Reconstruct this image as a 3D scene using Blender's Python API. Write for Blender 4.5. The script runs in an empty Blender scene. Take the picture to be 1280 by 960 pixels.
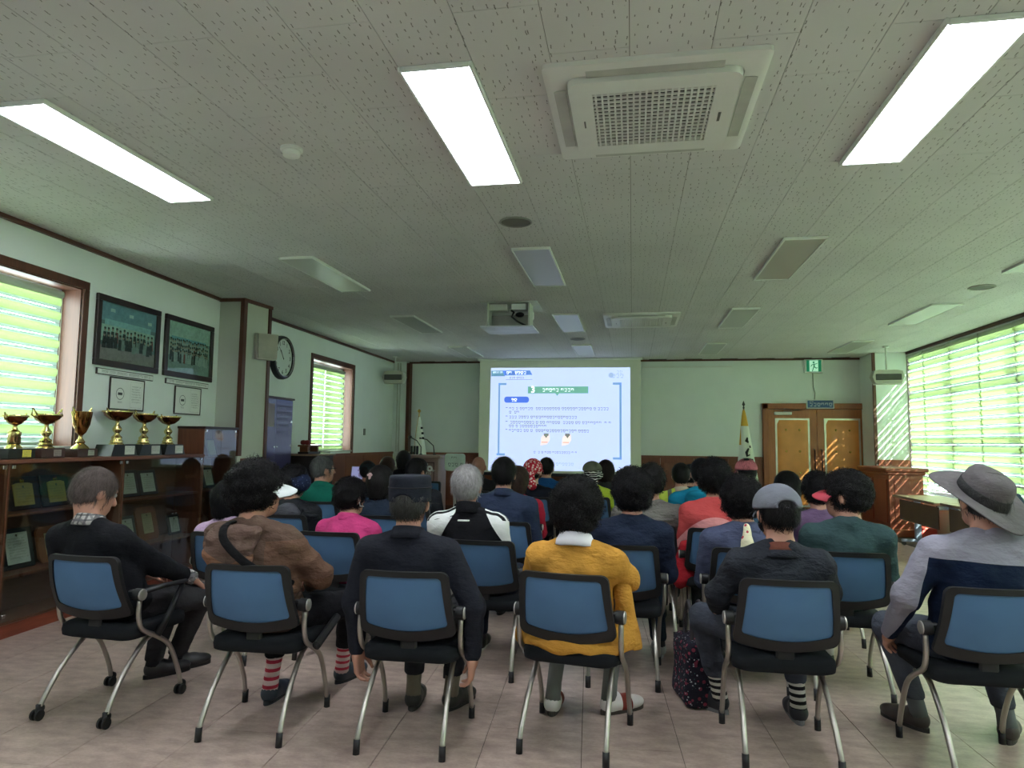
import bpy, math, random
import numpy as np
from mathutils import Vector, Matrix
random.seed(7)
SC = bpy.context.scene
COL = SC.collection
PI = math.pi

# ------------------------------------------------------------------ camera
CAM_Z, F_PX = 1.40, 850.0
PITCH, YAW, ROLL = math.radians(4.85), math.radians(10.07), math.radians(0.65)
fwd = Vector((-math.sin(YAW) * math.cos(PITCH), math.cos(YAW) * math.cos(PITCH), math.sin(PITCH)))
r0 = Vector((math.cos(YAW), math.sin(YAW), 0)); u0 = r0.cross(fwd)
rgt = r0 * math.cos(ROLL) + u0 * math.sin(ROLL); upv = u0 * math.cos(ROLL) - r0 * math.sin(ROLL)
camd = bpy.data.cameras.new('camera'); cam = bpy.data.objects.new('camera', camd); COL.objects.link(cam)
camd.sensor_width = 36.0; camd.lens = F_PX / 1280 * 36.0; camd.clip_start = 0.05
cam.matrix_world = Matrix(((rgt.x, upv.x, -fwd.x, 0), (rgt.y, upv.y, -fwd.y, 0), (rgt.z, upv.z, -fwd.z, CAM_Z), (0, 0, 0, 1)))
SC.camera = cam

def srgb(r, g, b):
    def f(c):
        c /= 255.0
        return c / 12.92 if c <= 0.04045 else ((c + 0.055) / 1.055) ** 2.4
    return (f(r), f(g), f(b), 1.0)

# ------------------------------------------------------------------ world, sun, exposure
world = bpy.data.worlds.new('world'); SC.world = world; world.use_nodes = True
bg = world.node_tree.nodes['Background']
bg.inputs['Color'].default_value = srgb(238, 240, 246); bg.inputs['Strength'].default_value = 13.0
sund = bpy.data.lights.new('sun', 'SUN'); sund.energy = 45.0; sund.angle = math.radians(0.53)
sund.color = (1.0, 0.95, 0.86)
sun = bpy.data.objects.new('sun', sund); COL.objects.link(sun); sun.location = (9, 6, 9)
sun.rotation_euler = Vector((-1.0, 2.1, -1.14)).to_track_quat('-Z', 'Y').to_euler()
vs = SC.view_settings
vs.view_transform = 'Standard'; vs.look = 'None'; vs.gamma = 1.0; vs.use_curve_mapping = False
vs.exposure = 0.76
SC.cycles.use_denoising = True
SC.cycles.max_bounces = 14; SC.cycles.diffuse_bounces = 10; SC.cycles.transparent_max_bounces = 12
SC.cycles.sample_clamp_indirect = 10.0; SC.cycles.caustics_reflective = False; SC.cycles.caustics_refractive = False

# ------------------------------------------------------------------ materials
MATS = {}
def nmat(name):
    m = bpy.data.materials.new(name); m.use_nodes = True
    nt = m.node_tree; b = nt.nodes['Principled BSDF']
    return m, nt, b
def N(nt, t, **kw):
    n = nt.nodes.new(t)
    for k, v in kw.items(): setattr(n, k, v)
    return n
def coord(nt, kind='Object', scale=(1, 1, 1), rot=(0, 0, 0)):
    if kind == 'World':
        g = N(nt, 'ShaderNodeNewGeometry'); out = g.outputs['Position']
    else:
        t = N(nt, 'ShaderNodeTexCoord'); out = t.outputs[kind]
    mp = N(nt, 'ShaderNodeMapping'); mp.inputs['Scale'].default_value = scale; mp.inputs['Rotation'].default_value = rot
    nt.links.new(out, mp.inputs['Vector']); return mp.outputs['Vector']
def ramp(nt, fac, stops):
    r = N(nt, 'ShaderNodeValToRGB'); el = r.color_ramp.elements
    while len(el) < len(stops): el.new(0.5)
    for e, (p, c) in zip(el, stops): e.position = p; e.color = c
    nt.links.new(fac, r.inputs['Fac']); return r.outputs['Color']
def math_(nt, op, a, b=None, clamp=False):
    m = N(nt, 'ShaderNodeMath', operation=op); m.use_clamp = clamp
    for i, v in enumerate((a, b)):
        if v is None: continue
        if isinstance(v, (int, float)): m.inputs[i].default_value = v
        else: nt.links.new(v, m.inputs[i])
    return m.outputs[0]
def mixc(nt, fac, a, b):
    m = N(nt, 'ShaderNodeMix', data_type='RGBA')
    if isinstance(fac, (int, float)): m.inputs[0].default_value = fac
    else: nt.links.new(fac, m.inputs[0])
    for i, v in ((6, a), (7, b)):
        if isinstance(v, tuple): m.inputs[i].default_value = v
        else: nt.links.new(v, m.inputs[i])
    return m.outputs[2]
def xyz(nt, vec):
    s = N(nt, 'ShaderNodeSeparateXYZ'); nt.links.new(vec, s.inputs[0]); return s.outputs
def bump(nt, b, h, strength=0.3, dist=0.01):
    n = N(nt, 'ShaderNodeBump'); n.inputs['Strength'].default_value = strength; n.inputs['Distance'].default_value = dist
    nt.links.new(h, n.inputs['Height']); nt.links.new(n.outputs[0], b.inputs['Normal'])
def noise(nt, vec, scale, detail=3, rough=0.5):
    n = N(nt, 'ShaderNodeTexNoise'); n.inputs['Scale'].default_value = scale
    n.inputs['Detail'].default_value = detail; n.inputs['Roughness'].default_value = rough
    nt.links.new(vec, n.inputs['Vector']); return n.outputs['Fac']
def voronoi(nt, vec, scale, feature='F1', out='Distance'):
    n = N(nt, 'ShaderNodeTexVoronoi', feature=feature); n.inputs['Scale'].default_value = scale
    nt.links.new(vec, n.inputs['Vector']); return n.outputs[out]
def dark(c, k): return (c[0] * k, c[1] * k, c[2] * k, 1.0)

def plain(name, rgb, rough=0.6, metal=0.0, var=0.12, vscale=6.0, bumps=None, spec=0.5):
    """flat colour with slight variation; bumps=(scale,strength)"""
    if name in MATS: return MATS[name]
    m, nt, b = nmat(name); c = srgb(*rgb)
    v = coord(nt, 'Object')
    f = noise(nt, v, vscale)
    col = ramp(nt, f, [(0.3, dark(c, 1 - var)), (0.7, dark(c, 1 + var))])
    nt.links.new(col, b.inputs['Base Color'])
    b.inputs['Roughness'].default_value = rough; b.inputs['Metallic'].default_value = metal
    b.inputs['Specular IOR Level'].default_value = spec
    if bumps: bump(nt, b, noise(nt, v, bumps[0], 4), bumps[1], 0.01)
    MATS[name] = m; return m
def fabric(name, rgb, fine=220, rough=0.95, fold=0.5, var=0.14):
    if name in MATS: return MATS[name]
    m, nt, b = nmat(name); c = srgb(*rgb); v = coord(nt, 'Object')
    f = noise(nt, v, 9.0, 4); fn = noise(nt, v, fine, 2)
    col = ramp(nt, f, [(0.3, dark(c, 1 - var)), (0.7, dark(c, 1 + var))])
    nt.links.new(col, b.inputs['Base Color'])
    b.inputs['Roughness'].default_value = rough; b.inputs['Specular IOR Level'].default_value = 0.2
    v2 = coord(nt, 'Object', (1.0, 1.0, 1.8))
    fo = noise(nt, v2, 13.0, 3, 0.55)
    h = math_(nt, 'ADD', math_(nt, 'MULTIPLY', fo, 1.0), math_(nt, 'MULTIPLY', fn, 0.05))
    bump(nt, b, h, fold, 0.03)
    MATS[name] = m; return m
def wood(name, rgb, axis='Z', rough=0.4, scale=1.0, contrast=0.25):
    if name in MATS: return MATS[name]
    m, nt, b = nmat(name); c = srgb(*rgb)
    sc = {'X': (1, 14, 14), 'Y': (14, 1, 14), 'Z': (14, 14, 1)}[axis]
    v = coord(nt, 'World', tuple(k * scale for k in sc))
    f = noise(nt, v, 3.0, 5, 0.6)
    col = ramp(nt, f, [(0.3, dark(c, 1 - contrast)), (0.55, c), (0.75, dark(c, 1 + contrast))])
    nt.links.new(col, b.inputs['Base Color']); b.inputs['Roughness'].default_value = rough
    bump(nt, b, f, 0.08, 0.004)
    MATS[name] = m; return m
def emit(name, rgb, strength):
    if name in MATS: return MATS[name]
    m, nt, b = nmat(name); c = srgb(*rgb)
    b.inputs['Base Color'].default_value = c
    b.inputs['Emission Color'].default_value = c; b.inputs['Emission Strength'].default_value = strength
    b.inputs['Roughness'].default_value = 0.6
    MATS[name] = m; return m
def glass(name, tint=(235, 245, 240), gloss=0.12, rough=0.02):
    if name in MATS: return MATS[name]
    m, nt, b = nmat(name); nt.nodes.remove(b); out = nt.nodes['Material Output']
    t = N(nt, 'ShaderNodeBsdfTransparent'); t.inputs['Color'].default_value = srgb(*tint)
    g = N(nt, 'ShaderNodeBsdfGlossy'); g.inputs['Roughness'].default_value = rough
    fr = N(nt, 'ShaderNodeLayerWeight'); fr.inputs['Blend'].default_value = 0.5
    fac = math_(nt, 'ADD', math_(nt, 'MULTIPLY', math_(nt, 'POWER', fr.outputs['Facing'], 4.0), 0.5), gloss * 0.3)
    mx = N(nt, 'ShaderNodeMixShader'); nt.links.new(fac, mx.inputs[0])
    nt.links.new(t.outputs[0], mx.inputs[1]); nt.links.new(g.outputs[0], mx.inputs[2])
    nt.links.new(mx.outputs[0], out.inputs['Surface']); MATS[name] = m; return m
def translucent(name, rgb, trans=0.6, clear=0.0):
    if name in MATS: return MATS[name]
    m, nt, b = nmat(name); nt.nodes.remove(b); out = nt.nodes['Material Output']; c = srgb(*rgb)
    v = coord(nt, 'Object'); f = noise(nt, v, 60, 2)
    col = ramp(nt, f, [(0.3, dark(c, 0.94)), (0.7, c)])
    d = N(nt, 'ShaderNodeBsdfDiffuse'); t = N(nt, 'ShaderNodeBsdfTranslucent')
    nt.links.new(col, d.inputs['Color']); nt.links.new(col, t.inputs['Color'])
    mx = N(nt, 'ShaderNodeMixShader'); mx.inputs[0].default_value = trans
    nt.links.new(d.outputs[0], mx.inputs[1]); nt.links.new(t.outputs[0], mx.inputs[2])
    res = mx.outputs[0]
    if clear:
        tr = N(nt, 'ShaderNodeBsdfTransparent'); m2 = N(nt, 'ShaderNodeMixShader'); m2.inputs[0].default_value = clear
        nt.links.new(res, m2.inputs[1]); nt.links.new(tr.outputs[0], m2.inputs[2]); res = m2.outputs[0]
    nt.links.new(res, out.inputs['Surface']); MATS[name] = m; return m

# ------------------------------------------------------------------ mesh builder
def frame(origin, ydir):
    """local (d into room to the right of ydir, u along ydir, z)"""
    y = Vector((ydir[0], ydir[1], 0)).normalized(); x = Vector((y.y, -y.x, 0))
    return Matrix(((x.x, y.x, 0, origin[0]), (x.y, y.y, 0, origin[1]), (0, 0, 1, origin[2] if len(origin) > 2 else 0), (0, 0, 0, 1)))
class MB:
    def __init__(self, M=None): self.v = []; self.f = []; self.M = M or Matrix()
    def add(self, vs, fs, M=None):
        T = self.M @ M if M is not None else self.M
        o = len(self.v)
        self.v += [tuple(T @ Vector(p)) for p in vs]; self.f += [tuple(o + i for i in q) for q in fs]; return self
    def box(self, a, b, M=None):
        (x0, y0, z0), (x1, y1, z1) = a, b
        x0, x1 = min(x0, x1), max(x0, x1); y0, y1 = min(y0, y1), max(y0, y1); z0, z1 = min(z0, z1), max(z0, z1)
        vs = [(x0, y0, z0), (x1, y0, z0), (x1, y1, z0), (x0, y1, z0), (x0, y0, z1), (x1, y0, z1), (x1, y1, z1), (x0, y1, z1)]
        return self.add(vs, [(0, 3, 2, 1), (4, 5, 6, 7), (0, 1, 5, 4), (1, 2, 6, 5), (2, 3, 7, 6), (3, 0, 4, 7)], M)
    def bbox(self, a, b, r=0.005, M=None):
        """chamfered box"""
        lo = [min(p, q) for p, q in zip(a, b)]; hi = [max(p, q) for p, q in zip(a, b)]
        r = min(r, 0.45 * min(h - l for l, h in zip(lo, hi)))
        vs = []; idx = {}
        for sx in (0, 1):
            for sy in (0, 1):
                for sz in (0, 1):
                    s = (sx, sy, sz)
                    for ax in range(3):
                        p = [(hi[i] if s[i] else lo[i]) + (0 if i == ax else (-r if s[i] else r)) for i in range(3)]
                        idx[(s, ax)] = len(vs); vs.append(tuple(p))
        fs = []
        for ax in range(3):
            o = [i for i in range(3) if i != ax]
            for sd in (0, 1):
                q = []
                for (p, t) in ((0, 0), (1, 0), (1, 1), (0, 1)):
                    s = [0, 0, 0]; s[ax] = sd; s[o[0]] = p; s[o[1]] = t; q.append(idx[(tuple(s), ax)])
                fs.append(tuple(q))
            for p in (0, 1):
                for t in (0, 1):
                    s0 = [0, 0, 0]; s0[o[0]] = p; s0[o[1]] = t; s1 = list(s0); s1[ax] = 1
                    s0, s1 = tuple(s0), tuple(s1)
                    fs.append((idx[(s0, o[0])], idx[(s1, o[0])], idx[(s1, o[1])], idx[(s0, o[1])]))
        for s in [(i, j, k) for i in (0, 1) for j in (0, 1) for k in (0, 1)]: fs.append((idx[(s, 0)], idx[(s, 1)], idx[(s, 2)]))
        return self.add(vs, fs, M)
    def quad(self, p): return self.add(p, [tuple(range(len(p)))])
    def prism(self, pts, a, b, axis=2, M=None):
        """polygon pts (2D) extruded along axis from a to b"""
        def P(p, t):
            return {0: (t, p[0], p[1]), 1: (p[0], t, p[1]), 2: (p[0], p[1], t)}[axis]
        n = len(pts); vs = [P(p, a) for p in pts] + [P(p, b) for p in pts]
        fs = [tuple(range(n))[::-1], tuple(range(n, 2 * n))] + [(i, (i + 1) % n, n + (i + 1) % n, n + i) for i in range(n)]
        return self.add(vs, fs, M)
    def lathe(self, prof, n=16, M=None, caps=True):
        vs = []; fs = []
        for r, z in prof:
            for i in range(n): a = 2 * PI * i / n; vs.append((r * math.cos(a), r * math.sin(a), z))
        for j in range(len(prof) - 1):
            for i in range(n): fs.append((j * n + i, j * n + (i + 1) % n, (j + 1) * n + (i + 1) % n, (j + 1) * n + i))
        if caps:
            fs.append(tuple(range(n))[::-1]); fs.append(tuple((len(prof) - 1) * n + i for i in range(n)))
        return self.add(vs, fs, M)
    def tube(self, path, r, n=8, caps=True, M=None, flat=None):
        path = [Vector(p) for p in path]; m = len(path)
        rs = r if isinstance(r, (list, tuple)) else [r] * m
        vs = []; fs = []; prev = None
        for i, p in enumerate(path):
            t = (path[min(i + 1, m - 1)] - path[max(i - 1, 0)]).normalized()
            if prev is None:
                ref = Vector((1, 0, 0)) if abs(t.x) < 0.8 else Vector((0, 0, 1)); a = (ref - t * ref.dot(t)).normalized()
            else: a = (prev - t * prev.dot(t)).normalized()
            prev = a; b = t.cross(a)
            fa, fb = flat if flat else (1, 1)
            for k in range(n):
                w = 2 * PI * k / n; vs.append(tuple(p + a * (rs[i] * fa * math.cos(w)) + b * (rs[i] * fb * math.sin(w))))
        for i in range(m - 1):
            for k in range(n): fs.append((i * n + k, i * n + (k + 1) % n, (i + 1) * n + (k + 1) % n, (i + 1) * n + k))
        if caps: fs.append(tuple(range(n))[::-1]); fs.append(tuple((m - 1) * n + k for k in range(n)))
        return self.add(vs, fs, M)
    def ball(self, c, r, n=12, m=8, M=None):
        r = r if isinstance(r, (list, tuple)) else (r, r, r)
        vs = [(c[0], c[1], c[2] - r[2])]; fs = []
        for j in range(1, m):
            ph = -PI / 2 + PI * j / m
            for i in range(n):
                a = 2 * PI * i / n; vs.append((c[0] + r[0] * math.cos(ph) * math.cos(a), c[1] + r[1] * math.cos(ph) * math.sin(a), c[2] + r[2] * math.sin(ph)))
        vs.append((c[0], c[1], c[2] + r[2])); top = len(vs) - 1
        for i in range(n): fs.append((0, 1 + (i + 1) % n, 1 + i))
        for j in range(m - 2):
            for i in range(n): a = 1 + j * n; fs.append((a + i, a + (i + 1) % n, a + n + (i + 1) % n, a + n + i))
        a = 1 + (m - 2) * n
        for i in range(n): fs.append((a + i, a + (i + 1) % n, top))
        return self.add(vs, fs, M)
    def mesh(self, name, mats, smooth=False, fmat=None):
        me = bpy.data.meshes.new(name); me.from_pydata(self.v, [], self.f)
        for m in (mats if isinstance(mats, (list, tuple)) else [mats]): me.materials.append(m)
        if fmat: me.polygons.foreach_set('material_index', fmat)
        if smooth: shade(me, smooth)
        me.update(); return me
    def build(self, name, mat, parent=None, smooth=False):
        return link(name, self.mesh(name, mat, smooth), parent)
def shade(me, angle=True):
    me.polygons.foreach_set('use_smooth', [True] * len(me.polygons))
    if angle is not True:
        try: me.set_sharp_from_angle(angle=math.radians(angle))
        except Exception: pass
def link(name, me, parent=None):
    o = bpy.data.objects.new(name, me); COL.objects.link(o)
    if parent is not None: o.parent = parent
    return o
def thing(name, label, cat, loc=(0, 0, 0), rz=0.0, group=None):
    o = bpy.data.objects.new(name, None); COL.objects.link(o); o.empty_display_size = 0.1
    o.location = loc; o.rotation_euler = (0, 0, rz); return tag(o, label, cat, group)
def tag(o, label, cat, group=None):
    o['label'] = label; o['category'] = cat
    if group: o['group'] = group
    return o
def struct(o, label=None):
    o['kind'] = 'structure'
    if label: o['label'] = label
    return o
def dup(o, parent=None):
    c = o.copy(); COL.objects.link(c); c.parent = parent
    for ch in KIDS(o): dup(ch, c)
    return c
def KIDS(o): return [x for x in list(o.children)]
def text_mesh(name, body, size, mat, M, parent=None, align='CENTER', extrude=0.0, bold=0.0):
    cu = bpy.data.curves.new(name, 'FONT'); cu.body = body; cu.size = size; cu.align_x = align; cu.align_y = 'CENTER'
    cu.extrude = extrude; cu.offset = bold; cu.resolution_u = 3
    t = bpy.data.objects.new(name + '_src', cu); COL.objects.link(t)
    bpy.context.view_layer.update()
    me = bpy.data.meshes.new_from_object(t.evaluated_get(bpy.context.evaluated_depsgraph_get()))
    bpy.data.objects.remove(t); bpy.data.curves.remove(cu)
    me.name = name; me.materials.clear(); me.materials.append(mat)
    me.transform(M); return link(name, me, parent)
def face_M(origin, right, up):
    r = Vector(right).normalized(); u = Vector(up).normalized(); n = r.cross(u)
    return Matrix(((r.x, u.x, n.x, origin[0]), (r.y, u.y, n.y, origin[1]), (r.z, u.z, n.z, origin[2]), (0, 0, 0, 1)))
def rrect(x0, x1, y0, y1, r, k=4):
    pts = []
    for cx, cy, a0 in ((x1 - r, y1 - r, 0), (x0 + r, y1 - r, 90), (x0 + r, y0 + r, 180), (x1 - r, y0 + r, 270)):
        for i in range(k + 1):
            a = math.radians(a0 + 90 * i / k); pts.append((cx + r * math.cos(a), cy + r * math.sin(a)))
    return pts

# ------------------------------------------------------------------ shared surface materials
CEIL = 3.04
FRONT = 13.6
RIGHT = 4.75
ML = frame((-4.34, 0, 0), (-0.06, 1))      # near part of the left wall
MF = frame((-4.71, 0, 0), (-0.0137, 1))    # far part of the left wall
def XL(y): return -4.34 - 0.06 * y

def ceiling_material():
    m, nt, b = nmat('fissured_ceiling_tile')
    w = coord(nt, 'World', (1, 1, 1))
    v = coord(nt, 'World', (23.0, 17.0, 1.0))
    vo = N(nt, 'ShaderNodeTexVoronoi'); vo.inputs['Scale'].default_value = 1.0; vo.inputs['Randomness'].default_value = 0.75; nt.links.new(v, vo.inputs['Vector'])
    wob = noise(nt, coord(nt, 'World', (1, 1, 1)), 60.0, 2)
    a, q, rnd = xyz(nt, v), xyz(nt, vo.outputs['Position']), xyz(nt, vo.outputs['Color'])
    ddx = math_(nt, 'ABSOLUTE', math_(nt, 'ADD', math_(nt, 'SUBTRACT', a[0], q[0]), math_(nt, 'MULTIPLY', math_(nt, 'SUBTRACT', wob, 0.5), 0.22)))
    ddy = math_(nt, 'ABSOLUTE', math_(nt, 'SUBTRACT', a[1], q[1]))
    mark = math_(nt, 'MULTIPLY', math_(nt, 'LESS_THAN', ddx, 0.048), math_(nt, 'LESS_THAN', ddy, math_(nt, 'ADD', 0.10, math_(nt, 'MULTIPLY', rnd[1], 0.16))))
    mark = math_(nt, 'MULTIPLY', mark, math_(nt, 'GREATER_THAN', rnd[0], 0.36))
    big = noise(nt, w, 1.3, 3)
    base = ramp(nt, big, [(0.3, srgb(206, 206, 204)), (0.7, srgb(216, 216, 214))])
    fac = math_(nt, 'MULTIPLY', mark, 0.72)
    col = mixc(nt, fac, base, srgb(84, 82, 74))
    nt.links.new(col, b.inputs['Base Color']); b.inputs['Roughness'].default_value = 0.95
    b.inputs['Specular IOR Level'].default_value = 0.1
    bump(nt, b, math_(nt, 'SUBTRACT', 1.0, mark), 0.5, 0.004)
    return m
def floor_material():
    m, nt, b = nmat('vinyl_floor_tile')
    w = coord(nt, 'World', (1.0, 1.0, 1.0), (0, 0, math.radians(25)))
    st = coord(nt, 'World', (1.0, 1.9, 1.0), (0, 0, math.radians(-14)))
    f1 = noise(nt, st, 9.0, 3, 0.5); f2 = noise(nt, st, 55.0, 3, 0.65)
    f = math_(nt, 'ADD', math_(nt, 'MULTIPLY', f1, 0.65), math_(nt, 'MULTIPLY', f2, 0.35))
    col = ramp(nt, f, [(0.30, srgb(138, 118, 109)), (0.50, srgb(166, 146, 135)), (0.70, srgb(190, 170, 159))])
    nt.links.new(col, b.inputs['Base Color'])
    b.inputs['Roughness'].default_value = 0.3; b.inputs['Specular IOR Level'].default_value = 0.5
    return m
M_CEIL = ceiling_material(); M_FLOOR = floor_material()
M_WALL = plain('wall_paper', (230, 238, 234), 0.9, var=0.02, vscale=3, bumps=(90, 0.12), spec=0.2)
M_WALLG = plain('wall_paper_grey', (196, 200, 190), 0.9, var=0.02, vscale=3, bumps=(90, 0.12), spec=0.2)
M_TRIM = wood('dark_wood_trim', (92, 52, 36), 'Z', 0.45)
M_TRIMY = wood('dark_wood_trim_long', (88, 50, 36), 'Y', 0.45)
M_DADO = wood('wainscot_wood', (126, 72, 48), 'Z', 0.45, 1.0, 0.18)
M_DADOR = wood('wainscot_red_wood', (140, 70, 48), 'Z', 0.4, 1.0, 0.18)
M_CASE = wood('window_case_wood', (88, 50, 33), 'Z', 0.45)
M_SEAM = plain('seam_dark', (70, 60, 54), 0.9)
M_CSEAM = plain('ceiling_seam', (96, 94, 86), 0.95)
M_WHITE = plain('white_paint', (226, 230, 224), 0.5, var=0.03)
M_GREYW = plain('grey_white_plastic', (196, 200, 192), 0.5, var=0.03)
M_CHROME = plain('chrome', (205, 205, 205), 0.22, 1.0, var=0.03)
M_BLACK = plain('black_plastic', (22, 23, 25), 0.5, var=0.1)
M_GLASS = glass('clear_glass')
M_ALU = plain('window_frame_alu', (176, 172, 186), 0.4, 0.3, var=0.04)

# ------------------------------------------------------------------ floor with single tiles
fa = math.radians(-3.5); E1 = Vector((math.cos(fa), -math.sin(fa), 0)); E2 = Vector((math.sin(fa), math.cos(fa), 0))
floor = struct(MB().box((-5.3, -2.7, -0.12), (5.0, 13.8, -0.004)).build('floor', M_SEAM), 'pinkish brown marbled vinyl tile floor')
TS = 0.452
tile_me = MB().box((0.0016, 0.0005, -0.012), (TS - 0.0016, TS - 0.0005, 0.0)).mesh('floor_tile', M_FLOOR)
tiles = []
def in_view(x, y, z):
    d = Vector((x, y, z)) - Vector((0, 0, CAM_Z)); zc = d.dot(fwd)
    if zc < 0.3: return False
    return abs(640 + F_PX * d.dot(rgt) / zc - 640) < 660 and abs(F_PX * d.dot(upv) / zc) < 500
for i in range(-12, 13):
    for j in range(-6, 31):
        u = -1.392 + i * TS; v = 3.04 + j * TS + (0.226 if i % 2 else 0.0) + 0.05 * math.sin(i * 2.3)
        p = E1 * u + E2 * v; c = p + E1 * (TS / 2) + E2 * (TS / 2)
        if c.x < XL(c.y) - 0.3 or c.x > RIGHT + 0.2 or c.y > FRONT + 0.2: continue
        tiles.append((c.y if in_view(c.x, c.y, 0) else 99 + c.y, p))
tiles.sort(key=lambda t: t[0])
rest = MB()
R_F = Matrix.Rotation(-fa, 4, 'Z')
for k, (_, p) in enumerate(tiles):
    if k < 300:
        o = link('floor_tile', tile_me, floor); o.location = p; o.rotation_euler = (0, 0, -fa)
    else:
        rest.box((0.0016, 0.0005, -0.012), (TS - 0.0016, TS - 0.0005, 0.0), Matrix.Translation(p) @ R_F)
o = rest.build('floor_tile_field', M_FLOOR, floor); o['kind'] = 'stuff'

# ------------------------------------------------------------------ ceiling with single tiles
ceil = struct(MB().box((-5.3, -2.7, CEIL + 0.006), (5.0, 13.8, CEIL + 0.15)).build('ceiling', M_CSEAM), 'off white fissured tile ceiling')
CW, CL = 0.3356, 0.671
ct_me = MB().box((0.0014, 0.0012, 0), (CW - 0.0014, CL - 0.0012, 0.012)).mesh('ceiling_tile', M_CEIL)
ct = []
for i in range(-13, 19):
    for j in range(-5, 22):
        x = -1.013 + i * CW; y = 2.74 + j * CL + (CL / 2 if i % 2 else 0)
        cx, cy = x + CW / 2, y + CL / 2
        if cx < -5.2 or cx > RIGHT + 0.1 or cy > FRONT + 0.1 or cy < -2.6: continue
        ct.append((cy if in_view(cx, cy, CEIL) else 99 + cy, x, y))
ct.sort(); rest = MB()
for k, (_, x, y) in enumerate(ct):
    if k < 300:
        o = link('ceiling_tile', ct_me, ceil); o.location = (x, y, CEIL)
    else: rest.box((x + 0.0014, y + 0.0012, CEIL), (x + CW - 0.0014, y + CL - 0.0012, CEIL + 0.012))
o = rest.build('ceiling_tile_field', M_CEIL, ceil); o['kind'] = 'stuff'

# ------------------------------------------------------------------ left wall, column, trims
W1U = (3.05, 5.02); W1Z = (1.30, 2.665)
m = MB(ML)
m.box((-0.25, -2.8, 0), (0, W1U[0], CEIL)).box((-0.25, W1U[1], 0), (0, 7.75, CEIL))
m.box((-0.25, W1U[0], 0), (0, W1U[1], W1Z[0])).box((-0.25, W1U[0], W1Z[1]), (0, W1U[1], CEIL))
struct(m.build('wall_left', M_WALL), 'pale mint wall with wood framed window and photos')
W2U = (9.71, 11.29); W2Z = (1.20, 2.655)
m = MB(MF)
m.box((-0.25, 7.4, 0), (0, W2U[0], CEIL)).box((-0.25, W2U[1], 0), (0, 13.9, CEIL))
m.box((-0.25, W2U[0], 0), (0, W2U[1], W2Z[0])).box((-0.25, W2U[0], W2Z[1]), (0, W2U[1], CEIL))
struct(m.build('wall_left', M_WALL), 'far part of the pale left wall past the column')
colm = struct(MB().prism([(-4.86, 7.17), (-4.475, 7.19), (-4.425, 7.70), (-4.86, 7.70)], 0, CEIL).build('wall_column', M_WALLG), 'pale square column standing out of the left wall')
MB().box((-4.50, 7.165, 1.2), (-4.452, 7.235, CEIL - 0.04)).build('corner_trim', M_TRIM, colm)
MB().box((-4.455, 7.655, 0), (-4.41, 7.71, CEIL - 0.04)).build('corner_trim', M_TRIM, colm)
MB().prism([(-4.80, 7.15), (-4.45, 7.165), (-4.40, 7.715), (-4.44, 7.715), (-4.485, 7.20), (-4.80, 7.185)], CEIL - 0.04, CEIL - 0.001).build('cornice', M_TRIM, colm)
MB().prism([(-4.475, 7.245), (-4.425, 7.65), (-4.405, 7.65), (-4.455, 7.245)], 0, 1.17).build('dado_board', M_DADO, colm)
struct(MB(ML).box((0, -2.5, CEIL - 0.035), (0.03, 7.15, CEIL - 0.001)).build('trim_1', M_TRIMY), 'thin dark wood cornice along the left wall')
struct(MB(MF).box((0, 7.72, CEIL - 0.035), (0.03, 13.55, CEIL - 0.001)).build('trim_2', M_TRIMY), 'thin dark wood cornice on the far left wall')
# wainscot on the far left wall, board by board
w = struct(MB(MF).box((0, 7.75, 1.13), (0.035, 13.5, 1.17)).build('trim_3', M_DADO), 'reddish wood wainscot of the far left wall')
for k in range(7):
    MB(MF).bbox((0.002, 7.76 + k * 0.82, 0.1), (0.022, 7.76 + k * 0.82 + 0.81, 1.13), 0.004).build('wainscot_board', M_DADO, w)
MB(MF).box((0, 7.75, 0), (0.03, 13.5, 0.1)).build('skirting', M_TRIMY, w)
struct(MB(ML).box((0, -2.5, 0), (0.02, 3.0, 0.1)).build('baseboard_left', M_TRIMY), 'dark baseboard of the left wall')

# ------------------------------------------------------------------ windows on the left
def wood_window(name, M, U, Z, label, depth=0.22):
    w = struct(thing(name, label, 'window')); del w['category']
    c = 0.068
    for nm, a, b in (('casing', (-0.002, U[0] - c, Z[1]), (0.02, U[1] + c, Z[1] + c)), ('casing', (-0.002, U[0] - c, Z[0] - c), (0.02, U[0], Z[1])),
                     ('casing', (-0.002, U[1], Z[0] - c), (0.02, U[1] + c, Z[1]))):
        MB(M).bbox(a, b, 0.004).build(nm, M_CASE, w)
    MB(M).box((-depth, U[1] - 0.012, Z[0]), (0, U[1], Z[1])).build('jamb', M_CASE, w)
    MB(M).box((-depth, U[0], Z[0]), (0, U[0] + 0.012, Z[1])).build('jamb', M_CASE, w)
    MB(M).box((-depth, U[0], Z[1] - 0.012), (0, U[1], Z[1])).build('head_jamb', M_CASE, w)
    MB(M).box((-depth, U[0], Z[0]), (0.03, U[1], Z[0] + 0.02)).build('sill', M_WALLG, w)
    mid = (U[0] + U[1]) / 2
    for a, b in ((U[0] + 0.012, mid), (mid, U[1] - 0.012)):
        s = MB(M).box((-depth, a, Z[0] + 0.02), (-depth + 0.04, a + 0.05, Z[1] - 0.012)).box((-depth, b - 0.05, Z[0] + 0.02), (-depth + 0.04, b, Z[1] - 0.012)) \
            .box((-depth, a, Z[0] + 0.02), (-depth + 0.04, b, Z[0] + 0.07)).box((-depth, a, Z[1] - 0.062), (-depth + 0.04, b, Z[1] - 0.012)).build('sash', M_ALU, w)
        MB(M).box((-depth + 0.015, a + 0.05, Z[0] + 0.07), (-depth + 0.021, b - 0.05, Z[1] - 0.062)).build('pane', M_GLASS, s)
    return w
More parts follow.
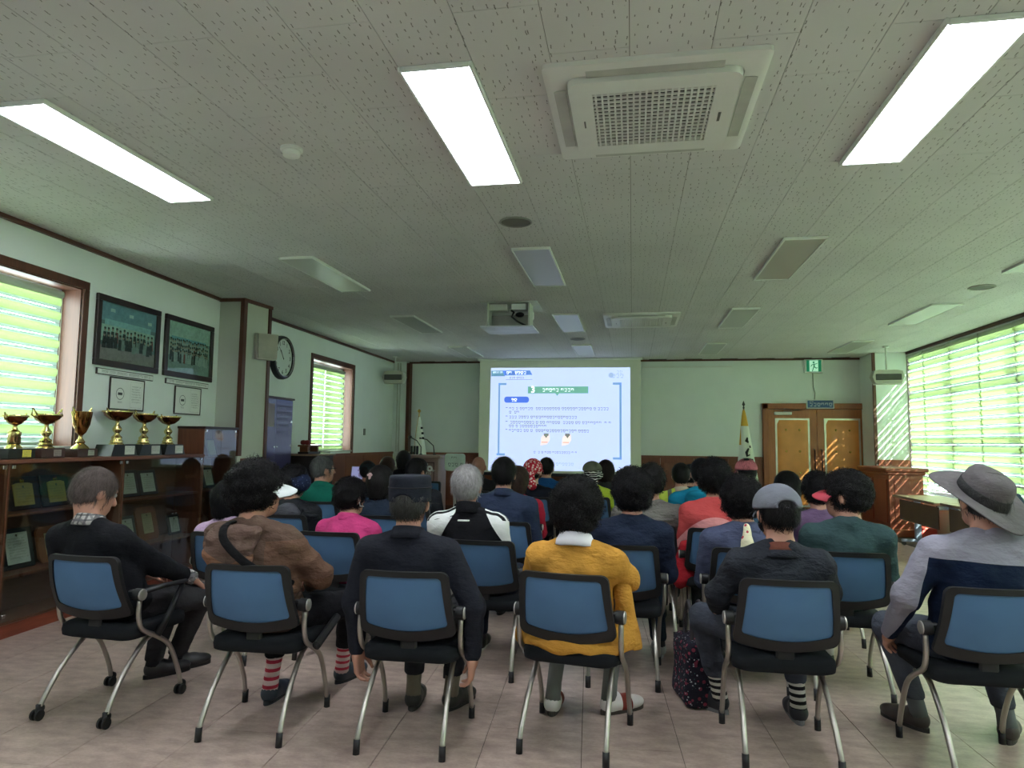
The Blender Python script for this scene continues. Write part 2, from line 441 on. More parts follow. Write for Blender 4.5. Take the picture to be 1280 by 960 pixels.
wood_window('window_1', ML, W1U, W1Z, 'dark wood framed window behind the trophies')
wood_window('window_2', MF, W2U, W2Z, 'dark wood framed window on the far left wall')

# ------------------------------------------------------------------ blinds
M_SLAT = translucent('blind_slat', (196, 220, 150), 0.122)
M_SHEER = translucent('blind_sheer', (206, 222, 218), 0.22, 0.02)
M_HEAD = plain('blind_head', (176, 190, 170), 0.5, var=0.05)
SLATS = {}
def slat_mesh(wd, h):
    key = (round(wd, 3), round(h, 3))
    if key not in SLATS:
        m = MB(); vs = []; fs = []
        for k in range(6):
            t = k / 5; vs += [(0.013 * math.sin(PI * min(1, t * 1.15)) + 0.002, 0, -h * t), (0.013 * math.sin(PI * min(1, t * 1.15)) + 0.002, wd, -h * t)]
        for k in range(5): fs.append((2 * k, 2 * k + 2, 2 * k + 3, 2 * k + 1))
        m.add(vs, fs); SLATS[key] = m.mesh('slat', M_SLAT, True)
    return SLATS[key]
def blind(M, d, u0, u1, z0, z1, pitch, opaque, label, group=None, chain=True):
    b = thing('roller_blind', label, 'blind', group=group)
    b.matrix_world = M @ Matrix.Translation((d, u0, 0)); wd = u1 - u0
    MB().prism([(0.03 * math.cos(a * PI / 6), z1 - 0.04 + 0.034 * math.sin(a * PI / 6)) for a in range(12)], 0, wd, 1).build('head_rail', M_HEAD, b, 40)
    top = z1 - 0.07
    sh = MB(); zz = top
    while zz - opaque > z0 + 0.03:
        g1, g0 = zz - opaque + 0.004, max(zz - pitch - 0.004, z0 + 0.02); mz = (g1 + g0) / 2
        sh.box((-0.003, 0.001, mz + 0.0028), (-0.002, wd - 0.001, g1)).box((-0.003, 0.001, g0), (-0.002, wd - 0.001, mz - 0.0028)); zz -= pitch
    sh.build('sheer_fabric', M_SHEER, b)
    me = slat_mesh(wd - 0.002, opaque); z = top
    while z - opaque > z0 + 0.015:
        o = link('slat', me, b); o.location = (0, 0.001, z); z -= pitch
    MB().bbox((-0.012, 0, z0), (0.012, wd, z0 + 0.022), 0.005).build('bottom_rail', M_HEAD, b)
    if chain:
        MB().tube([(0.02, wd - 0.012, z1 - 0.05), (0.025, wd - 0.014, (z0 + z1) / 2), (0.02, wd - 0.013, z0 - 0.05)], 0.003, 5).build('pull_chain', M_WHITE, b)
    return b
blind(ML, -0.075, 3.08, 4.885, 1.33, 2.62, 0.118, 0.066, 'green translucent banded roller blind behind the trophies')
blind(MF, -0.10, 9.74, 10.36, 1.225, 2.60, 0.088, 0.05, 'narrow left strip of the green blind in the small far window', None, False)
blind(MF, -0.10, 10.37, 11.14, 1.225, 2.60, 0.088, 0.05, 'wider right strip of the green blind in the small far window')

# ------------------------------------------------------------------ right window wall
SILL = 0.62
YB = [12.86, 12.23, 11.29, 10.40, 9.47, 8.54, 7.61, 6.68, 5.75, 4.82, 3.89, 2.96, 2.03, 1.10, 0.17]
m = MB().box((RIGHT, -2.7, 0), (RIGHT + 0.25, FRONT + 0.2, SILL)).box((RIGHT, -2.7, CEIL - 0.06), (RIGHT + 0.25, FRONT + 0.2, CEIL + 0.1)) \
    .box((RIGHT, 12.88, SILL), (RIGHT + 0.25, FRONT + 0.2, CEIL - 0.06)).box((RIGHT, -2.7, SILL), (RIGHT + 0.25, 0.15, CEIL - 0.06))
struct(m.build('wall_right', M_WALL), 'window wall on the right with a low sill')
struct(MB().box((RIGHT - 0.03, -2.5, CEIL - 0.036), (RIGHT, 12.86, CEIL - 0.001)).build('trim_4', M_TRIMY), 'thin dark wood cornice over the window wall')
w = struct(thing('window_3', 'long band of windows along the right wall', 'window')); del w['category']
for y in YB[::2]: MB().box((RIGHT + 0.06, y - 0.03, SILL), (RIGHT + 0.14, y + 0.03, CEIL - 0.06)).build('mullion', M_ALU, w)
for z in (SILL, 1.46, 2.33, CEIL - 0.11): MB().box((RIGHT + 0.07, YB[-1], z), (RIGHT + 0.13, YB[0] + 0.02, z + 0.055)).build('transom', M_ALU, w)
for y0, y1 in zip(YB[2::2], YB[:-2:2]):
    for z0, z1 in ((SILL + 0.055, 1.46), (1.515, 2.33), (2.385, CEIL - 0.11)):
        MB().box((RIGHT + 0.095, y0 + 0.03, z0), (RIGHT + 0.101, y1 - 0.03, z1)).build('pane', M_GLASS, w)
MB().bbox((RIGHT - 0.05, 0.15, SILL - 0.03), (RIGHT + 0.06, 12.88, SILL), 0.006).build('sill_board', M_WALLG, w)
MB().box((RIGHT - 0.012, 12.84, SILL), (RIGHT + 0.06, 12.90, CEIL - 0.06)).build('end_jamb', plain('jamb_lilac', (190, 172, 186), 0.5), w)
MR = Matrix(((-1, 0, 0, RIGHT), (0, -1, 0, 0), (0, 0, 1, 0), (0, 0, 0, 1)))
ORD = ['narrow green roller blind nearest the door corner', 'second green roller blind from the door corner', 'third green roller blind from the door corner',
       'fourth green roller blind from the door corner', 'green roller blind at the right edge of the photo']
for k, (ya, yb) in enumerate(zip(YB[:-1], YB[1:])):
    lab = ORD[k] if k < 5 else 'green roller blind further along the right window wall'
    blind(MR, -0.012 - 0.010 * (k % 2), -ya - 0.022, -yb + 0.022, SILL + 0.04 + (0.03 if k % 2 else 0), CEIL - 0.045, 0.127, 0.07, lab, 'green roller blinds of the window wall' if k >= 5 else None, True)
# safety rail seen through the lower band
rl = tag(MB().box((RIGHT - 0.028, 7.0, 0.90), (RIGHT - 0.020, 12.8, 0.915)).build('guard_rail', M_ALU), 'thin horizontal guard rail in front of the right window blinds', 'rail')
for y in (12.5, 11.9, 11.0, 10.1, 9.2, 8.3): MB().box((RIGHT - 0.027, y, SILL), (RIGHT - 0.021, y + 0.012, 0.90)).build('baluster', M_ALU, rl)

# ------------------------------------------------------------------ front wall, wainscot, back wall
struct(MB().box((-5.4, FRONT, 0), (5.0, FRONT + 0.25, CEIL)).build('wall_front', M_WALL), 'pale front wall behind the projection screen')
struct(MB().box((-5.4, -2.75, 0), (5.0, -2.5, CEIL)).build('wall_back', M_WALL), 'pale wall behind the viewer')
struct(MB().box((-4.60, FRONT - 0.03, CEIL - 0.035), (4.19, FRONT, CEIL - 0.001)).build('trim_5', M_TRIMY), 'thin dark wood cornice of the front wall')
struct(MB().box((-4.92, FRONT - 0.14, 0), (-4.61, FRONT, CEIL)).build('wall_pier', M_WALL), 'pale pier in the far left corner')
struct(MB().box((-4.61, FRONT - 0.16, 1.17), (-4.54, FRONT, CEIL - 0.035)).build('trim_6', M_TRIM), 'vertical dark wood strip in the far left corner')
struct(MB().box((4.19, 12.87, 0), (RIGHT, FRONT, CEIL)).build('wall_column', M_WALL), 'white column between the door and the window wall')
struct(MB().box((4.175, 12.855, 1.05), (4.22, 12.90, CEIL - 0.002)).build('trim_7', M_TRIM), 'vertical dark wood strip beside the door column')
def wains(name, x0, x1, label):
    w = struct(MB().bbox((x0, FRONT - 0.05, 1.12), (x1, FRONT, 1.165), 0.006).build(name, M_DADO), label)
    n = max(1, round((x1 - x0) / 0.62)); wd = (x1 - x0) / n
    for k in range(n):
        b = MB().box((x0 + k * wd + 0.002, FRONT - 0.025, 0.1), (x0 + (k + 1) * wd - 0.002, FRONT, 1.12)).build('wainscot_board', M_DADO, w)
        MB().bbox((x0 + k * wd + 0.06, FRONT - 0.036, 0.2), (x0 + (k + 1) * wd - 0.06, FRONT - 0.022, 1.03), 0.01).build('raised_panel', M_DADO, b)
    MB().box((x0, FRONT - 0.04, 0), (x1, FRONT, 0.1)).build('skirting', M_TRIMY, w)
wains('trim_8', -4.54, 2.43, 'reddish wood wainscot along the front wall')

# ------------------------------------------------------------------ double door
M_DOOR = wood('door_wood', (172, 104, 58), 'Z', 0.4, 1.0, 0.15)
M_DOORF = wood('door_frame_wood', (158, 92, 50), 'Z', 0.4, 1.0, 0.15)
def leather():
    m, nt, b = nmat('tan_leather'); c = srgb(222, 146, 76); v = coord(nt, 'World')
    col = ramp(nt, noise(nt, v, 4, 3), [(0.3, dark(c, 0.9)), (0.7, dark(c, 1.08))]); nt.links.new(col, b.inputs['Base Color'])
    b.inputs['Roughness'].default_value = 0.38; bump(nt, b, noise(nt, v, 120, 2), 0.1, 0.003); return m
M_LEATHER = leather()
M_GOLD = plain('gold_metal', (214, 180, 96), 0.25, 1.0, var=0.05)
d = struct(thing('door_1', 'wooden double door with tan padded panels and gold studs', 'door')); del d['category']
Yd = FRONT - 0.02
for a, b in (((2.43, 0), (2.53, 2.18)), ((4.29, 0), (4.33, 2.18)), ((2.43, 2.07), (4.33, 2.18))):
    MB().bbox((a[0], Yd - 0.07, a[1]), (b[0], FRONT, b[1]), 0.008).build('door_frame', M_DOORF, d)
for x0, x1, hs in ((2.535, 3.398, 1), (3.404, 4.285, 0)):
    lf = MB().bbox((x0, Yd - 0.03, 0.01), (x1, FRONT - 0.002, 2.065), 0.004).build('door_leaf', M_DOOR, d)
    px0, px1 = x0 + 0.12, x1 - 0.13
    MB().box((px0, Yd - 0.045, 0.25), (px1, Yd - 0.028, 1.90)).build('panel_moulding', plain('silver_moulding', (190, 184, 170), 0.3, 0.8), lf)
    g = MB(); n = 14; k = 20; vs = []; fs = []
    for j in range(k + 1):
        for i in range(n + 1):
            u, v = i / n, j / k; x = px0 + 0.03 + u * (px1 - px0 - 0.06); z = 0.28 + v * 1.59
            puff = 0.022 * min(1, 8 * min(u, 1 - u), 14 * min(v, 1 - v)) ** 0.5
            vs.append((x, Yd - 0.044 - puff, z))
    for j in range(k):
        for i in range(n): a = j * (n + 1) + i; fs.append((a, a + 1, a + n + 2, a + n + 1))
    g.add(vs, fs); pad = g.build('padded_panel', M_LEATHER, lf, True)
    cx = (px0 + px1) / 2
    for z in (1.68, 1.28, 0.88, 0.5):
        for sx in (-0.12, 0.12): MB().ball((cx + sx, Yd - 0.068, z), (0.022, 0.012, 0.022), 8, 6).build('stud', M_GOLD, lf, True)
    hx = x1 - 0.06 if hs else x0 + 0.06
    MB().tube([(hx, Yd - 0.04, 1.32), (hx, Yd - 0.085, 1.30), (hx, Yd - 0.085, 0.92), (hx, Yd - 0.04, 0.90)], 0.014, 8).build('door_handle', plain('dark_bronze', (70, 36, 34), 0.3, 0.6), lf, True)
cl = MB().bbox((2.64, Yd - 0.10, 1.96), (2.95, Yd - 0.03, 2.02), 0.008).build('door_closer', plain('closer_metal', (190, 188, 180), 0.35, 0.5), d)
MB().tube([(2.80, Yd - 0.10, 2.03), (3.12, Yd - 0.12, 2.045), (2.80, Yd - 0.13, 2.07)], 0.009, 6).build('closer_arm', M_CHROME, cl, True)

# ------------------------------------------------------------------ boxed-in corner unit under the column
c = thing('corner_cabinet', 'reddish wooden boxed cabinet in the corner right of the door', 'cabinet')
MB().box((3.93, 11.54, 0), (4.42, 12.84, 1.0)).build('body', M_DADOR, c)
MB().bbox((3.86, 11.47, 1.0), (4.48, 12.84, 1.055), 0.012).build('top', M_DADOR, c)
MB().bbox((3.89, 11.50, 0.95), (4.45, 12.84, 1.0), 0.012).build('moulding', M_DADOR, c)
MB().bbox((3.90, 11.51, 0), (4.45, 12.84, 0.12), 0.01).build('plinth', M_DADOR, c)
MB().bbox((4.0, 11.525, 0.2), (4.36, 11.545, 0.88), 0.008).build('front_panel', M_DADOR, c)
for y in (11.62, 12.24): MB().bbox((3.915, y, 0.2), (3.935, y + 0.54, 0.88), 0.008).build('side_panel', M_DADOR, c)
# wood facing under the white column face
struct(MB().box((4.225, 12.85, 0), (RIGHT - 0.02, 12.87, 1.16)).build('trim_9', M_DADOR), 'reddish wood facing at the foot of the door column')

# ------------------------------------------------------------------ ceiling light panels
def panel_mat(name, lit):
    m, nt, b = nmat(name)
    b.inputs['Base Color'].default_value = srgb(178, 180, 174); b.inputs['Roughness'].default_value = 0.35
    if lit:
        f = noise(nt, coord(nt, 'Object'), 2.2, 2)
        c = ramp(nt, f, [(0.3, srgb(226, 240, 255)), (0.7, srgb(255, 255, 255))])
        nt.links.new(c, b.inputs['Emission Color']); b.inputs['Emission Strength'].default_value = 14.5
    return m
M_LIT = panel_mat('lit_diffuser', True); M_UNLIT = panel_mat('unlit_diffuser', False)
def light_panel(x, y, lit, label):
    t = thing('ceiling_light', label, 'ceiling light', (x, y, CEIL), group='rectangular ceiling light panels')
    w, l, d = 0.168, 0.685, 0.024
    for a, b in (((-w, -l), (-w + 0.016, l)), ((w - 0.016, -l), (w, l)), ((-w + 0.016, -l), (w - 0.016, -l + 0.016)), ((-w + 0.016, l - 0.016), (w - 0.016, l))):
        MB().bbox((a[0], a[1], -d), (b[0], b[1], 0), 0.003).build('frame_bar', M_WHITE, t)
    MB().box((-w + 0.014, -l + 0.014, -d + 0.004), (w - 0.014, l - 0.014, -0.01)).build('diffuser', M_LIT if lit else M_UNLIT, t)
LX = (-2.98, -0.845, 1.355, 3.565); LY = (3.415, 6.25, 9.12, 12.03)
COLN = ('left hand row', 'row left of the centre', 'row right of the air conditioners', 'row by the windows')
ROWN = ('lit white light panel, nearest one in the %s', 'unlit light panel, second from the viewer in the %s', 'unlit light panel, third from the viewer in the %s', 'unlit light panel next to the front wall in the %s')
for i, x in enumerate(LX):
    for j, y in enumerate(LY):
        light_panel(x, y + (0.12 if i == 1 and j == 2 else 0), j == 0, ROWN[j] % COLN[i])  # nearest panel by the windows is out of view, added lit for more light

for x in LX: light_panel(x, 0.58, True, 'added lit panel of an assumed row behind the viewer')  # unseen row, assumed and added to brighten the room
# ------------------------------------------------------------------ ceiling air conditioners
M_AC = plain('ac_plastic', (226, 228, 222), 0.45, var=0.03)
M_ACD = plain('ac_dark', (46, 48, 46), 0.8)
def aircon(x, y, label):
    t = thing('air_conditioner', label, 'air conditioner', (x, y, CEIL), group='ceiling cassette air conditioners')
    R, r = 0.485, 0.385
    m = MB(); o = rrect(-R, R, -R, R, 0.03); q = rrect(-R + 0.03, R - 0.03, -R + 0.03, R - 0.03, 0.03); s = rrect(-r - 0.005, r + 0.005, -r - 0.005, r + 0.005, 0.07)
    n = len(o); rings = [(o, 0), (o, -0.022), (q, -0.034), (s, -0.022), (s, -0.01)]
    vs = [(p[0], p[1], z) for ring, z in rings for p in ring]
    fs = [(k * n + i, k * n + (i + 1) % n, (k + 1) * n + (i + 1) % n, (k + 1) * n + i) for k in range(4) for i in range(n)]
    fs.append(tuple(4 * n + i for i in range(n)))
    m.add(vs, fs).build('outer_panel', M_AC, t, 35)
    g = 0.275
    ip = MB(); o = rrect(-r, r, -r, r, 0.065); n = len(o)
    i1 = [((g if a > 0 else -g) if abs(a) > abs(b) * 0.999 else a * 0 + (a / abs(b) * g if b else 0), (g if b > 0 else -g) if abs(b) > abs(a) * 0.999 else (b / abs(a) * g if a else 0)) for a, b in o]
    vs = [(p[0], p[1], -0.015) for p in o] + [(p[0] * 0.995, p[1] * 0.995, -0.05) for p in o] + [(p[0], p[1], -0.05) for p in i1] + [(p[0], p[1], -0.03) for p in i1]
    fs = [(k * n + i, k * n + (i + 1) % n, (k + 1) * n + (i + 1) % n, (k + 1) * n + i) for k in range(3) for i in range(n)]
    ip.add(vs, fs).build('intake_panel', M_AC, t, 35)
    MB().box((-g, -g, -0.032), (g, g, -0.03)).build('filter', M_ACD, t)
    gr = MB()
    for k in range(19):
        p = -g + (k + 0.5) * 2 * g / 19; gr.box((p - 0.0045, -g, -0.049), (p + 0.0045, g, -0.041))
    gr.build('grille_bars', M_AC, t)
    gr = MB()
    for k in range(15):
        p = -g + (k + 0.5) * 2 * g / 15; gr.box((-g, p - 0.006, -0.047), (g, p + 0.006, -0.039))
    gr.build('grille_cross_bars', M_AC, t)
    for k in range(4):
        Mx = Matrix.Rotation(k * PI / 2, 4, 'Z')
        MB(Mx).bbox((-0.295, -0.452, -0.0335), (0.295, -0.395, -0.0285), 0.002).build('air_flap', plain('ac_flap', (186, 188, 180), 0.5), t)
    MB().box((0.315, -0.02, -0.0515), (0.328, 0.07, -0.0495)).build('display_window', plain('ac_display', (96, 98, 94), 0.3), t)
    MB().box((-0.33, -0.02, -0.0515), (-0.322, 0.05, -0.0495)).build('logo_strip', plain('ac_display', (96, 98, 94), 0.3), t)
    return t
aircon(0.098, 3.29, 'square ceiling air conditioner nearest the viewer')
aircon(0.118, 9.09, 'far ceiling air conditioner close to the projection screen')

for x, y, l in ((-0.854, 4.89, 'round grey ceiling speaker nearest the viewer'), (-0.854, 10.72, 'round grey ceiling speaker close to the screen'), (3.54, 7.61, 'round grey ceiling speaker near the windows')):
    t = thing('ceiling_speaker', l, 'speaker', (x, y, CEIL), group='round ceiling speakers')
    MB().lathe([(0.118, 0), (0.125, -0.006), (0.112, -0.012), (0.108, -0.006)], 24, caps=False).build('rim', plain('speaker_rim', (150, 150, 144), 0.5), t, True)
    MB().lathe([(0.11, -0.004), (0.06, -0.012), (0.0, -0.013)], 24, caps=False).build('grille', plain('speaker_grille', (112, 112, 106), 0.7), t, True)
t = thing('smoke_detector', 'small round white smoke detector on the ceiling', 'detector', (-1.895, 3.447, CEIL))
MB().lathe([(0.062, 0), (0.062, -0.014), (0.055, -0.02)], 20).build('base', M_WHITE, t, 40)
MB().lathe([(0.05, -0.02), (0.046, -0.045), (0.03, -0.052), (0, -0.053)], 20, caps=False).build('sensor_dome', M_WHITE, t, 50)

# ------------------------------------------------------------------ projector on its ceiling lift
t = thing('projector', 'white projector in an open ceiling lift frame', 'projector', (-1.43, 7.95, CEIL))
MB().bbox((-0.34, -0.22, -0.012), (0.34, 0.30, -0.001), 0.004).build('ceiling_plate', M_GREYW, t)
for s in (-1, 1): MB().bbox((s * 0.245 - 0.012, -0.20, -0.29), (s * 0.245 + 0.012, 0.05, -0.012), 0.004).build('side_arm', M_GREYW, t)
MB().bbox((-0.24, 0.02, -0.15), (0.24, 0.26, -0.04), 0.015).build('projector_body', M_WHITE, t)
MB().lathe([(0.04, 0), (0.045, 0.03)], 14, Matrix.Translation((0.1, 0.26, -0.1)) @ Matrix.Rotation(-PI / 2, 4, 'X')).build('lens', M_BLACK, t, 40)
MB().bbox((-0.235, -0.17, -0.10), (-0.02, -0.05, -0.02), 0.006).build('motor_box', M_GREYW, t)
MB().bbox((0.03, -0.17, -0.09), (0.21, -0.05, -0.02), 0.006).build('control_box', M_WHITE, t)
MB().bbox((-0.23, -0.02, -0.27), (0.23, 0.0, -0.13), 0.004).build('back_plate', plain('steel_grey', (150, 154, 146), 0.4, 0.5), t)
MB().tube([(0.02, -0.1, -0.09), (0.06, -0.16, -0.12), (0.03, -0.14, -0.17), (0.09, -0.12, -0.22), (0.2, -0.1, -0.275)], 0.012, 6).build('cable', M_BLACK, t, True)
MB().ball((0.12, -0.1, -0.14), (0.055, 0.05, 0.03), 10, 7).build('cable_bundle', M_BLACK, t, True)
MB().bbox((-0.33, -0.24, -0.305), (0.30, 0.30, -0.29), 0.003).build('bottom_tray', plain('tray_white', (214, 220, 226), 0.35), t)

# ------------------------------------------------------------------ corner loudspeakers
M_SPK = plain('speaker_beige', (186, 186, 172), 0.5, var=0.03); M_SPG = plain('speaker_dark_grille', (84, 84, 78), 0.7, bumps=(300, 0.3))
def corner_speaker(x, y, z, rz, w, h, label):
    t = thing('loudspeaker', label, 'speaker', (x, y, z), rz)
    prof = [(-w / 2, 0.0), (-w / 2 + 0.03, h * 0.42), (-w * 0.25, h * 0.5), (w * 0.25, h * 0.5), (w / 2 - 0.03, h * 0.42), (w / 2, 0.0), (w / 2 - 0.05, -h * 0.5), (-w / 2 + 0.05, -h * 0.5)]
    m = MB(); n = len(prof)
    ring = [(0.86, 0.12), (1.0, 0.04), (1.0, -0.08), (0.93, -0.12)]
    vs = [(p[0] * s, y_, p[1] * s) for s, y_ in ring for p in prof]
    fs = [(k * n + i, k * n + (i + 1) % n, (k + 1) * n + (i + 1) % n, (k + 1) * n + i) for k in range(3) for i in range(n)] + [tuple(range(n))[::-1], tuple(3 * n + i for i in range(n))]
    m.add(vs, fs).build('cabinet', M_SPK, t, 40)
    MB().bbox((-w * 0.38, -0.132, -h * 0.22), (w * 0.38, -0.112, h * 0.2), 0.008).build('grille', M_SPG, t)
    MB().tube([(0, 0, h * 0.5), (0, 0.02, CEIL - z - 0.02)], 0.014, 8).build('drop_rod', M_WHITE, t, True)
    MB().lathe([(0.05, CEIL - z - 0.03), (0.05, CEIL - z - 0.001)], 12).build('ceiling_rose', M_WHITE, t, 40)
corner_speaker(-4.56, 12.6, 2.62, 0.05, 0.46, 0.25, 'beige loudspeaker hanging in the far left corner')
corner_speaker(4.11, 12.0, 2.52, -0.1, 0.50, 0.24, 'grey loudspeaker hanging in the corner above the door side')
t = thing('wall_speaker', 'beige loudspeaker on the left column beside the clock', 'speaker', (-4.36, 7.50, 2.5), math.radians(50))
MB().prism([(-0.12, -0.15), (0.12, -0.15), (0.13, 0.16), (-0.13, 0.16)], -0.06, 0.06, 1).build('cabinet', M_SPK, t)
MB().prism([(-0.12, -0.15), (0.12, -0.15), (0.13, 0.16), (-0.13, 0.16)], -0.09, -0.061, 1, Matrix.Diagonal((0.92, 1, 0.92, 1))).build('front_grille', plain('speaker_cloth', (176, 174, 160), 0.8, bumps=(300, 0.3)), t)
MB().bbox((-0.04, 0.06, -0.06), (0.04, 0.10, 0.06), 0.004).build('wall_bracket', M_BLACK, t)

# conduits in the far left corner
for k, dx in enumerate((0, 0.055)):
    tag(MB().box((-4.80 + dx, 13.40, 1.17), (-4.775 + dx, 13.425, CEIL - 0.04)).build('cable_conduit', M_GREYW), 'thin vertical cable duct in the far left corner', 'conduit', 'cable ducts in the far left corner')

# ------------------------------------------------------------------ little print marks that stand in for writing too small to read
def marks(mb, x0, x1, z, h, y=0.0, seed=0, blocky=True):
    """row of small syllable-like stroke clusters between x0 and x1, baseline z, height h, in the xz plane"""
    rn = random.Random(seed); x = x0; s = h * 0.16
    while x < x1 - h * 0.7:
        if rn.random() < 0.2: x += h * 0.45; continue
        w = h * 0.8
        def st(a, b, c, d): mb.add([(x + a * w, y, z + b * h), (x + c * w, y, z + b * h), (x + c * w, y, z + d * h), (x + a * w, y, z + d * h)], [(0, 1, 2, 3)])
        k = rn.randint(0, 3)
        st(0.05, 0.80, 0.55, 0.95)
        if k != 1: st(0.05, 0.45, 0.22, 0.85)
        st(0.72, 0.35, 0.86, 1.0)
        if k in (0, 2): st(0.72, 0.62, 1.0, 0.74)
        if k != 3: st(0.15, 0.05, 0.85, 0.20)
        if k == 2: st(0.15, 0.05, 0.3, 0.34)
        x += h * 0.98
def disc(mb, cx, cz, rx, rz, y, n=10): mb.add([(cx + rx * math.cos(2 * PI * i / n), y, cz + rz * math.sin(2 * PI * i / n)) for i in range(n)], [tuple(range(n))])
def rect(mb, x0, z0, x1, z1, y): mb.add([(x0, y, z0), (x1, y, z0), (x1, y, z1), (x0, y, z1)], [(0, 1, 2, 3)])

# ------------------------------------------------------------------ projection screen and slide
M_SCR = plain('screen_cloth', (222, 226, 206), 0.9, var=0.01)
def lum(name, rgb, s=0.62): return emit('slide_' + name, rgb, s)
t = thing('projection_screen', 'large white roll-down projection screen showing a bluish slide', 'screen', (0, 13.2, 0))
MB().box((-3.0, 0, 0.80), (0.16, 0.004, 3.02)).build('screen_cloth', M_SCR, t)
MB().bbox((-3.02, -0.02, 0.74), (0.18, 0.02, 0.80), 0.008).build('bottom_bar', M_BLACK, t)
MB().bbox((-3.04, -0.03, 3.0), (0.20, 0.05, CEIL - 0.003), 0.006).build('roller_case', M_WHITE, t)
def SX(px): return -2.77 + (px - 614.0) * 2.73 / 174.0
def SZ(py): return 2.86 - (py - 460.0) * 2.0 / 125.5
sl = MB(); sl.add([(-2.77, -0.003, 2.86), (-2.80, -0.003, 0.83), (-0.04, -0.003, 0.86), (-0.04, -0.003, 2.85)], [(0, 1, 2, 3)])
slide = sl.build('projected_slide', lum('base', (190, 206, 240), 0.62), t)
def flat(name, rgb, fn, s=0.5, y=-0.005):
    m = MB(); fn(m, y); return m.build(name, lum(name, rgb, s), slide)
flat('header_tab', (104, 152, 182), lambda m, y: rect(m, SX(614.5), SZ(470.5), SX(632), SZ(463.5), y))
flat('header_arrow', (96, 138, 214), lambda m, y: m.add([(SX(631), y, SZ(469.5)), (SX(667), y, SZ(469)), (SX(664), y, SZ(463.5)), (SX(629), y, SZ(463.5))], [(0, 1, 2, 3)]))
def brack(m, y):
    for a, b, c, d in ((624, 479, 626, 568), (624, 479, 634, 481.5), (622.5, 566, 633, 568.5), (775, 479.5, 777.5, 571), (767, 479, 777.5, 481.5), (767, 569, 777.5, 571.5)):
        rect(m, SX(a), SZ(d), SX(c), SZ(b), y)
flat('corner_brackets', (116, 160, 204), brack)
def green(m, y):
    rect(m, SX(661.5), SZ(492), SX(737), SZ(483.5), y)
    m.add([(SX(696), y, SZ(492)), (SX(698.5), y, SZ(495)), (SX(701), y, SZ(492))], [(0, 1, 2)])
flat('title_bar', (112, 176, 158), green)
flat('topic_pill', (82, 122, 232), lambda m, y: m.prism(rrect(SX(631.5), SX(663), SZ(503.5), SZ(496), 0.05), y, y + 0.001, 1))
FM = face_M((SX(668), -0.0075, SZ(487.7)), (1, 0, 0), (0, 0, 1))
text_mesh('title_number', '3', 0.17, lum('white', (245, 250, 255), 0.95), FM, slide, bold=0.004)
mk = MB()
marks(mk, SX(680), SX(720), SZ(490.0), 0.068, -0.0075, 3); marks(mk, SX(634), SX(662), SZ(468.2), 0.06, -0.0075, 4); marks(mk, SX(617), SX(629), SZ(466.6), 0.03, -0.0075, 5)
marks(mk, SX(641), SX(654), SZ(501.8), 0.06, -0.0075, 6); mk.build('white_lettering', lum('white', (245, 250, 255), 0.95), slide)
mk = MB()
for k, (a, b, z) in enumerate(((638, 762, 511.5), (638, 652, 516), (638, 726, 522), (638, 768, 528.5), (638, 686, 533), (638, 741, 538.5))): marks(mk, SX(a), SX(b), SZ(z + 1), 0.055, -0.006, 11 + k)
for z in (509.5, 520, 526.5, 536.5): rect(mk, SX(633.5), SZ(z + 0.3), SX(636), SZ(z - 0.3), -0.006)
marks(mk, SX(667), SX(724), SZ(565.5), 0.045, -0.006, 31); marks(mk, SX(637), SX(657), SZ(473.8), 0.04, -0.006, 32)
rect(mk, SX(633), SZ(474.9), SX(667), SZ(474.6), -0.006)
mk.build('body_lettering', lum('grey', (84, 94, 110), 0.25), slide)['kind'] = 'stuff'
mk = MB(); marks(mk, SX(690), SX(720), SZ(580), 0.06, -0.006, 41); marks(mk, SX(766), SX(781), SZ(473.5), 0.08, -0.006, 42); marks(mk, SX(770), SX(780), SZ(468), 0.06, -0.006, 43)
disc(mk, SX(765), SZ(470), 0.05, 0.05, -0.006); mk.build('faint_lettering', lum('faint', (150, 172, 196), 0.6), slide)
for x in (678, 704.5):
    fg = MB(); fg.prism([(SX(x), SZ(556)), (SX(x + 8), SZ(554)), (SX(x + 11.5), SZ(549)), (SX(x + 11), SZ(542)), (SX(x + 5), SZ(541)), (SX(x + 1), SZ(546))], -0.0065, -0.006, 1)
    f = fg.build('diagram_picture', lum('diagram', (226, 214, 206), 0.72), slide)
    g2 = MB(); rect(g2, SX(x + 4), SZ(544), SX(x + 10), SZ(541), -0.0075); g2.add([(SX(x + 5), -0.0075, SZ(544)), (SX(x + 9), -0.0075, SZ(544)), (SX(x + 7), -0.0075, SZ(547))], [(0, 1, 2)])
    g2.build('diagram_dark', lum('ddark', (120, 126, 124), 0.5), slide)
    g3 = MB(); rect(g3, SX(x + 1), SZ(552.2), SX(x + 9), SZ(551.4), -0.008); g3.build('diagram_line', lum('dred', (214, 120, 116), 0.55), slide)

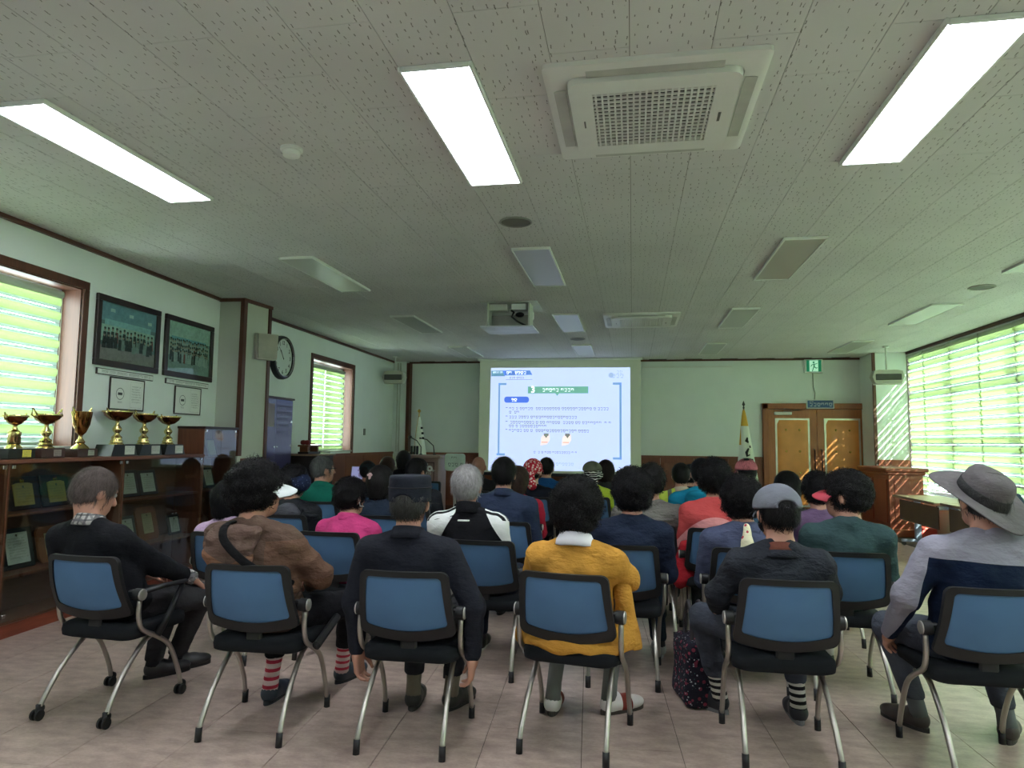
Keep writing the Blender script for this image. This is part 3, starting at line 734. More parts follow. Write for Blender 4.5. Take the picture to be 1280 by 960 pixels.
# ------------------------------------------------------------------ exit sign, room sign, cable
t = thing('exit_sign', 'green running man exit sign above the double door', 'sign', (3.375, FRONT - 0.001, 2.895))
MB().bbox((-0.17, -0.05, -0.14), (0.16, 0, 0.12), 0.006).build('housing', M_WHITE, t)
MB().box((-0.13, -0.053, -0.115), (0.13, -0.049, 0.105)).build('sign_face', emit('exit_green', (16, 120, 84), 0.35), t)
MB().box((-0.08, -0.0545, -0.11), (0.075, -0.0525, 0.10)).build('doorway_shape', emit('exit_white', (176, 226, 196), 0.4), t)
m = MB()
for a, b, w in (((0.005, 0.03), (0.0, -0.02), 0.02), ((0.0, -0.02), (0.04, -0.05), 0.014), ((0.04, -0.05), (0.06, -0.04), 0.012), ((0.0, -0.02), (-0.02, -0.07), 0.014), ((-0.02, -0.07), (-0.03, -0.11), 0.012), ((0.0, 0.03), (-0.04, 0.01), 0.011), ((-0.04, 0.01), (-0.055, -0.02), 0.01), ((0.005, 0.03), (0.04, 0.03), 0.011), ((0.04, 0.03), (0.06, 0.045), 0.01)):
    d = Vector((b[0] - a[0], 0, b[1] - a[1])).normalized(); nn = Vector((d.z, 0, -d.x)) * w * 0.6
    A, B = Vector((a[0], -0.0555, a[1])), Vector((b[0], -0.0555, b[1])); m.add([tuple(A + nn), tuple(B + nn), tuple(B - nn), tuple(A - nn)], [(0, 1, 2, 3)])
disc(m, -0.005, 0.06, 0.018, 0.02, -0.0555); m.build('running_figure', emit('exit_green', (16, 120, 84), 0.35), t)
t = thing('room_sign', 'blue room name plate with white lettering over the double door', 'sign', (3.455, FRONT - 0.092, 2.165))
MB().bbox((-0.245, -0.02, -0.085), (0.245, 0.0, 0.085), 0.004).build('plate_border', M_WHITE, t)
MB().box((-0.225, -0.022, -0.068), (0.225, -0.0195, 0.068)).build('blue_plate', plain('sign_blue', (44, 84, 130), 0.5), t)
m = MB(); marks(m, -0.19, 0.21, -0.045, 0.07, -0.0235, 51); marks(m, -0.19, -0.12, 0.035, 0.025, -0.0235, 52); m.build('lettering', plain('sign_white', (226, 232, 240), 0.5), t)
tag(MB().tube([(3.36, FRONT - 0.006, 2.755), (3.365, FRONT - 0.006, 2.5), (3.395, FRONT - 0.006, 2.38), (3.38, FRONT - 0.006, 2.25)], 0.006, 5).build('sign_cable', plain('cable_grey', (110, 116, 106), 0.6), smooth=True), 'thin grey cable between exit sign and room sign', 'cable')
t = thing('curtain_rail', 'thin white rail on the front wall right of the screen', 'rail', (0.9, FRONT, 2.88))
MB().box((-0.7, -0.04, 0), (1.0, -0.02, 0.018)).build('rail', M_WHITE, t); MB().box((-0.3, -0.02, 0), (-0.28, 0, 0.02)).build('bracket', M_WHITE, t)

# ------------------------------------------------------------------ wall clock
t = thing('wall_clock', 'round black rimmed wall clock with white face', 'clock'); t.matrix_world = MF @ Matrix.Translation((0.001, 8.70, 2.53)) @ Matrix.Rotation(PI / 2, 4, 'Y')
MB().lathe([(0.305, 0.0), (0.305, 0.035), (0.295, 0.07), (0.268, 0.075), (0.262, 0.05), (0.262, 0.03)], 40, caps=False).build('rim', M_BLACK, t, 40)
MB().lathe([(0.268, 0.0755), (0.262, 0.0775), (0.255, 0.062)], 40, caps=False).build('chrome_ring', M_CHROME, t, 40)
MB().lathe([(0.262, 0.04), (0.0, 0.04)], 40, caps=False).build('dial', plain('dial_white', (222, 230, 226), 0.5, var=0.01), t)
for h in range(1, 13):
    a = 2 * PI * h / 12; c = Vector((-math.cos(a) * 0.205, math.sin(a) * 0.205, 0.0415))
    text_mesh('numeral', str(h), 0.075, M_BLACK, face_M(c, (0, 1, 0), (-1, 0, 0)), t, bold=0.002)
for L, wd, ang, z in ((0.12, 0.012, (10 + 53 / 60) / 12, 0.044), (0.185, 0.008, 53 / 60, 0.047)):
    Mx = Matrix.Translation((0, 0, z)) @ Matrix.Rotation(-2 * PI * ang, 4, 'Z')
    MB(Mx).box((-L, -wd / 2, 0), (0.03, wd / 2, 0.002)).build('hand', M_BLACK, t)

# ------------------------------------------------------------------ framed group photographs, captions, certificates (left wall)
def MW(u, z, d=0.001): return ML @ Matrix.Translation((d, u, z)) @ Matrix(((0, -1, 0, 0), (1, 0, 0, 0), (0, 0, 1, 0), (0, 0, 0, 1)))
# local: x along the wall (towards the front of the room), -y out of the wall
def frame4(w, h, b, t_, mat, par, nm='frame_bar'):
    for a, c in (((-w / 2, -h / 2), (w / 2, -h / 2 + b)), ((-w / 2, h / 2 - b), (w / 2, h / 2)), ((-w / 2, -h / 2 + b), (-w / 2 + b, h / 2 - b)), ((w / 2 - b, -h / 2 + b), (w / 2, h / 2 - b))):
        MB().bbox((a[0], -t_, a[1]), (c[0], 0, c[1]), 0.004).build(nm, mat, par)
M_PF = plain('photo_frame_dark', (40, 26, 24), 0.35, var=0.2)
def group_photo(u, z, seed, label, pal):
    t = thing('framed_photo', label, 'picture'); t.matrix_world = MW(u, z); w, h = 0.885, 0.635
    frame4(w, h, 0.055, 0.03, M_PF, t)
    rn = random.Random(seed); W, H = w / 2 - 0.055, h / 2 - 0.055; y = -0.012
    pic = MB().box((-W, y, -H), (W, -0.002, H)).build('photo_print', plain('photo_base%d' % seed, pal[0], 0.35, var=0.1), t)
    def lay(name, rgb, fn): 
        m = MB(); fn(m); m.build(name, plain('photo_%s%d' % (name, seed), rgb, 0.35, var=0.15, vscale=30), pic)
    lay('ceiling_area', pal[1], lambda m: rect(m, -W, H * 0.35, W, H, y - 0.0004))
    lay('banner', pal[2], lambda m: rect(m, -W * 0.85, H * 0.22, W * 0.8, H * 0.42, y - 0.0008))
    def lamps(m):
        for cx, cz in ((-0.6, 0.75), (0.05, 0.7), (0.75, 0.6)): rect(m, cx * W - 0.03, cz * H - 0.015, cx * W + 0.03, cz * H + 0.015, y - 0.0008)
    lay('lamp_spots', (214, 226, 230), lamps)
    lay('backdrop', pal[3], lambda m: rect(m, -W * 0.95, -H * 0.35, W * 0.95, H * 0.22, y - 0.0006))
    lay('foreground', pal[4], lambda m: rect(m, -W, -H, W, -H * 0.5, y - 0.0006))
    n = pal[5]; rows = pal[6]
    for kind, rgb in (('dark_clothes', pal[7]), ('pale_clothes', pal[8]), ('red_clothes', (150, 50, 52)), ('faces', (190, 160, 146)), ('hair', (24, 22, 24))):
        rr = random.Random(seed)
        m = MB()
        for r in range(rows):
            for i in range(n):
                cx = -W * 0.9 + (i + 0.5 + 0.3 * (rr.random() - 0.5)) * 1.8 * W / n; cz = -H * 0.48 + r * H * 0.2 + rr.random() * 0.02; q = rr.random(); yy = y - 0.001 - 0.0006 * (rows - r)
                sz = 1.7 * W / n
                kk = 'red_clothes' if q > 0.95 else ('pale_clothes' if q > pal[9] else 'dark_clothes')
                if kk == kind: m.add([(cx - sz * 0.55, yy, cz - 0.04), (cx + sz * 0.55, yy, cz - 0.04), (cx + sz * 0.4, yy, cz + 0.06), (cx - sz * 0.4, yy, cz + 0.06)], [(0, 1, 2, 3)])
                if kind == 'faces': disc(m, cx, cz + 0.08, 0.014, 0.018, yy - 0.0002, 8)
                if kind == 'hair': disc(m, cx, cz + 0.092, 0.015, 0.011, yy - 0.0003, 8)
        if m.v: m.build(kind, plain('photo_%s%d' % (kind, seed), rgb, 0.4, var=0.2, vscale=40), pic)
    MB().box((-W, -0.0185, -H), (W, -0.0175, H)).build('cover_glass', M_GLASS, t)
group_photo(5.625, 2.352, 3, 'dark framed group photo nearer the window, people behind a table', ((120, 136, 152), (140, 168, 196), (180, 216, 232), (206, 224, 220), (168, 144, 152), 14, 2, (28, 28, 34), (150, 160, 160), 0.72))
group_photo(6.60, 2.352, 8, 'dark framed group photo nearer the column, crowd in pale shirts', ((146, 166, 170), (214, 230, 230), (146, 200, 226), (214, 214, 208), (168, 180, 184), 20, 3, (40, 44, 52), (196, 204, 206), 0.35))
for u, sd, l in ((5.62, 61, 'narrow white caption strip under the photo nearer the window'), (6.605, 62, 'narrow white caption strip under the photo nearer the column')):
    t = thing('caption_strip', l, 'caption'); t.matrix_world = MW(u, 1.985)
    MB().bbox((-0.39, -0.014, -0.028), (0.39, 0, 0.028), 0.002).build('backing', M_PF, t); MB().box((-0.378, -0.0155, -0.021), (0.384, -0.013, 0.021)).build('paper', M_WHITE, t)
    m = MB(); marks(m, -0.33, 0.34, -0.010, 0.022, -0.0162, sd); m.build('lettering', plain('ink', (70, 76, 74), 0.7), t)
for u, sd, l in ((5.65, 63, 'framed white certificate with round emblem behind the trophies'), (6.62, 64, 'framed white certificate with round emblem beside the tall cabinet')):
    t = thing('framed_certificate', l, 'certificate'); t.matrix_world = MW(u, 1.80)
    frame4(0.48, 0.30, 0.012, 0.018, M_PF, t)
    MB().box((-0.228, -0.012, -0.138), (0.228, -0.002, 0.138)).build('paper', M_WHITE, t)
    m = MB()
    for i in range(20):
        a, b = 2 * PI * i / 20, 2 * PI * (i + 1) / 20
        m.add([(-0.1 + r * math.cos(q), -0.0125, 0.0 + r * math.sin(q)) for r, q in ((0.055, a), (0.055, b), (0.050, b), (0.050, a))], [(0, 1, 2, 3)])
    rect(m, -0.13, -0.012, -0.07, 0.012, -0.0125); marks(m, -0.13, -0.07, -0.085, 0.016, -0.0125, sd)
    m.build('emblem', plain('ink', (70, 76, 74), 0.7), t)
    m = MB()
    for a, b, c, d in ((0.04, -0.12, 0.041, 0.12), (0.205, -0.12, 0.206, 0.12), (0.04, 0.12, 0.206, 0.121), (0.04, -0.12, 0.206, -0.119)): rect(m, a, b, c, d, -0.0125)
    for k in range(7): marks(m, 0.06, 0.19, 0.07 - k * 0.024, 0.012, -0.0125, sd + 10 + k)
    m.build('document_print', plain('ink', (70, 76, 74), 0.7), t)
tag(MB(MF).bbox((0.001, 11.86, 1.49), (0.012, 11.95, 1.61), 0.003).build('wall_socket', plain('socket_grey', (120, 124, 116), 0.5)), 'small grey wall switch right of the far window', 'switch')

# ------------------------------------------------------------------ glazed display cabinets along the left wall
M_CAB = wood('cabinet_wood', (112, 66, 48), 'Y', 0.4, 1.0, 0.2)
M_CABV = wood('cabinet_wood_upright', (116, 68, 48), 'Z', 0.4, 1.0, 0.2)
M_CABI = wood('cabinet_wood_inside', (92, 56, 44), 'Y', 0.5, 1.0, 0.2)
M_CABG = glass('cabinet_glass', (238, 244, 242), 0.25, 0.03)
D = 0.30
def cabinet(u0, u1, label, z1=1.205, shelves=(0.42, 0.85), split=0.5, tall=False):
    t = thing('display_cabinet', label, 'cabinet', group=None if tall else 'low glazed display cabinets'); t.matrix_world = ML
    MB().box((0.004, u0 + 0.02, 0.1), (0.016, u1 - 0.02, z1)).build('back_panel', M_CABI, t)
    for a in (u0, u1 - 0.02): MB().bbox((0.004, a, 0.0), (D, a + 0.02, z1), 0.002).build('side_panel', M_CABV, t)
    MB().bbox((0.016, u0 + 0.02, 0.09), (D - 0.01, u1 - 0.02, 0.11), 0.002).build('bottom_shelf', M_CAB, t)
    MB().box((0.02, u0 + 0.02, 0.0), (D - 0.004, u1 - 0.02, 0.09)).build('plinth', wood('plinth_wood', (128, 62, 42), 'Y', 0.4), t)
    for z in shelves: MB().bbox((0.016, u0 + 0.02, z - 0.018), (D - 0.02, u1 - 0.02, z), 0.002).build('shelf', M_CAB, t)
    um = u0 + (u1 - u0) * split
    for k, (a, b) in enumerate(((u0 + 0.003, um - 0.002), (um + 0.002, u1 - 0.003))):
        g = MB().box((D + 0.002, a, 0.1), (D + 0.007, b, z1 - 0.004)).build('glass_door', M_CABG, t)
        e = a + 0.015 if k == 0 else b - 0.045
        for z in (z1 - 0.035, 0.14): MB().bbox((D - 0.002, e, z), (D + 0.012, e + 0.03, z + 0.028), 0.003).build('hinge', M_CHROME, g)
        q = b - 0.04 if k == 0 else a + 0.01
        MB().bbox((D + 0.0, q, 0.66), (D + 0.014, q + 0.03, 0.675), 0.003).build('catch', M_CHROME, g)
    return t
cabinet(2.87, 4.075, 'low glazed trophy cabinet cut off by the left edge of the photo')
cabinet(4.085, 5.255, 'low glazed cabinet with the two gold plaques behind the seated man in black', split=0.62)
cabinet(5.265, 6.475, 'low glazed cabinet with pale plaques next to the tall display cabinet', split=0.62)
tag(MB(ML).bbox((0.003, 2.86, 1.207), (D + 0.02, 6.48, 1.235), 0.003).build('cabinet_top', M_CAB), 'long brown wooden top board under the row of trophies', 'board')
t = cabinet(6.485, 7.14, 'tall glazed display cabinet standing against the column', 1.50, (0.42, 0.85, 1.20), 0.5, True)
MB().bbox((0.003, 6.47, 1.50), (D + 0.02, 7.155, 1.525), 0.003).build('top_board', plain('cabinet_top_dark', (52, 36, 32), 0.4), t)

def plaque(kind, u, z, w, h, label, lean=14, d=0.12, seed=0):
    t = thing('award_plaque', label, 'plaque', group='plaques in the display cabinets')
    t.matrix_world = ML @ Matrix.Translation((d, u, z)) @ Matrix(((0, -1, 0, 0), (1, 0, 0, 0), (0, 0, 1, 0), (0, 0, 0, 1))) @ Matrix.Rotation(math.radians(-lean), 4, 'X')
    fm = {'gold': plain('plaque_dark_wood', (44, 28, 24), 0.35), 'white': plain('plaque_black', (26, 30, 30), 0.35), 'wood': plain('plaque_brown', (134, 78, 44), 0.4)}[kind]
    pm = {'gold': plain('plate_gold', (176, 152, 92), 0.35, 0.45, var=0.06), 'white': plain('plate_white', (190, 196, 182), 0.5), 'wood': plain('plate_cream', (186, 178, 140), 0.5)}[kind]
    if kind == 'wood':
        MB().prism([(-w / 2 + 0.03, 0), (w / 2 - 0.03, 0), (w / 2, 0.04), (w / 2, h - 0.04), (w / 2 - 0.03, h), (-w / 2 + 0.03, h), (-w / 2, h - 0.04), (-w / 2, 0.04)], -0.02, 0, 1).build('board', fm, t)
    else: MB().bbox((-w / 2, -0.02, 0), (w / 2, 0, h), 0.006).build('board', fm, t)
    a, b = w * (0.30 if kind == 'gold' else 0.34 if kind == 'white' else 0.24), h * (0.12 if kind != 'wood' else 0.2)
    if kind == 'gold':
        p = MB().prism([(-a, b), (a, b), (a, h * 0.76), (a * 0.55, h * 0.80), (-a * 0.55, h * 0.80), (-a, h * 0.76)], -0.026, -0.02, 1).build('engraved_plate', pm, t)
        MB().ball((0, -0.024, h * 0.87), (0.022, 0.008, 0.02), 10, 6).build('medallion', M_GOLD, t, True)
    else: p = MB().bbox((-a, -0.025, b), (a, -0.02, h - b), 0.002).build('inscribed_plate', pm, t)
    m = MB(); zz = h - b - 0.05
    disc(m, 0, h - b - 0.02 - (0.03 if kind == 'gold' else 0), 0.010, 0.010, -0.0268)
    while zz > b + 0.02: marks(m, -a * 0.8, a * 0.8, zz - (0.02 if kind == 'gold' else 0), 0.011, -0.0268, seed + int(zz * 1000)); zz -= 0.02
    m.build('inscription', plain('inscription_ink', (110, 104, 84), 0.6), p)
    MB().tube([(0, 0.004, h * 0.65), (0, 0.055, h * 0.13)], 0.006, 5).build('easel_strut', fm, t)
PL = [('white', 4.215, 0.85, 0.15, 0.20, 'small pale plaque at the left edge of the upper shelf'),
      ('gold', 4.43, 0.85, 0.30, 0.25, 'gold plate plaque, left one of the two gold plaques'), ('gold', 4.75, 0.85, 0.29, 0.25, 'gold plate plaque, right one of the two gold plaques'),
      ('white', 4.42, 0.42, 0.30, 0.30, 'large black framed certificate plaque on the shelf below the gold plaques'), ('wood', 4.74, 0.42, 0.26, 0.28, 'brown wooden plaque half hidden behind the man in black'),
      ('white', 5.60, 0.85, 0.28, 0.25, 'black framed pale plaque, left of the upper shelf pair'), ('white', 5.88, 0.85, 0.27, 0.24, 'black framed pale plaque, right of the upper shelf pair'),
      ('white', 5.61, 0.42, 0.28, 0.26, 'black framed pale plaque beside the brown octagonal plaque'), ('wood', 5.92, 0.42, 0.30, 0.32, 'brown octagonal wooden plaque with cream plate'),
      ('white', 6.33, 0.42, 0.20, 0.20, 'small pale plaque in the lower right corner beside the tall cabinet'), ('wood', 5.86, 0.11, 0.22, 0.20, 'small brown plaque on the bottom shelf'),
      ('white', 6.68, 0.85, 0.22, 0.24, 'black framed pale plaque, left one in the middle of the tall cabinet'), ('white', 6.92, 0.85, 0.22, 0.23, 'black framed pale plaque, right one in the middle of the tall cabinet'),
      ('white', 6.70, 0.42, 0.20, 0.28, 'pale plaque low in the tall cabinet')]
for k, (kd, u, z, w, h, l) in enumerate(PL): plaque(kd, u, z + 0.001, w, h, l, seed=100 + 7 * k)
for k, (u, w, h, c) in enumerate(((6.66, 0.20, 0.24, (176, 184, 196)), (6.93, 0.16, 0.19, (206, 206, 190)))):
    t = thing('framed_card', ('bluish photo card', 'cream certificate card')[k] + ' in the top of the tall display cabinet', 'card')
    t.matrix_world = ML @ Matrix.Translation((0.14, u, 1.202)) @ Matrix(((0, -1, 0, 0), (1, 0, 0, 0), (0, 0, 1, 0), (0, 0, 0, 1))) @ Matrix.Rotation(math.radians(-14), 4, 'X')
    MB().bbox((-w / 2, -0.012, 0), (w / 2, 0, h), 0.003).build('card_frame', plain('silver_frame', (150, 150, 150), 0.3, 0.6), t)
    MB().box((-w / 2 + 0.012, -0.0135, 0.012), (w / 2 - 0.012, -0.011, h - 0.012)).build('card', plain('card%d' % k, c, 0.5), t)

# ------------------------------------------------------------------ trophies
def trophy_mat(name, rgb, r):
    return plain(name, rgb, r, 1.0, var=0.06)
M_CUPG = trophy_mat('cup_gold', (226, 204, 140), 0.16); M_CUPC = trophy_mat('cup_copper', (128, 84, 56), 0.25); M_CUPS = trophy_mat('cup_silver', (214, 208, 190), 0.16)
def trophy(u, w, h, base, cup, handles, label, plate=(200, 200, 190), d=0.165, stem='balls'):
    t = thing('trophy_cup', label, 'trophy', group='trophy cups on the cabinet top'); t.matrix_world = ML @ Matrix.Translation((d, u, 1.236)) @ Matrix.Rotation(PI / 2, 4, 'Z')
    bw, bh, bm = base
    if bm == 'flared': MB().prism([(-bw / 2, 0), (bw / 2, 0), (bw / 2 - 0.035, bh), (-bw / 2 + 0.035, bh)], -0.085, 0.085, 1).build('base', plain('trophy_black', (20, 24, 24), 0.3), t)
    else: MB().bbox((-bw / 2, -0.075, 0), (bw / 2, 0.075, bh), 0.004).build('base', plain('trophy_brown', (62, 38, 34), 0.35) if bm == 'brown' else plain('trophy_black', (20, 24, 24), 0.3), t)
    # name plate on the room side
    sl = 0.035 * 0.0
    MB().box((0.0, -0.089 if bm == 'flared' else -0.079, 0.012), (bw / 2 - 0.045, -0.084 if bm == 'flared' else -0.074, bh - 0.012)).build('name_plate', plain('plate%d%d%d' % plate, plate, 0.35, 0.2), t)
    m = MB(); yy = -0.0895 if bm == 'flared' else -0.0795
    for k in range(3): marks(m, 0.006, bw / 2 - 0.05, bh - 0.03 - k * 0.016, 0.009, yy, 300 + int(u * 10) + k)
    m.build('engraving', plain('ink', (70, 76, 74), 0.7), t)
    H = h - bh
    if stem == 'balls':
        pf = [(0.062, 0), (0.06, 0.02 * H), (0.048, 0.04 * H), (0.052, 0.10 * H), (0.040, 0.16 * H), (0.044, 0.22 * H), (0.022, 0.30 * H), (0.020, 0.34 * H), (0.036, 0.42 * H), (0.038, 0.48 * H), (0.018, 0.58 * H), (0.014, 0.66 * H), (0.018, 0.70 * H)]
    elif stem == 'column':
        pf = [(0.055, 0), (0.05, 0.05 * H), (0.035, 0.12 * H), (0.042, 0.16 * H), (0.042, 0.5 * H), (0.02, 0.56 * H), (0.014, 0.66 * H), (0.018, 0.70 * H)]
    else:
        pf = [(0.07, 0), (0.06, 0.05 * H), (0.03, 0.14 * H), (0.036, 0.18 * H), (0.016, 0.28 * H), (0.014, 0.34 * H), (0.018, 0.36 * H)]
    MB().lathe([(r, bh + z) for r, z in pf], 20).build('stem', M_CUPS if cup == 'silver' else M_CUPG, t, 50)
    z0 = bh + pf[-1][1]; zt = h; cw = w / 2
    if stem == 'tall': cp = [(0.016, z0), (cw * 0.45, z0 + 0.12 * (zt - z0)), (cw * 0.75, z0 + 0.45 * (zt - z0)), (cw * 0.86, z0 + 0.8 * (zt - z0)), (cw * 0.9, zt), (cw * 0.84, zt), (cw * 0.7, z0 + 0.5 * (zt - z0)), (0.01, z0 + 0.15 * (zt - z0))]
    else: cp = [(0.018, z0), (cw * 0.5, z0 + 0.15 * (zt - z0)), (cw * 0.85, z0 + 0.55 * (zt - z0)), (cw, zt), (cw * 0.95, zt), (cw * 0.78, z0 + 0.6 * (zt - z0)), (0.01, z0 + 0.25 * (zt - z0))]
    MB().lathe(cp, 24, caps=False).build('cup', M_CUPC if stem != 'tall' else trophy_mat('cup_bronze', (168, 120, 70), 0.15), t, 60)
    MB().lathe([(cp[3][0] * 1.01, zt - 0.012), (cp[3][0] * 1.04, zt - 0.004), (cp[3][0] * 1.0, zt + 0.002)], 24, caps=False).build('rim', M_CUPG, t, True)
    for s in (-1, 1) if handles else ():
        r = cp[3][0]
        MB().tube([(s * r * 0.95, 0, zt - 0.01), (s * (r + 0.03 * handles), 0, zt + 0.03 * handles), (s * (r + 0.035 * handles), 0, zt - 0.01), (s * (r + 0.01), 0, zt - 0.35 * (zt - z0)), (s * r * 0.6, 0, z0 + 0.25 * (zt - z0))], [0.008, 0.007, 0.008, 0.007, 0.005], 7).build('handle', M_CUPG, t, True)
trophy(4.255, 0.16, 0.315, (0.24, 0.075, 'black'), 'gold', 0.5, 'trophy with yellow name plate at the left edge', (226, 210, 90), stem='column')
trophy(4.545, 0.20, 0.335, (0.235, 0.075, 'brown'), 'gold', 1.4, 'wide trophy with large curled handles on a brown base', (150, 140, 132))
trophy(4.905, 0.17, 0.37, (0.225, 0.068, 'brown'), 'gold', 1.0, 'tall bronze cup trophy with small handles on a brown base', (170, 176, 160), stem='tall')
trophy(5.335, 0.25, 0.395, (0.34, 0.10, 'flared'), 'gold', 0.6, 'leftmost of the three gold bowl trophies on black bases', (206, 208, 196))
trophy(5.70, 0.22, 0.385, (0.33, 0.10, 'flared'), 'gold', 1.0, 'middle one of the three gold bowl trophies on black bases', (206, 208, 196))
trophy(6.07, 0.22, 0.375, (0.33, 0.10, 'flared'), 'gold', 0.4, 'rightmost of the three gold bowl trophies on black bases', (206, 208, 196))

# ------------------------------------------------------------------ purple glazed cabinet, black chest, side desk and laptop
t = thing('glass_cabinet', 'tall cabinet with purple glass doors under the clock', 'cabinet'); t.matrix_world = MF
M_PUR = plain('purple_glass', (78, 76, 116), 0.12, var=0.1, vscale=3)
MB().box((0.04, 7.80, 0.05), (0.21, 8.70, 1.93)).build('carcass', M_CABV, t)
MB().bbox((0.037, 7.79, 1.93), (0.24, 8.715, 1.955), 0.004).build('top_board', plain('cabinet_top_dark', (52, 36, 32), 0.4), t)
for a, b in ((7.805, 8.245), (8.25, 8.695)):
    g = MB().box((0.212, a, 0.06), (0.219, b, 1.925)).build('glass_door', M_PUR, t)
    for z in (1.62, 1.30): MB().bbox((0.209, a + 0.005 if a < 8 else b - 0.035, z), (0.226, a + 0.035 if a < 8 else b - 0.005, z + 0.03), 0.003).build('hinge', M_CHROME, g)
    MB().bbox((0.219, (b - 0.05) if a < 8 else a + 0.01, 1.29), (0.235, (b - 0.01) if a < 8 else a + 0.05, 1.305), 0.003).build('catch', M_CHROME, g)
MB().box((0.22, 7.93, 1.56), (0.222, 8.2, 1.86)).build('paper_notice', plain('notice_paper', (150, 138, 146), 0.6), t)
m = MB(ML.inverted() @ ML)
for k in range(5):
    mm = Matrix.Translation((0.2235, 0, 0)) @ Matrix(((0, -1, 0, 0), (1, 0, 0, 0), (0, 0, 1, 0), (0, 0, 0, 1)))
    q = MB(mm); marks(q, 8.27, 8.66, 1.80 - k * 0.085, 0.05, 0, 400 + k); m.v, off = m.v + q.v, len(m.v); m.f += [tuple(i + off for i in f) for f in q.f]
m.build('lettering', plain('purple_ink', (58, 56, 92), 0.4), t)

t = thing('black_chest', 'dark wooden chest with a pale top below the small far window', 'chest'); t.matrix_world = MF
MB().bbox((0.04, 8.86, 0), (0.50, 9.45, 1.17), 0.006).build('body', plain('chest_dark', (34, 28, 26), 0.4), t)
MB().bbox((0.037, 8.84, 1.17), (0.53, 9.47, 1.195), 0.005).build('top', wood('chest_top', (150, 128, 104), 'Y', 0.4), t)
MB().bbox((0.495, 8.87, 0.05), (0.515, 8.895, 1.16), 0.003).build('door_strip', wood('chest_strip', (120, 70, 50), 'Z'), t)
t = thing('gavel_stand', 'red wooden gavel and stand on the dark chest', 'gavel'); t.matrix_world = MF @ Matrix.Translation((0.28, 9.12, 1.196))
MB().bbox((-0.08, -0.19, 0), (0.08, 0.19, 0.03), 0.004).build('base', plain('gavel_black', (30, 24, 22), 0.4), t)
for u in (-0.16, 0.16): MB().bbox((-0.06, u - 0.02, 0.03), (0.06, u + 0.02, 0.10), 0.004).build('post', wood('gavel_wood', (110, 66, 36), 'Y'), t)
MB().bbox((-0.08, -0.2, 0.10), (0.08, 0.22, 0.125), 0.004).build('rest', wood('gavel_wood', (110, 66, 36), 'Y'), t)
MB().tube([(0, -0.1, 0.15), (0, 0.16, 0.14)], 0.01, 8).build('shaft', wood('gavel_wood', (110, 66, 36), 'Y'), t, True)
MB().lathe([(0.03, -0.06), (0.036, -0.03), (0.03, 0), (0.036, 0.03), (0.03, 0.06)], 14, Matrix.Translation((0, -0.13, 0.16)) @ Matrix.Rotation(PI / 2, 4, 'Y')).build('head', plain('gavel_red', (120, 34, 32), 0.35), t, True)
tag(MB(MF).bbox((0.08, 9.50, 1.172), (0.30, 9.80, 1.235), 0.01).build('paper_stack', plain('paper_stack_grey', (170, 176, 160), 0.7)), 'stack of pale papers on the low ledge under the far window', 'paper')
tag(MB(MF).bbox((0.04, 9.48, 0.0), (0.32, 9.86, 1.17), 0.005).build('low_cupboard', M_CABV), 'brown low cupboard under the far window', 'cupboard')

t = thing('side_desk', 'small wooden side desk carrying the laptop', 'desk', (-3.86, 9.75, 0))
MB().bbox((-0.42, -0.35, 0.755), (0.42, 0.35, 0.785), 0.005).build('desk_top', wood('desk_top_wood', (170, 146, 112), 'X'), t)
for s in (-1, 1): MB().bbox((s * 0.38 - 0.02, -0.32, 0), (s * 0.38 + 0.02, 0.32, 0.755), 0.004).build('side_panel', plain('desk_dark', (52, 38, 32), 0.5), t)
MB().bbox((-0.36, -0.33, 0.55), (0.36, -0.31, 0.755), 0.004).build('apron', plain('desk_dark', (52, 38, 32), 0.5), t)
t = thing('laptop', 'open laptop with pale lilac screen on the side desk', 'laptop', (-4.02, 9.62, 0.786), math.radians(8))
MB().bbox((-0.16, -0.05, 0), (0.16, 0.17, 0.015), 0.004).build('keyboard_base', plain('laptop_dark', (50, 52, 60), 0.4), t)
Ml = Matrix.Translation((0, 0.17, 0.012)) @ Matrix.Rotation(math.radians(-20), 4, 'X')
lid = MB(Ml).bbox((-0.16, 0, 0), (0.16, 0.01, 0.22), 0.004).build('lid', plain('laptop_dark', (50, 52, 60), 0.4), t)
MB(Ml).box((-0.148, -0.0015, 0.014), (0.148, 0.0, 0.208)).build('screen', emit('laptop_screen', (130, 132, 172), 0.55), lid)
m = MB(Ml); rect(m, -0.06, 0.14, 0.05, 0.165, -0.0022); rect(m, -0.04, 0.05, 0.0, 0.11, -0.0022); m.build('screen_print', emit('laptop_ink', (110, 100, 140), 0.35), lid)

# ------------------------------------------------------------------ podium with microphones, small sign, flags
M_POD = plain('podium_brown', (138, 114, 108), 0.5, var=0.06)
t = thing('podium', 'taupe lectern with a white logo on its front', 'lectern', (-3.33, 10.55, 0))
MB().bbox((-0.30, -0.02, 0.02), (0.28, 0.46, 1.12), 0.008).build('body', M_POD, t)
MB().bbox((-0.33, -0.05, 1.12), (0.31, 0.48, 1.17), 0.01).build('top', M_POD, t)
MB().bbox((-0.32, -0.04, 0), (0.30, 0.48, 0.04), 0.006).build('foot', M_POD, t)
frame_pts = [(-0.24, 0.16), (0.22, 0.16), (0.22, 1.06), (-0.24, 1.06)]
for a, b in (((-0.24, 0.16), (-0.225, 1.06)), ((0.205, 0.16), (0.22, 1.06)), ((-0.24, 1.045), (0.22, 1.06)), ((-0.24, 0.16), (0.22, 0.175))):
    MB().bbox((a[0], -0.032, a[1]), (b[0], -0.018, b[1]), 0.003).build('panel_moulding', plain('podium_line', (74, 46, 46), 0.5), t)
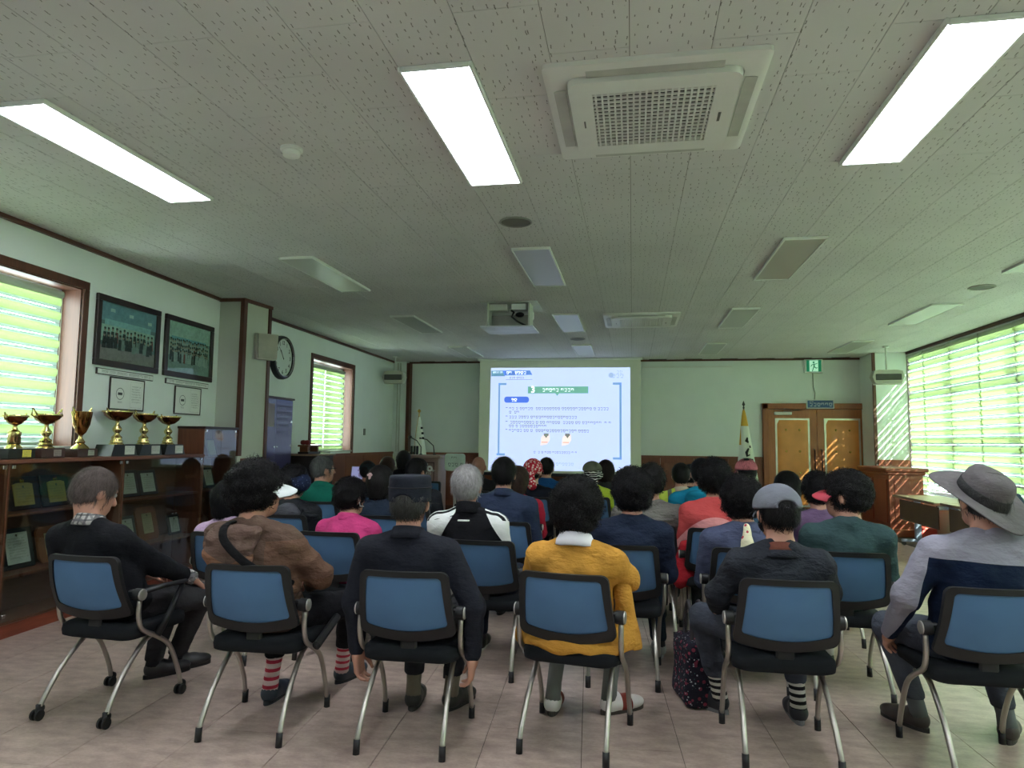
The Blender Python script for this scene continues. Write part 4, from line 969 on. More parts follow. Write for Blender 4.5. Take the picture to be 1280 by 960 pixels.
text_mesh('logo_lettering', 'Ofo.', 0.17, M_WHITE, face_M((0.07, -0.0235, 0.97), (1, 0, 0), (0, 0, 1)), t, bold=0.008)
m = MB(); marks(m, -0.03, 0.19, 0.865, 0.035, -0.0235, 71); m.build('logo_small_print', M_WHITE, t)
for k, (x, pts) in enumerate(((-0.08, [(0, 0.2, 1.17), (0.0, 0.2, 1.3), (-0.06, 0.16, 1.40), (-0.16, 0.1, 1.46)]), (0.03, [(0.12, 0.2, 1.17), (0.10, 0.2, 1.32), (0.0, 0.16, 1.42), (-0.10, 0.12, 1.44)]))):
    mic = thing('microphone', ('gooseneck microphone with round head on the lectern', 'second thinner gooseneck microphone on the lectern')[k], 'microphone', (-3.33 + x, 10.55, 0))
    MB().tube(pts, 0.009, 7).build('gooseneck', M_BLACK, mic, True)
    MB().ball(pts[-1], (0.035, 0.025, 0.025) if k == 0 else (0.02, 0.014, 0.014), 10, 7).build('mic_head', M_BLACK, mic, True)
    MB().lathe([(0.03, 1.171), (0.025, 1.185)], 12, Matrix.Translation((pts[0][0], pts[0][1], 0))).build('mic_base', M_BLACK, mic, 40)
t = thing('notice_board', 'small white sign board on a post right of the lectern', 'sign', (-2.83, 10.75, 0))
MB().bbox((-0.02, 0, 0.02), (0.02, 0.03, 0.9), 0.004).build('post', M_GREYW, t); MB().bbox((-0.15, -0.1, 0), (0.15, 0.15, 0.02), 0.005).build('foot', M_GREYW, t)
MB().prism(rrect(-0.17, 0.17, 0.92, 1.20, 0.05), -0.012, 0.0, 1).build('board', plain('sign_board_white', (206, 226, 214), 0.4), t)
m = MB(); marks(m, -0.06, 0.04, 1.10, 0.05, -0.0135, 81); marks(m, -0.14, 0.14, 0.99, 0.06, -0.0135, 82); m.build('lettering', plain('sign_green_ink', (70, 100, 92), 0.6), t)

def flag(x, y, top, label, kind):
    t = thing('flag', label, 'flag', (x, y, 0))
    MB().lathe([(0.16, 0), (0.16, 0.02), (0.05, 0.05), (0.03, 0.12)], 18).build('stand', M_GOLD, t, 40)
    MB().tube([(0, 0, 0.05), (0, 0, top - 0.12)], 0.014, 8).build('pole', wood('flag_pole', (120, 84, 44), 'Z'), t, True)
    if kind == 'spear': MB().lathe([(0.012, top - 0.12), (0.018, top - 0.09), (0.008, top - 0.07), (0.028, top - 0.04), (0.0, top + 0.03)], 10, caps=False).build('finial', plain('finial_dark', (60, 70, 64), 0.4, 0.6), t, 50)
    else: MB().lathe([(0.012, top - 0.12), (0.012, top - 0.06), (0.03, top - 0.04), (0.034, top - 0.02), (0.02, top), (0.0, top + 0.01)], 12, caps=False).build('finial', M_GOLD, t, True)
    # draped cloth: folded cone hanging from the top of the pole
    n, k = 26, 14; z1, z0 = top - 0.14, 0.55; vs = []; fs = []
    for j in range(k + 1):
        f = j / k; z = z1 + (z0 - z1) * f; r = 0.02 + 0.16 * f ** 0.8
        for i in range(n):
            a = 2 * PI * i / n; rr = r * (1 + 0.22 * f * math.sin(6 * a + 1.0)); vs.append((rr * math.cos(a) + 0.05 * f, 0.6 * rr * math.sin(a), z + 0.03 * math.sin(3 * a) * f))
    for j in range(k):
        for i in range(n): fs.append((j * n + i, j * n + (i + 1) % n, (j + 1) * n + (i + 1) % n, (j + 1) * n + i))
    m, nt, b = nmat('flag_cloth_' + kind); v = coord(nt, 'Object'); s = xyz(nt, v)
    white = srgb(220, 226, 214)
    if kind == 'spear':
        top_band = math_(nt, 'GREATER_THAN', s[2], top - 0.42)
        col = mixc(nt, math_(nt, 'MULTIPLY', top_band, 1.0), white, srgb(206, 160, 52))
        side = math_(nt, 'LESS_THAN', s[0], -0.055); side = math_(nt, 'MULTIPLY', side, math_(nt, 'GREATER_THAN', s[2], top - 0.75)); col = mixc(nt, side, col, srgb(206, 160, 52))
    else: col = mixc(nt, math_(nt, 'LESS_THAN', s[0], math_(nt, 'SUBTRACT', math_(nt, 'MULTIPLY', math_(nt, 'SUBTRACT', s[2], top), 0.11), -0.005)), white, srgb(190, 150, 90))
    nt.links.new(col, b.inputs['Base Color']); b.inputs['Roughness'].default_value = 0.7
    cl = MB().add(vs, fs).build('flag_cloth', m, t, True)
    if kind != 'spear':
        for dx, z, w, h in ((-0.12, 1.08, 0.03, 0.22), (-0.065, 1.08, 0.028, 0.22), (-0.01, 1.08, 0.03, 0.22), (0.055, 1.62, 0.035, 0.04), (0.075, 1.52, 0.035, 0.04), (0.09, 1.43, 0.035, 0.04)):
            f = (z + h / 2 - z1) / (z0 - z1); yy = -0.6 * (0.02 + 0.16 * max(f, 0.02) ** 0.8) * 1.12
            MB().bbox((dx, yy - 0.03, z), (dx + w, yy + 0.02, z + h), 0.002).build('trigram_bar', plain('flag_ink', (24, 26, 28), 0.7), cl)
    return t
def flag_emblem(fl, top):
    cl = [c for c in fl.children if c.name.startswith('flag_cloth')][0]; ink = plain('flag_ink', (24, 26, 28), 0.7)
    z1, z0 = top - 0.14, 0.55
    def at(x, z):
        f = max((z - z1) / (z0 - z1), 0.02); r = 0.02 + 0.16 * f ** 0.8; c = (x - 0.05 * f) / max(r, 0.01); return (x, -0.6 * r * math.sqrt(max(0.05, 1 - c * c)) * 1.12 - 0.004, z)
    for pts, rad in (([(0.045, 1.52), (0.03, 1.46), (0.06, 1.43)], [0.012, 0.03, 0.012]), ([(0.085, 1.38), (0.09, 1.34)], [0.01, 0.012]), ([(0.06, 1.33), (0.025, 1.26), (0.035, 1.20), (0.08, 1.22)], [0.014, 0.026, 0.022, 0.012]),
                     ([(0.13, 1.13), (0.04, 1.12), (-0.04, 1.05), (-0.09, 1.0)], [0.02, 0.05, 0.045, 0.025])):
        MB().tube([at(x, z) for x, z in pts], rad, 8).build('emblem_stroke', ink, cl, True)
flag(-4.0, 12.45, 1.99, 'white national flag with black bars standing left of the lectern', 'ball')
flag_emblem(flag(1.93, 12.5, 2.14, 'white and yellow flag with black emblem left of the door', 'spear'), 2.14)

# ------------------------------------------------------------------ tables by the windows
def table(x, y0, y1, label):
    t = thing('training_table', label, 'table', (x, y0, 0), group='folding tables along the windows'); L = y1 - y0
    MB().bbox((-0.02, 0, 0.675), (0.58, L, 0.70), 0.005).build('table_top', wood('table_top_wood', (176, 150, 120), 'Y', 0.35), t)
    MB().box((-0.022, 0.0, 0.672), (-0.019, L, 0.703)).build('edge_strip', plain('table_edge', (112, 92, 76), 0.5), t)
    MB().bbox((0.05, 0.06, 0.36), (0.062, L - 0.06, 0.64), 0.003).build('modesty_panel', plain('modesty_brown', (84, 66, 52), 0.5), t)
    for y in (0.12, L - 0.12):
        lg = MB().bbox((0.22, y - 0.025, 0.08), (0.30, y + 0.025, 0.66), 0.008).build('leg', plain('table_leg_grey', (150, 160, 184), 0.35, 0.4), t)
        MB().bbox((0.04, y - 0.02, 0.05), (0.52, y + 0.02, 0.09), 0.008).build('foot_bar', plain('table_leg_grey', (150, 160, 184), 0.35, 0.4), lg)
        for xx in (0.07, 0.49): MB().lathe([(0.028, -0.012), (0.028, 0.012)], 12, Matrix.Translation((xx, y, 0.028)) @ Matrix.Rotation(PI / 2, 4, 'X')).build('castor', M_BLACK, lg, 40)
    MB().bbox((0.07, 0.14, 0.60), (0.50, 0.17, 0.65), 0.004).build('bracket', M_CHROME, t)
table(3.72, 9.37, 10.75, 'folding table with brown front panel nearest the corner cabinet')
table(3.78, 7.90, 9.34, 'folding table behind the man in the sun hat')
t = thing('shoulder_bag', 'dark blue bag lying on the table behind the sun hat', 'bag', (4.16, 8.62, 0.70))
def bag_mesh():
    m = MB(); n = 16; vs = []; fs = []
    rings = [(0.10, 0.0), (0.17, 0.01), (0.19, 0.08), (0.15, 0.16), (0.05, 0.2), (0.0, 0.2)]
    for r, z in rings:
        for i in range(n): a = 2 * PI * i / n; vs.append((r * math.cos(a) * (1 + 0.1 * math.sin(3 * a)), 0.8 * r * math.sin(a), z + 0.02 * math.sin(2 * a) * (r > 0.1)))
    for j in range(len(rings) - 1):
        for i in range(n): fs.append((j * n + i, j * n + (i + 1) % n, (j + 1) * n + (i + 1) % n, (j + 1) * n + i))
    fs.append(tuple(range(n))[::-1]); return m.add(vs, fs)
bag_mesh().build('bag_body', fabric('bag_navy', (30, 44, 66)), t, True)
MB().tube([(-0.12, 0, 0.14), (-0.06, -0.02, 0.22), (0.06, -0.02, 0.22), (0.12, 0, 0.14)], 0.01, 6).build('strap', M_BLACK, t, True)
t = thing('plastic_crate', 'small red box under the table by the corner cabinet', 'box', (4.32, 11.25, 0))
MB().bbox((-0.12, -0.1, 0), (0.12, 0.1, 0.17), 0.01).build('body', plain('crate_red', (176, 50, 44), 0.5), t); MB().bbox((-0.13, -0.11, 0.17), (0.13, 0.11, 0.195), 0.006).build('lid', plain('crate_red_lid', (190, 70, 60), 0.5), t)

# ================================================================== chairs
M_TUBE = plain('chair_tube', (176, 170, 162), 0.32, 0.85, var=0.05)
M_CHBLK = plain('chair_black', (15, 16, 18), 0.55, var=0.1)
M_SEAT = fabric('chair_seat_cloth', (24, 27, 30), 400, 0.9, 0.15)
def mesh_cloth():
    m, nt, b = nmat('chair_blue_mesh'); v = coord(nt, 'Object', (1, 1, 1)); c = srgb(76, 110, 146)
    w1 = N(nt, 'ShaderNodeTexWave', bands_direction='Z'); w1.inputs['Scale'].default_value = 90; w1.inputs['Distortion'].default_value = 1.0
    nt.links.new(v, w1.inputs['Vector'])
    f = noise(nt, v, 5, 2)
    col = ramp(nt, f, [(0.3, dark(c, 0.92)), (0.7, dark(c, 1.08))]); nt.links.new(col, b.inputs['Base Color'])
    b.inputs['Roughness'].default_value = 0.75; b.inputs['Specular IOR Level'].default_value = 0.3
    bump(nt, b, w1.outputs['Fac'], 0.12, 0.002); return m
M_MESH = mesh_cloth()
def back_y(x, z):
    f = (z - 0.485) / 0.325
    return 0.10 - 0.105 * f - 0.02 * math.sin(PI * f) + 0.03 * (x / 0.21) ** 2
def back_outline(inset, n=9):
    """outline of the backrest, points (x,z), starting bottom centre going round; inset=(side, top, bottom)"""
    s, t, b = inset; pts = []
    zt = 0.81 - t; zb = 0.50 + b
    wt, wb = 0.208 - s, 0.226 - s; r = 0.035 if s == 0 else 0.022
    for i in range(n): u = i / n; pts.append((u * (wb - r), zb - 0.022 * (1 - u * u)))
    for i in range(5): a = -PI / 2 + PI / 2 * i / 4; pts.append((wb - r + r * math.cos(a), zb + r + r * math.sin(a)))
    for i in range(1, 8): u = i / 8; pts.append((wb + (wt - wb) * u, zb + r + (zt - zb - 2 * r) * u))
    for i in range(5): a = PI / 2 * i / 4; pts.append((wt - r + r * math.cos(a), zt - r + r * math.sin(a)))
    for i in range(1, n + 1): u = 1 - i / n; pts.append((u * (wt - r), zt))
    return pts + [(-x, z) for x, z in pts[::-1][1:-1]]
def smooth_path(pts, k=5):
    out = []; P = [Vector(p) for p in pts]; P = [P[0] * 2 - P[1]] + P + [P[-1] * 2 - P[-2]]
    for i in range(1, len(P) - 2):
        for j in range(k):
            t = j / k; a, b, c, d = P[i - 1:i + 3]
            out.append(0.5 * ((2 * b) + (c - a) * t + (2 * a - 5 * b + 4 * c - d) * t * t + (3 * b - a - 3 * c + d) * t ** 3))
    return out + [P[-2]]
def make_chair(castors=False, arms=None):
    t = thing('office_chair', 'x', 'chair')
    # backrest
    o, i_ = back_outline((0, 0, 0)), back_outline((0.032, 0.026, 0.05)); n = len(o); th = 0.012
    vs = []
    for ring, off in ((o, th), (o, -th), (i_, -th), (i_, th)):
        vs += [(x, back_y(x, z) + off, z) for x, z in ring]
    fs = [(k * n + i, k * n + (i + 1) % n, ((k + 1) % 4) * n + (i + 1) % n, ((k + 1) % 4) * n + i) for k in range(4) for i in range(n)]
    MB().add(vs, fs).build('backrest_frame', M_CHBLK, t, 45)
    g = MB(); vs = []; fs = []; W, Hh = 16, 12
    for j in range(Hh + 1):
        for i in range(W + 1):
            f = j / Hh; z = 0.522 + f * (0.795 - 0.522); hw = 0.196 - (0.196 - 0.18) * f + 0.004; x = (2 * i / W - 1) * hw
            z2 = z if j > 0 else 0.522 + 0.012 * (x / hw) ** 2
            vs.append((x, back_y(x, z2) - 0.004, z2))
    k = len(vs); vs += [(x, y + 0.008, z) for x, y, z in vs]
    for j in range(Hh):
        for i in range(W):
            a = j * (W + 1) + i; fs.append((a, a + 1, a + W + 2, a + W + 1)); a += k; fs.append((a, a + W + 1, a + W + 2, a + 1))
    g.add(vs, fs).build('mesh_back', M_MESH, t, True)
    # seat cushion
    s = MB(); out = rrect(-0.228, 0.228, 0.10, 0.545, 0.07, 5); n = len(out); vs = []; fs = []
    for sc, z in ((0.90, 0.375), (0.985, 0.385), (1.0, 0.41), (0.985, 0.435), (0.9, 0.447), (0.5, 0.449)):
        vs += [(x * sc, 0.32 + (y - 0.32) * sc, z) for x, y in out]
    for k in range(5): fs += [(k * n + i, k * n + (i + 1) % n, (k + 1) * n + (i + 1) % n, (k + 1) * n + i) for i in range(n)]
    fs += [tuple(range(n))[::-1], tuple(5 * n + i for i in range(n))]
    s.add(vs, fs).build('seat', M_SEAT, t, True)
    MB().bbox((-0.04, 0.11, 0.40), (0.04, 0.13, 0.50), 0.008).build('back_bracket', M_CHBLK, t)
    MB().tube([(-0.23, 0.30, 0.372), (0.23, 0.30, 0.372)], 0.011, 8).build('cross_bar', M_TUBE, t, True)
    for sd in (-1, 1):
        p = smooth_path([(0.243, 0.137, 0.578), (0.243, 0.135, 0.50), (0.24, 0.17, 0.425), (0.232, 0.28, 0.365), (0.228, 0.385, 0.29), (0.226, 0.46, 0.15), (0.228, 0.49, 0.055)], 4)
        lg = MB().tube([(q.x * sd, q.y, q.z) for q in p], 0.0125, 9).build('side_frame', M_TUBE, t, True)
        q2 = smooth_path([(0.178, 0.335, 0.365), (0.184, 0.24, 0.335), (0.19, 0.12, 0.225), (0.195, 0.04, 0.11), (0.197, 0.012, 0.055)], 4)
        rl = MB().tube([(q.x * sd, q.y, q.z) for q in q2], 0.0125, 9).build('rear_leg', M_TUBE, t, True)
        for par, (x, y) in ((lg, (0.228 * sd, 0.492)), (rl, (0.197 * sd, 0.006))):
            if castors:
                MB().tube([(x, y, 0.075), (x, y, 0.045)], 0.012, 8).ball((x, y + 0.01, 0.05), (0.016, 0.026, 0.022), 10, 7).build('castor_fork', M_CHBLK, par, True)
                for w in (-0.014, 0.014): MB().lathe([(0.012, -0.008), (0.026, -0.006), (0.026, 0.006), (0.012, 0.008)], 14, Matrix.Translation((x + w, y - 0.005, 0.026)) @ Matrix.Rotation(PI / 2, 4, 'Y')).build('castor_wheel', M_CHBLK, par, 40)
            else: MB().tube([(x, y + (0.003 if y > 0.2 else 0.006), 0.062), (x, y, 0.0)], 0.0155, 10).build('foot_cap', M_CHBLK, par, True)
        hub = MB().lathe([(0.022, -0.03), (0.031, -0.024), (0.031, 0.012), (0.024, 0.016)], 16, Matrix.Translation((0.245 * sd, 0.135, 0.607)) @ Matrix.Rotation(PI / 2 * sd, 4, 'Y')).build('pivot_hub', M_CHBLK, t, 40)
        MB().lathe([(0.029, 0.012), (0.029, 0.018), (0.024, 0.021), (0, 0.021)], 16, Matrix.Translation((0.245 * sd, 0.135, 0.607)) @ Matrix.Rotation(PI / 2 * sd, 4, 'Y')).build('pivot_cap', plain('pivot_silver', (196, 192, 186), 0.3, 0.7), hub, 40)
        MB().bbox((0.19 * sd, 0.11, 0.585), (0.225 * sd, 0.15, 0.63), 0.006).build('pivot_arm', M_CHBLK, t)
        if arms == 'up':
            MB().tube([(0.245 * sd, 0.14, 0.615), (0.25 * sd, 0.30, 0.622), (0.25 * sd, 0.46, 0.615)], [0.02, 0.024, 0.022], 8, flat=(1, 0.55)).build('armrest', M_CHBLK, t, True)
            MB().tube([(0.25 * sd, 0.44, 0.60), (0.252 * sd, 0.33, 0.45), (0.245 * sd, 0.27, 0.375)], [0.014, 0.016, 0.02], 8).build('armrest_strut', M_CHBLK, t, True)
        if arms == 'folded' and sd > 0:
            MB().bbox((-0.02, -0.15, -0.022), (0.02, 0.15, 0.022), 0.015, Matrix.Translation((0.272, 0.35, 0.43)) @ Matrix.Rotation(math.radians(16), 4, 'X')).build('folded_armrest', M_CHBLK, t)
    return t
CH0 = make_chair(); CHA = make_chair(True, 'up'); CHB = make_chair(False, 'folded')
USED = set()
def chair(x, y, deg, label, proto=None):
    p = proto or CH0
    c = p if p.name not in USED else dup(p)
    USED.add(p.name); c.location = (x, y, 0); c.rotation_euler = (0, 0, math.radians(deg)); c['label'] = label; c['group'] = 'blue mesh office chairs'
    return c

# ================================================================== signed distance sculpting
f32 = np.float32
def surface_net(fn, lo, hi, h):
    lo = np.array(lo, f32); hi = np.array(hi, f32)
    n = np.ceil((hi - lo) / h).astype(int) + 2
    ax = [lo[i] + h * np.arange(n[i], dtype=f32) for i in range(3)]
    X, Y, Z = np.meshgrid(*ax, indexing='ij')
    V = fn(X, Y, Z).astype(f32)
    V[0], V[-1] = np.maximum(V[0], h), np.maximum(V[-1], h); V[:, 0], V[:, -1] = np.maximum(V[:, 0], h), np.maximum(V[:, -1], h); V[:, :, 0], V[:, :, -1] = np.maximum(V[:, :, 0], h), np.maximum(V[:, :, -1], h)
    S = V < 0
    c = np.zeros(tuple(n - 1), np.int8); corners = [(i, j, k) for i in (0, 1) for j in (0, 1) for k in (0, 1)]
    for i, j, k in corners: c += S[i:n[0] - 1 + i, j:n[1] - 1 + j, k:n[2] - 1 + k]
    idx = np.argwhere((c > 0) & (c < 8)); N_ = len(idx)
    cid = -np.ones(tuple(n - 1), np.int64); cid[tuple(idx.T)] = np.arange(N_)
    cv = {q: V[idx[:, 0] + q[0], idx[:, 1] + q[1], idx[:, 2] + q[2]] for q in corners}
    acc = np.zeros((N_, 3)); cnt = np.zeros(N_)
    for a in corners:
        for d in range(3):
            if a[d]: continue
            b = list(a); b[d] = 1; b = tuple(b); va, vb = cv[a], cv[b]; m = (va < 0) != (vb < 0)
            t = np.where(m, va / np.where(m, va - vb, 1), 0); p = np.array(a, float)[None].repeat(N_, 0); p[:, d] = t
            acc += p * m[:, None]; cnt += m
    verts = lo + h * (idx + acc / cnt[:, None])
    faces = []
    for d in range(3):
        sl0 = [slice(None)] * 3; sl1 = [slice(None)] * 3; sl0[d] = slice(0, -1); sl1[d] = slice(1, None)
        A, B = S[tuple(sl0)], S[tuple(sl1)]; e = np.argwhere(A != B)
        if not len(e): continue
        u, v = (d + 1) % 3, (d + 2) % 3; flip = A[tuple(e.T)]
        ok = (e[:, u] > 0) & (e[:, v] > 0) & (e[:, u] < n[u] - 1) & (e[:, v] < n[v] - 1); e, flip = e[ok], flip[ok]
        def cell(du, dv): q = e.copy(); q[:, u] -= du; q[:, v] -= dv; return cid[tuple(q.T)]
        q = np.stack([cell(1, 1), cell(0, 1), cell(0, 0), cell(1, 0)], 1); q[~flip] = q[~flip][:, ::-1]; faces.append(q)
    return verts, np.concatenate(faces)
def smin(a, b, k):
    if k <= 0: return np.minimum(a, b)
    h = np.clip(0.5 + 0.5 * (b - a) / k, 0, 1); return b + (a - b) * h - k * h * (1 - h)
def cone(a, b, ra, rb):
    a = np.array(a, f32); b = np.array(b, f32); d = b - a; L = float(d @ d) + 1e-9
    def f(X, Y, Z):
        t = np.clip(((X - a[0]) * d[0] + (Y - a[1]) * d[1] + (Z - a[2]) * d[2]) / L, 0, 1)
        return np.sqrt((X - a[0] - t * d[0]) ** 2 + (Y - a[1] - t * d[1]) ** 2 + (Z - a[2] - t * d[2]) ** 2) - (ra + (rb - ra) * t)
    return f
def ell(c, r):
    def f(X, Y, Z):
        x, y, z = X - c[0], Y - c[1], Z - c[2]
        k0 = np.sqrt((x / r[0]) ** 2 + (y / r[1]) ** 2 + (z / r[2]) ** 2); k1 = np.sqrt((x / r[0] ** 2) ** 2 + (y / r[1] ** 2) ** 2 + (z / r[2] ** 2) ** 2)
        return k0 * (k0 - 1) / np.maximum(k1, 1e-6)
    return f
def rbox(c, b, r):
    def f(X, Y, Z):
        x, y, z = np.abs(X - c[0]) - b[0] + r, np.abs(Y - c[1]) - b[1] + r, np.abs(Z - c[2]) - b[2] + r
        return np.sqrt(np.maximum(x, 0) ** 2 + np.maximum(y, 0) ** 2 + np.maximum(z, 0) ** 2) + np.minimum(np.maximum(x, np.maximum(y, z)), 0) - r
    return f
def union(prims):
    def f(X, Y, Z):
        d = None
        for p, k in prims: v = p(X, Y, Z); d = v if d is None else smin(d, v, k)
        return d
    return f
def inframe(fn, R, c):
    R = np.array(R, f32)
    def f(X, Y, Z):
        x, y, z = X - c[0], Y - c[1], Z - c[2]
        return fn(R[0, 0] * x + R[1, 0] * y + R[2, 0] * z, R[0, 1] * x + R[1, 1] * y + R[2, 1] * z, R[0, 2] * x + R[1, 2] * y + R[2, 2] * z)
    return f
def wave(seed, freq, n=4):
    rn = np.random.RandomState(seed); K = rn.randn(n, 3); K = K / np.linalg.norm(K, axis=1)[:, None] * freq * (0.7 + 0.6 * rn.rand(n, 1)); P = rn.rand(n) * 6.3
    def f(X, Y, Z):
        w = 0.7 * np.sin(0.45 * (K[0, 0] * Y + K[0, 1] * Z + K[0, 2] * X) + P[0])
        return sum(np.sin(K[i, 0] * X + K[i, 1] * Y + K[i, 2] * Z + P[i] + w) for i in range(n)) / n
    return f
def to_mesh(name, v, f, mat, smooth=True):
    me = bpy.data.meshes.new(name); me.from_pydata(np.asarray(v, float).tolist(), [], np.asarray(f).tolist())
    me.polygons.foreach_set('use_smooth', np.full(len(me.polygons), smooth)); me.materials.append(mat); me.update(); return me
def sculpt(name, fn, lo, hi, h, mat, parent):
    v, f = surface_net(fn, lo, hi, h); return link(name, to_mesh(name, v, f, mat), parent), v, f
def Rz(a):
    c, s = math.cos(a), math.sin(a); return np.array([[c, -s, 0], [s, c, 0], [0, 0, 1]])
def Rx(a):
    c, s = math.cos(a), math.sin(a); return np.array([[1, 0, 0], [0, c, -s], [0, s, c]])
def Ry(a):
    c, s = math.cos(a), math.sin(a); return np.array([[c, 0, s], [0, 1, 0], [-s, 0, c]])

# ------------------------------------------------------------------ people
def skin_mat(name, rgb):
    m, nt, b = nmat(name); v = coord(nt, 'Object'); c = srgb(*rgb)
    col = ramp(nt, noise(nt, v, 22, 3), [(0.3, dark(c, 0.9)), (0.7, dark(c, 1.06))]); nt.links.new(col, b.inputs['Base Color'])
    b.inputs['Roughness'].default_value = 0.55; b.inputs['Subsurface Weight'].default_value = 0.08; b.inputs['Subsurface Radius'].default_value = (0.02, 0.008, 0.004)
    bump(nt, b, noise(nt, v, 160, 2), 0.08, 0.002); return m
SKIN = skin_mat('skin', (182, 134, 114)); SKIN_D = skin_mat('skin_tanned', (152, 106, 88))
def hair_mat(rgb, name=None):
    name = name or 'hair_%d_%d_%d' % rgb
    if name in MATS: return MATS[name]
    m, nt, b = nmat(name); v = coord(nt, 'Object', (1, 1, 0.35)); c = srgb(*rgb)
    col = ramp(nt, noise(nt, v, 60, 3, 0.7), [(0.3, dark(c, 0.45)), (0.7, dark(c, 1.1))]); nt.links.new(col, b.inputs['Base Color'])
    b.inputs['Roughness'].default_value = 0.55; b.inputs['Specular IOR Level'].default_value = 0.18
    bump(nt, b, noise(nt, v, 130, 3, 0.7), 0.6, 0.006); MATS[name] = m; return m
EYE_ME = MB().ball((0, 0, 0), 0.0125, 10, 7).mesh('eye', plain('eye_white', (200, 196, 190), 0.2), True)
IRIS_ME = MB().ball((0, 0.0085, 0), (0.006, 0.0048, 0.006), 8, 5).mesh('iris', plain('eye_iris', (34, 24, 20), 0.15), True)

HANDS = {}
def hand_geo(side, curl, h):
    """local: +y along fingers, palm faces -z, thumb towards +x*side"""
    key = (side, curl, h)
    if key in HANDS: return HANDS[key]
    pr = [(rbox((0, 0.045, 0), (0.040, 0.050, 0.015), 0.014), 0), (cone((0, -0.06, 0), (0, 0.01, 0), 0.026, 0.025), 0.03)]
    for i, (bx, L) in enumerate(((-0.030, 0.058), (-0.010, 0.072), (0.011, 0.076), (0.031, 0.068))):
        p = np.array([bx * side, 0.086 - 0.004 * abs(i - 1.7), 0.0]); a = -curl * 0.4
        fan = bx * 0.6 * side
        for seg, (fr, r0_, r1_) in enumerate(((0.42, 0.0095, 0.0088), (0.32, 0.0088, 0.0080), (0.26, 0.0080, 0.0066))):
            q = p + L * fr * np.array([math.sin(fan) * math.cos(a), math.cos(a) * math.cos(fan), math.sin(a)]); pr.append((cone(p, q, r0_, r1_), 0.006 if seg == 0 else 0.003)); p = q; a -= curl * 0.75
    p0 = (0.030 * side, 0.012, -0.004); p1 = (0.056 * side, 0.042, -0.014); p2 = (0.062 * side, 0.070, -0.022 - 0.01 * curl); p3 = (0.058 * side, 0.092, -0.03 - 0.014 * curl)
    pr += [(cone(p0, p1, 0.015, 0.012), 0.012), (cone(p1, p2, 0.0115, 0.010), 0.004), (cone(p2, p3, 0.010, 0.0078), 0.003)]
    HANDS[key] = surface_net(union(pr), (-0.09, -0.09, -0.11), (0.09, 0.19, 0.04), h); return HANDS[key]
SHOES = {}
def shoe_geo(style):
    if style in SHOES: return SHOES[style]
    low = {'slip': 0.045, 'loafer': 0.06, 'sneaker': 0.075}[style]
    up = union([(cone((0, 0.0, 0.045), (0, 0.10, 0.042), 0.040, 0.042), 0), (ell((0, 0.135, 0.036), (0.047, 0.085, 0.036)), 0.03), (cone((0, 0.0, 0.055), (0, 0.035, low + 0.01), 0.037, 0.036), 0.03)])
    def f(X, Y, Z): return np.maximum(up(X, Y, Z), 0.016 - Z)
    V, F = surface_net(f, (-0.07, -0.07, 0), (0.07, 0.24, 0.15), 0.006)
    out = []
    for i in range(24):
        a = 2 * PI * i / 24; s, c = math.sin(a), math.cos(a)
        y = 0.085 + 0.135 * s; w = 0.038 + 0.010 * max(0, s) - 0.004 * (1 - abs(s)); out.append((w * c * (1.0 if abs(s) < 0.95 else 0.9), y))
    sole = MB().prism(out, 0.0, 0.022)
    SHOES[style] = (V, F, sole); return SHOES[style]
STRAND_RN = np.random.RandomState(5)
def strands(v, f, n, L, wid, curl, lift, seed):
    rn = np.random.RandomState(seed); q = f[rn.randint(0, len(f), n)]; w = rn.dirichlet((1, 1, 1), n)
    P = v[q[:, 0]] * w[:, :1] + v[q[:, 1]] * w[:, 1:2] + v[q[:, 2]] * w[:, 2:]
    nr = np.cross(v[q[:, 1]] - v[q[:, 0]], v[q[:, 2]] - v[q[:, 0]]); nr /= np.linalg.norm(nr, axis=1)[:, None] + 1e-9
    d = np.array([0, 0, -1.0])[None] + curl * rn.randn(n, 3); d -= nr * (d * nr).sum(1)[:, None]; d /= np.linalg.norm(d, axis=1)[:, None] + 1e-9
    sd = np.cross(nr, d); k = 4; rows = []; ln = L * (0.6 + 0.8 * rn.rand(n, 1)); ph = rn.rand(n, 1) * 6.3
    for i in range(k):
        t = i / (k - 1); c = P + d * ln * t + nr * (0.001 + lift * math.sin(PI * min(t * 1.1, 1))) + sd * (curl * 0.35 * ln * np.sin(ph + 4 * t)); ww = wid * (1 - 0.75 * t); rows += [c - sd * ww, c + sd * ww]
    A = np.stack(rows, 1).reshape(-1, 3); base = (np.arange(n) * 2 * k)[:, None]
    F = np.concatenate([base + np.array([[2 * i, 2 * i + 1, 2 * i + 3, 2 * i + 2]]) for i in range(k - 1)])
    return A, F

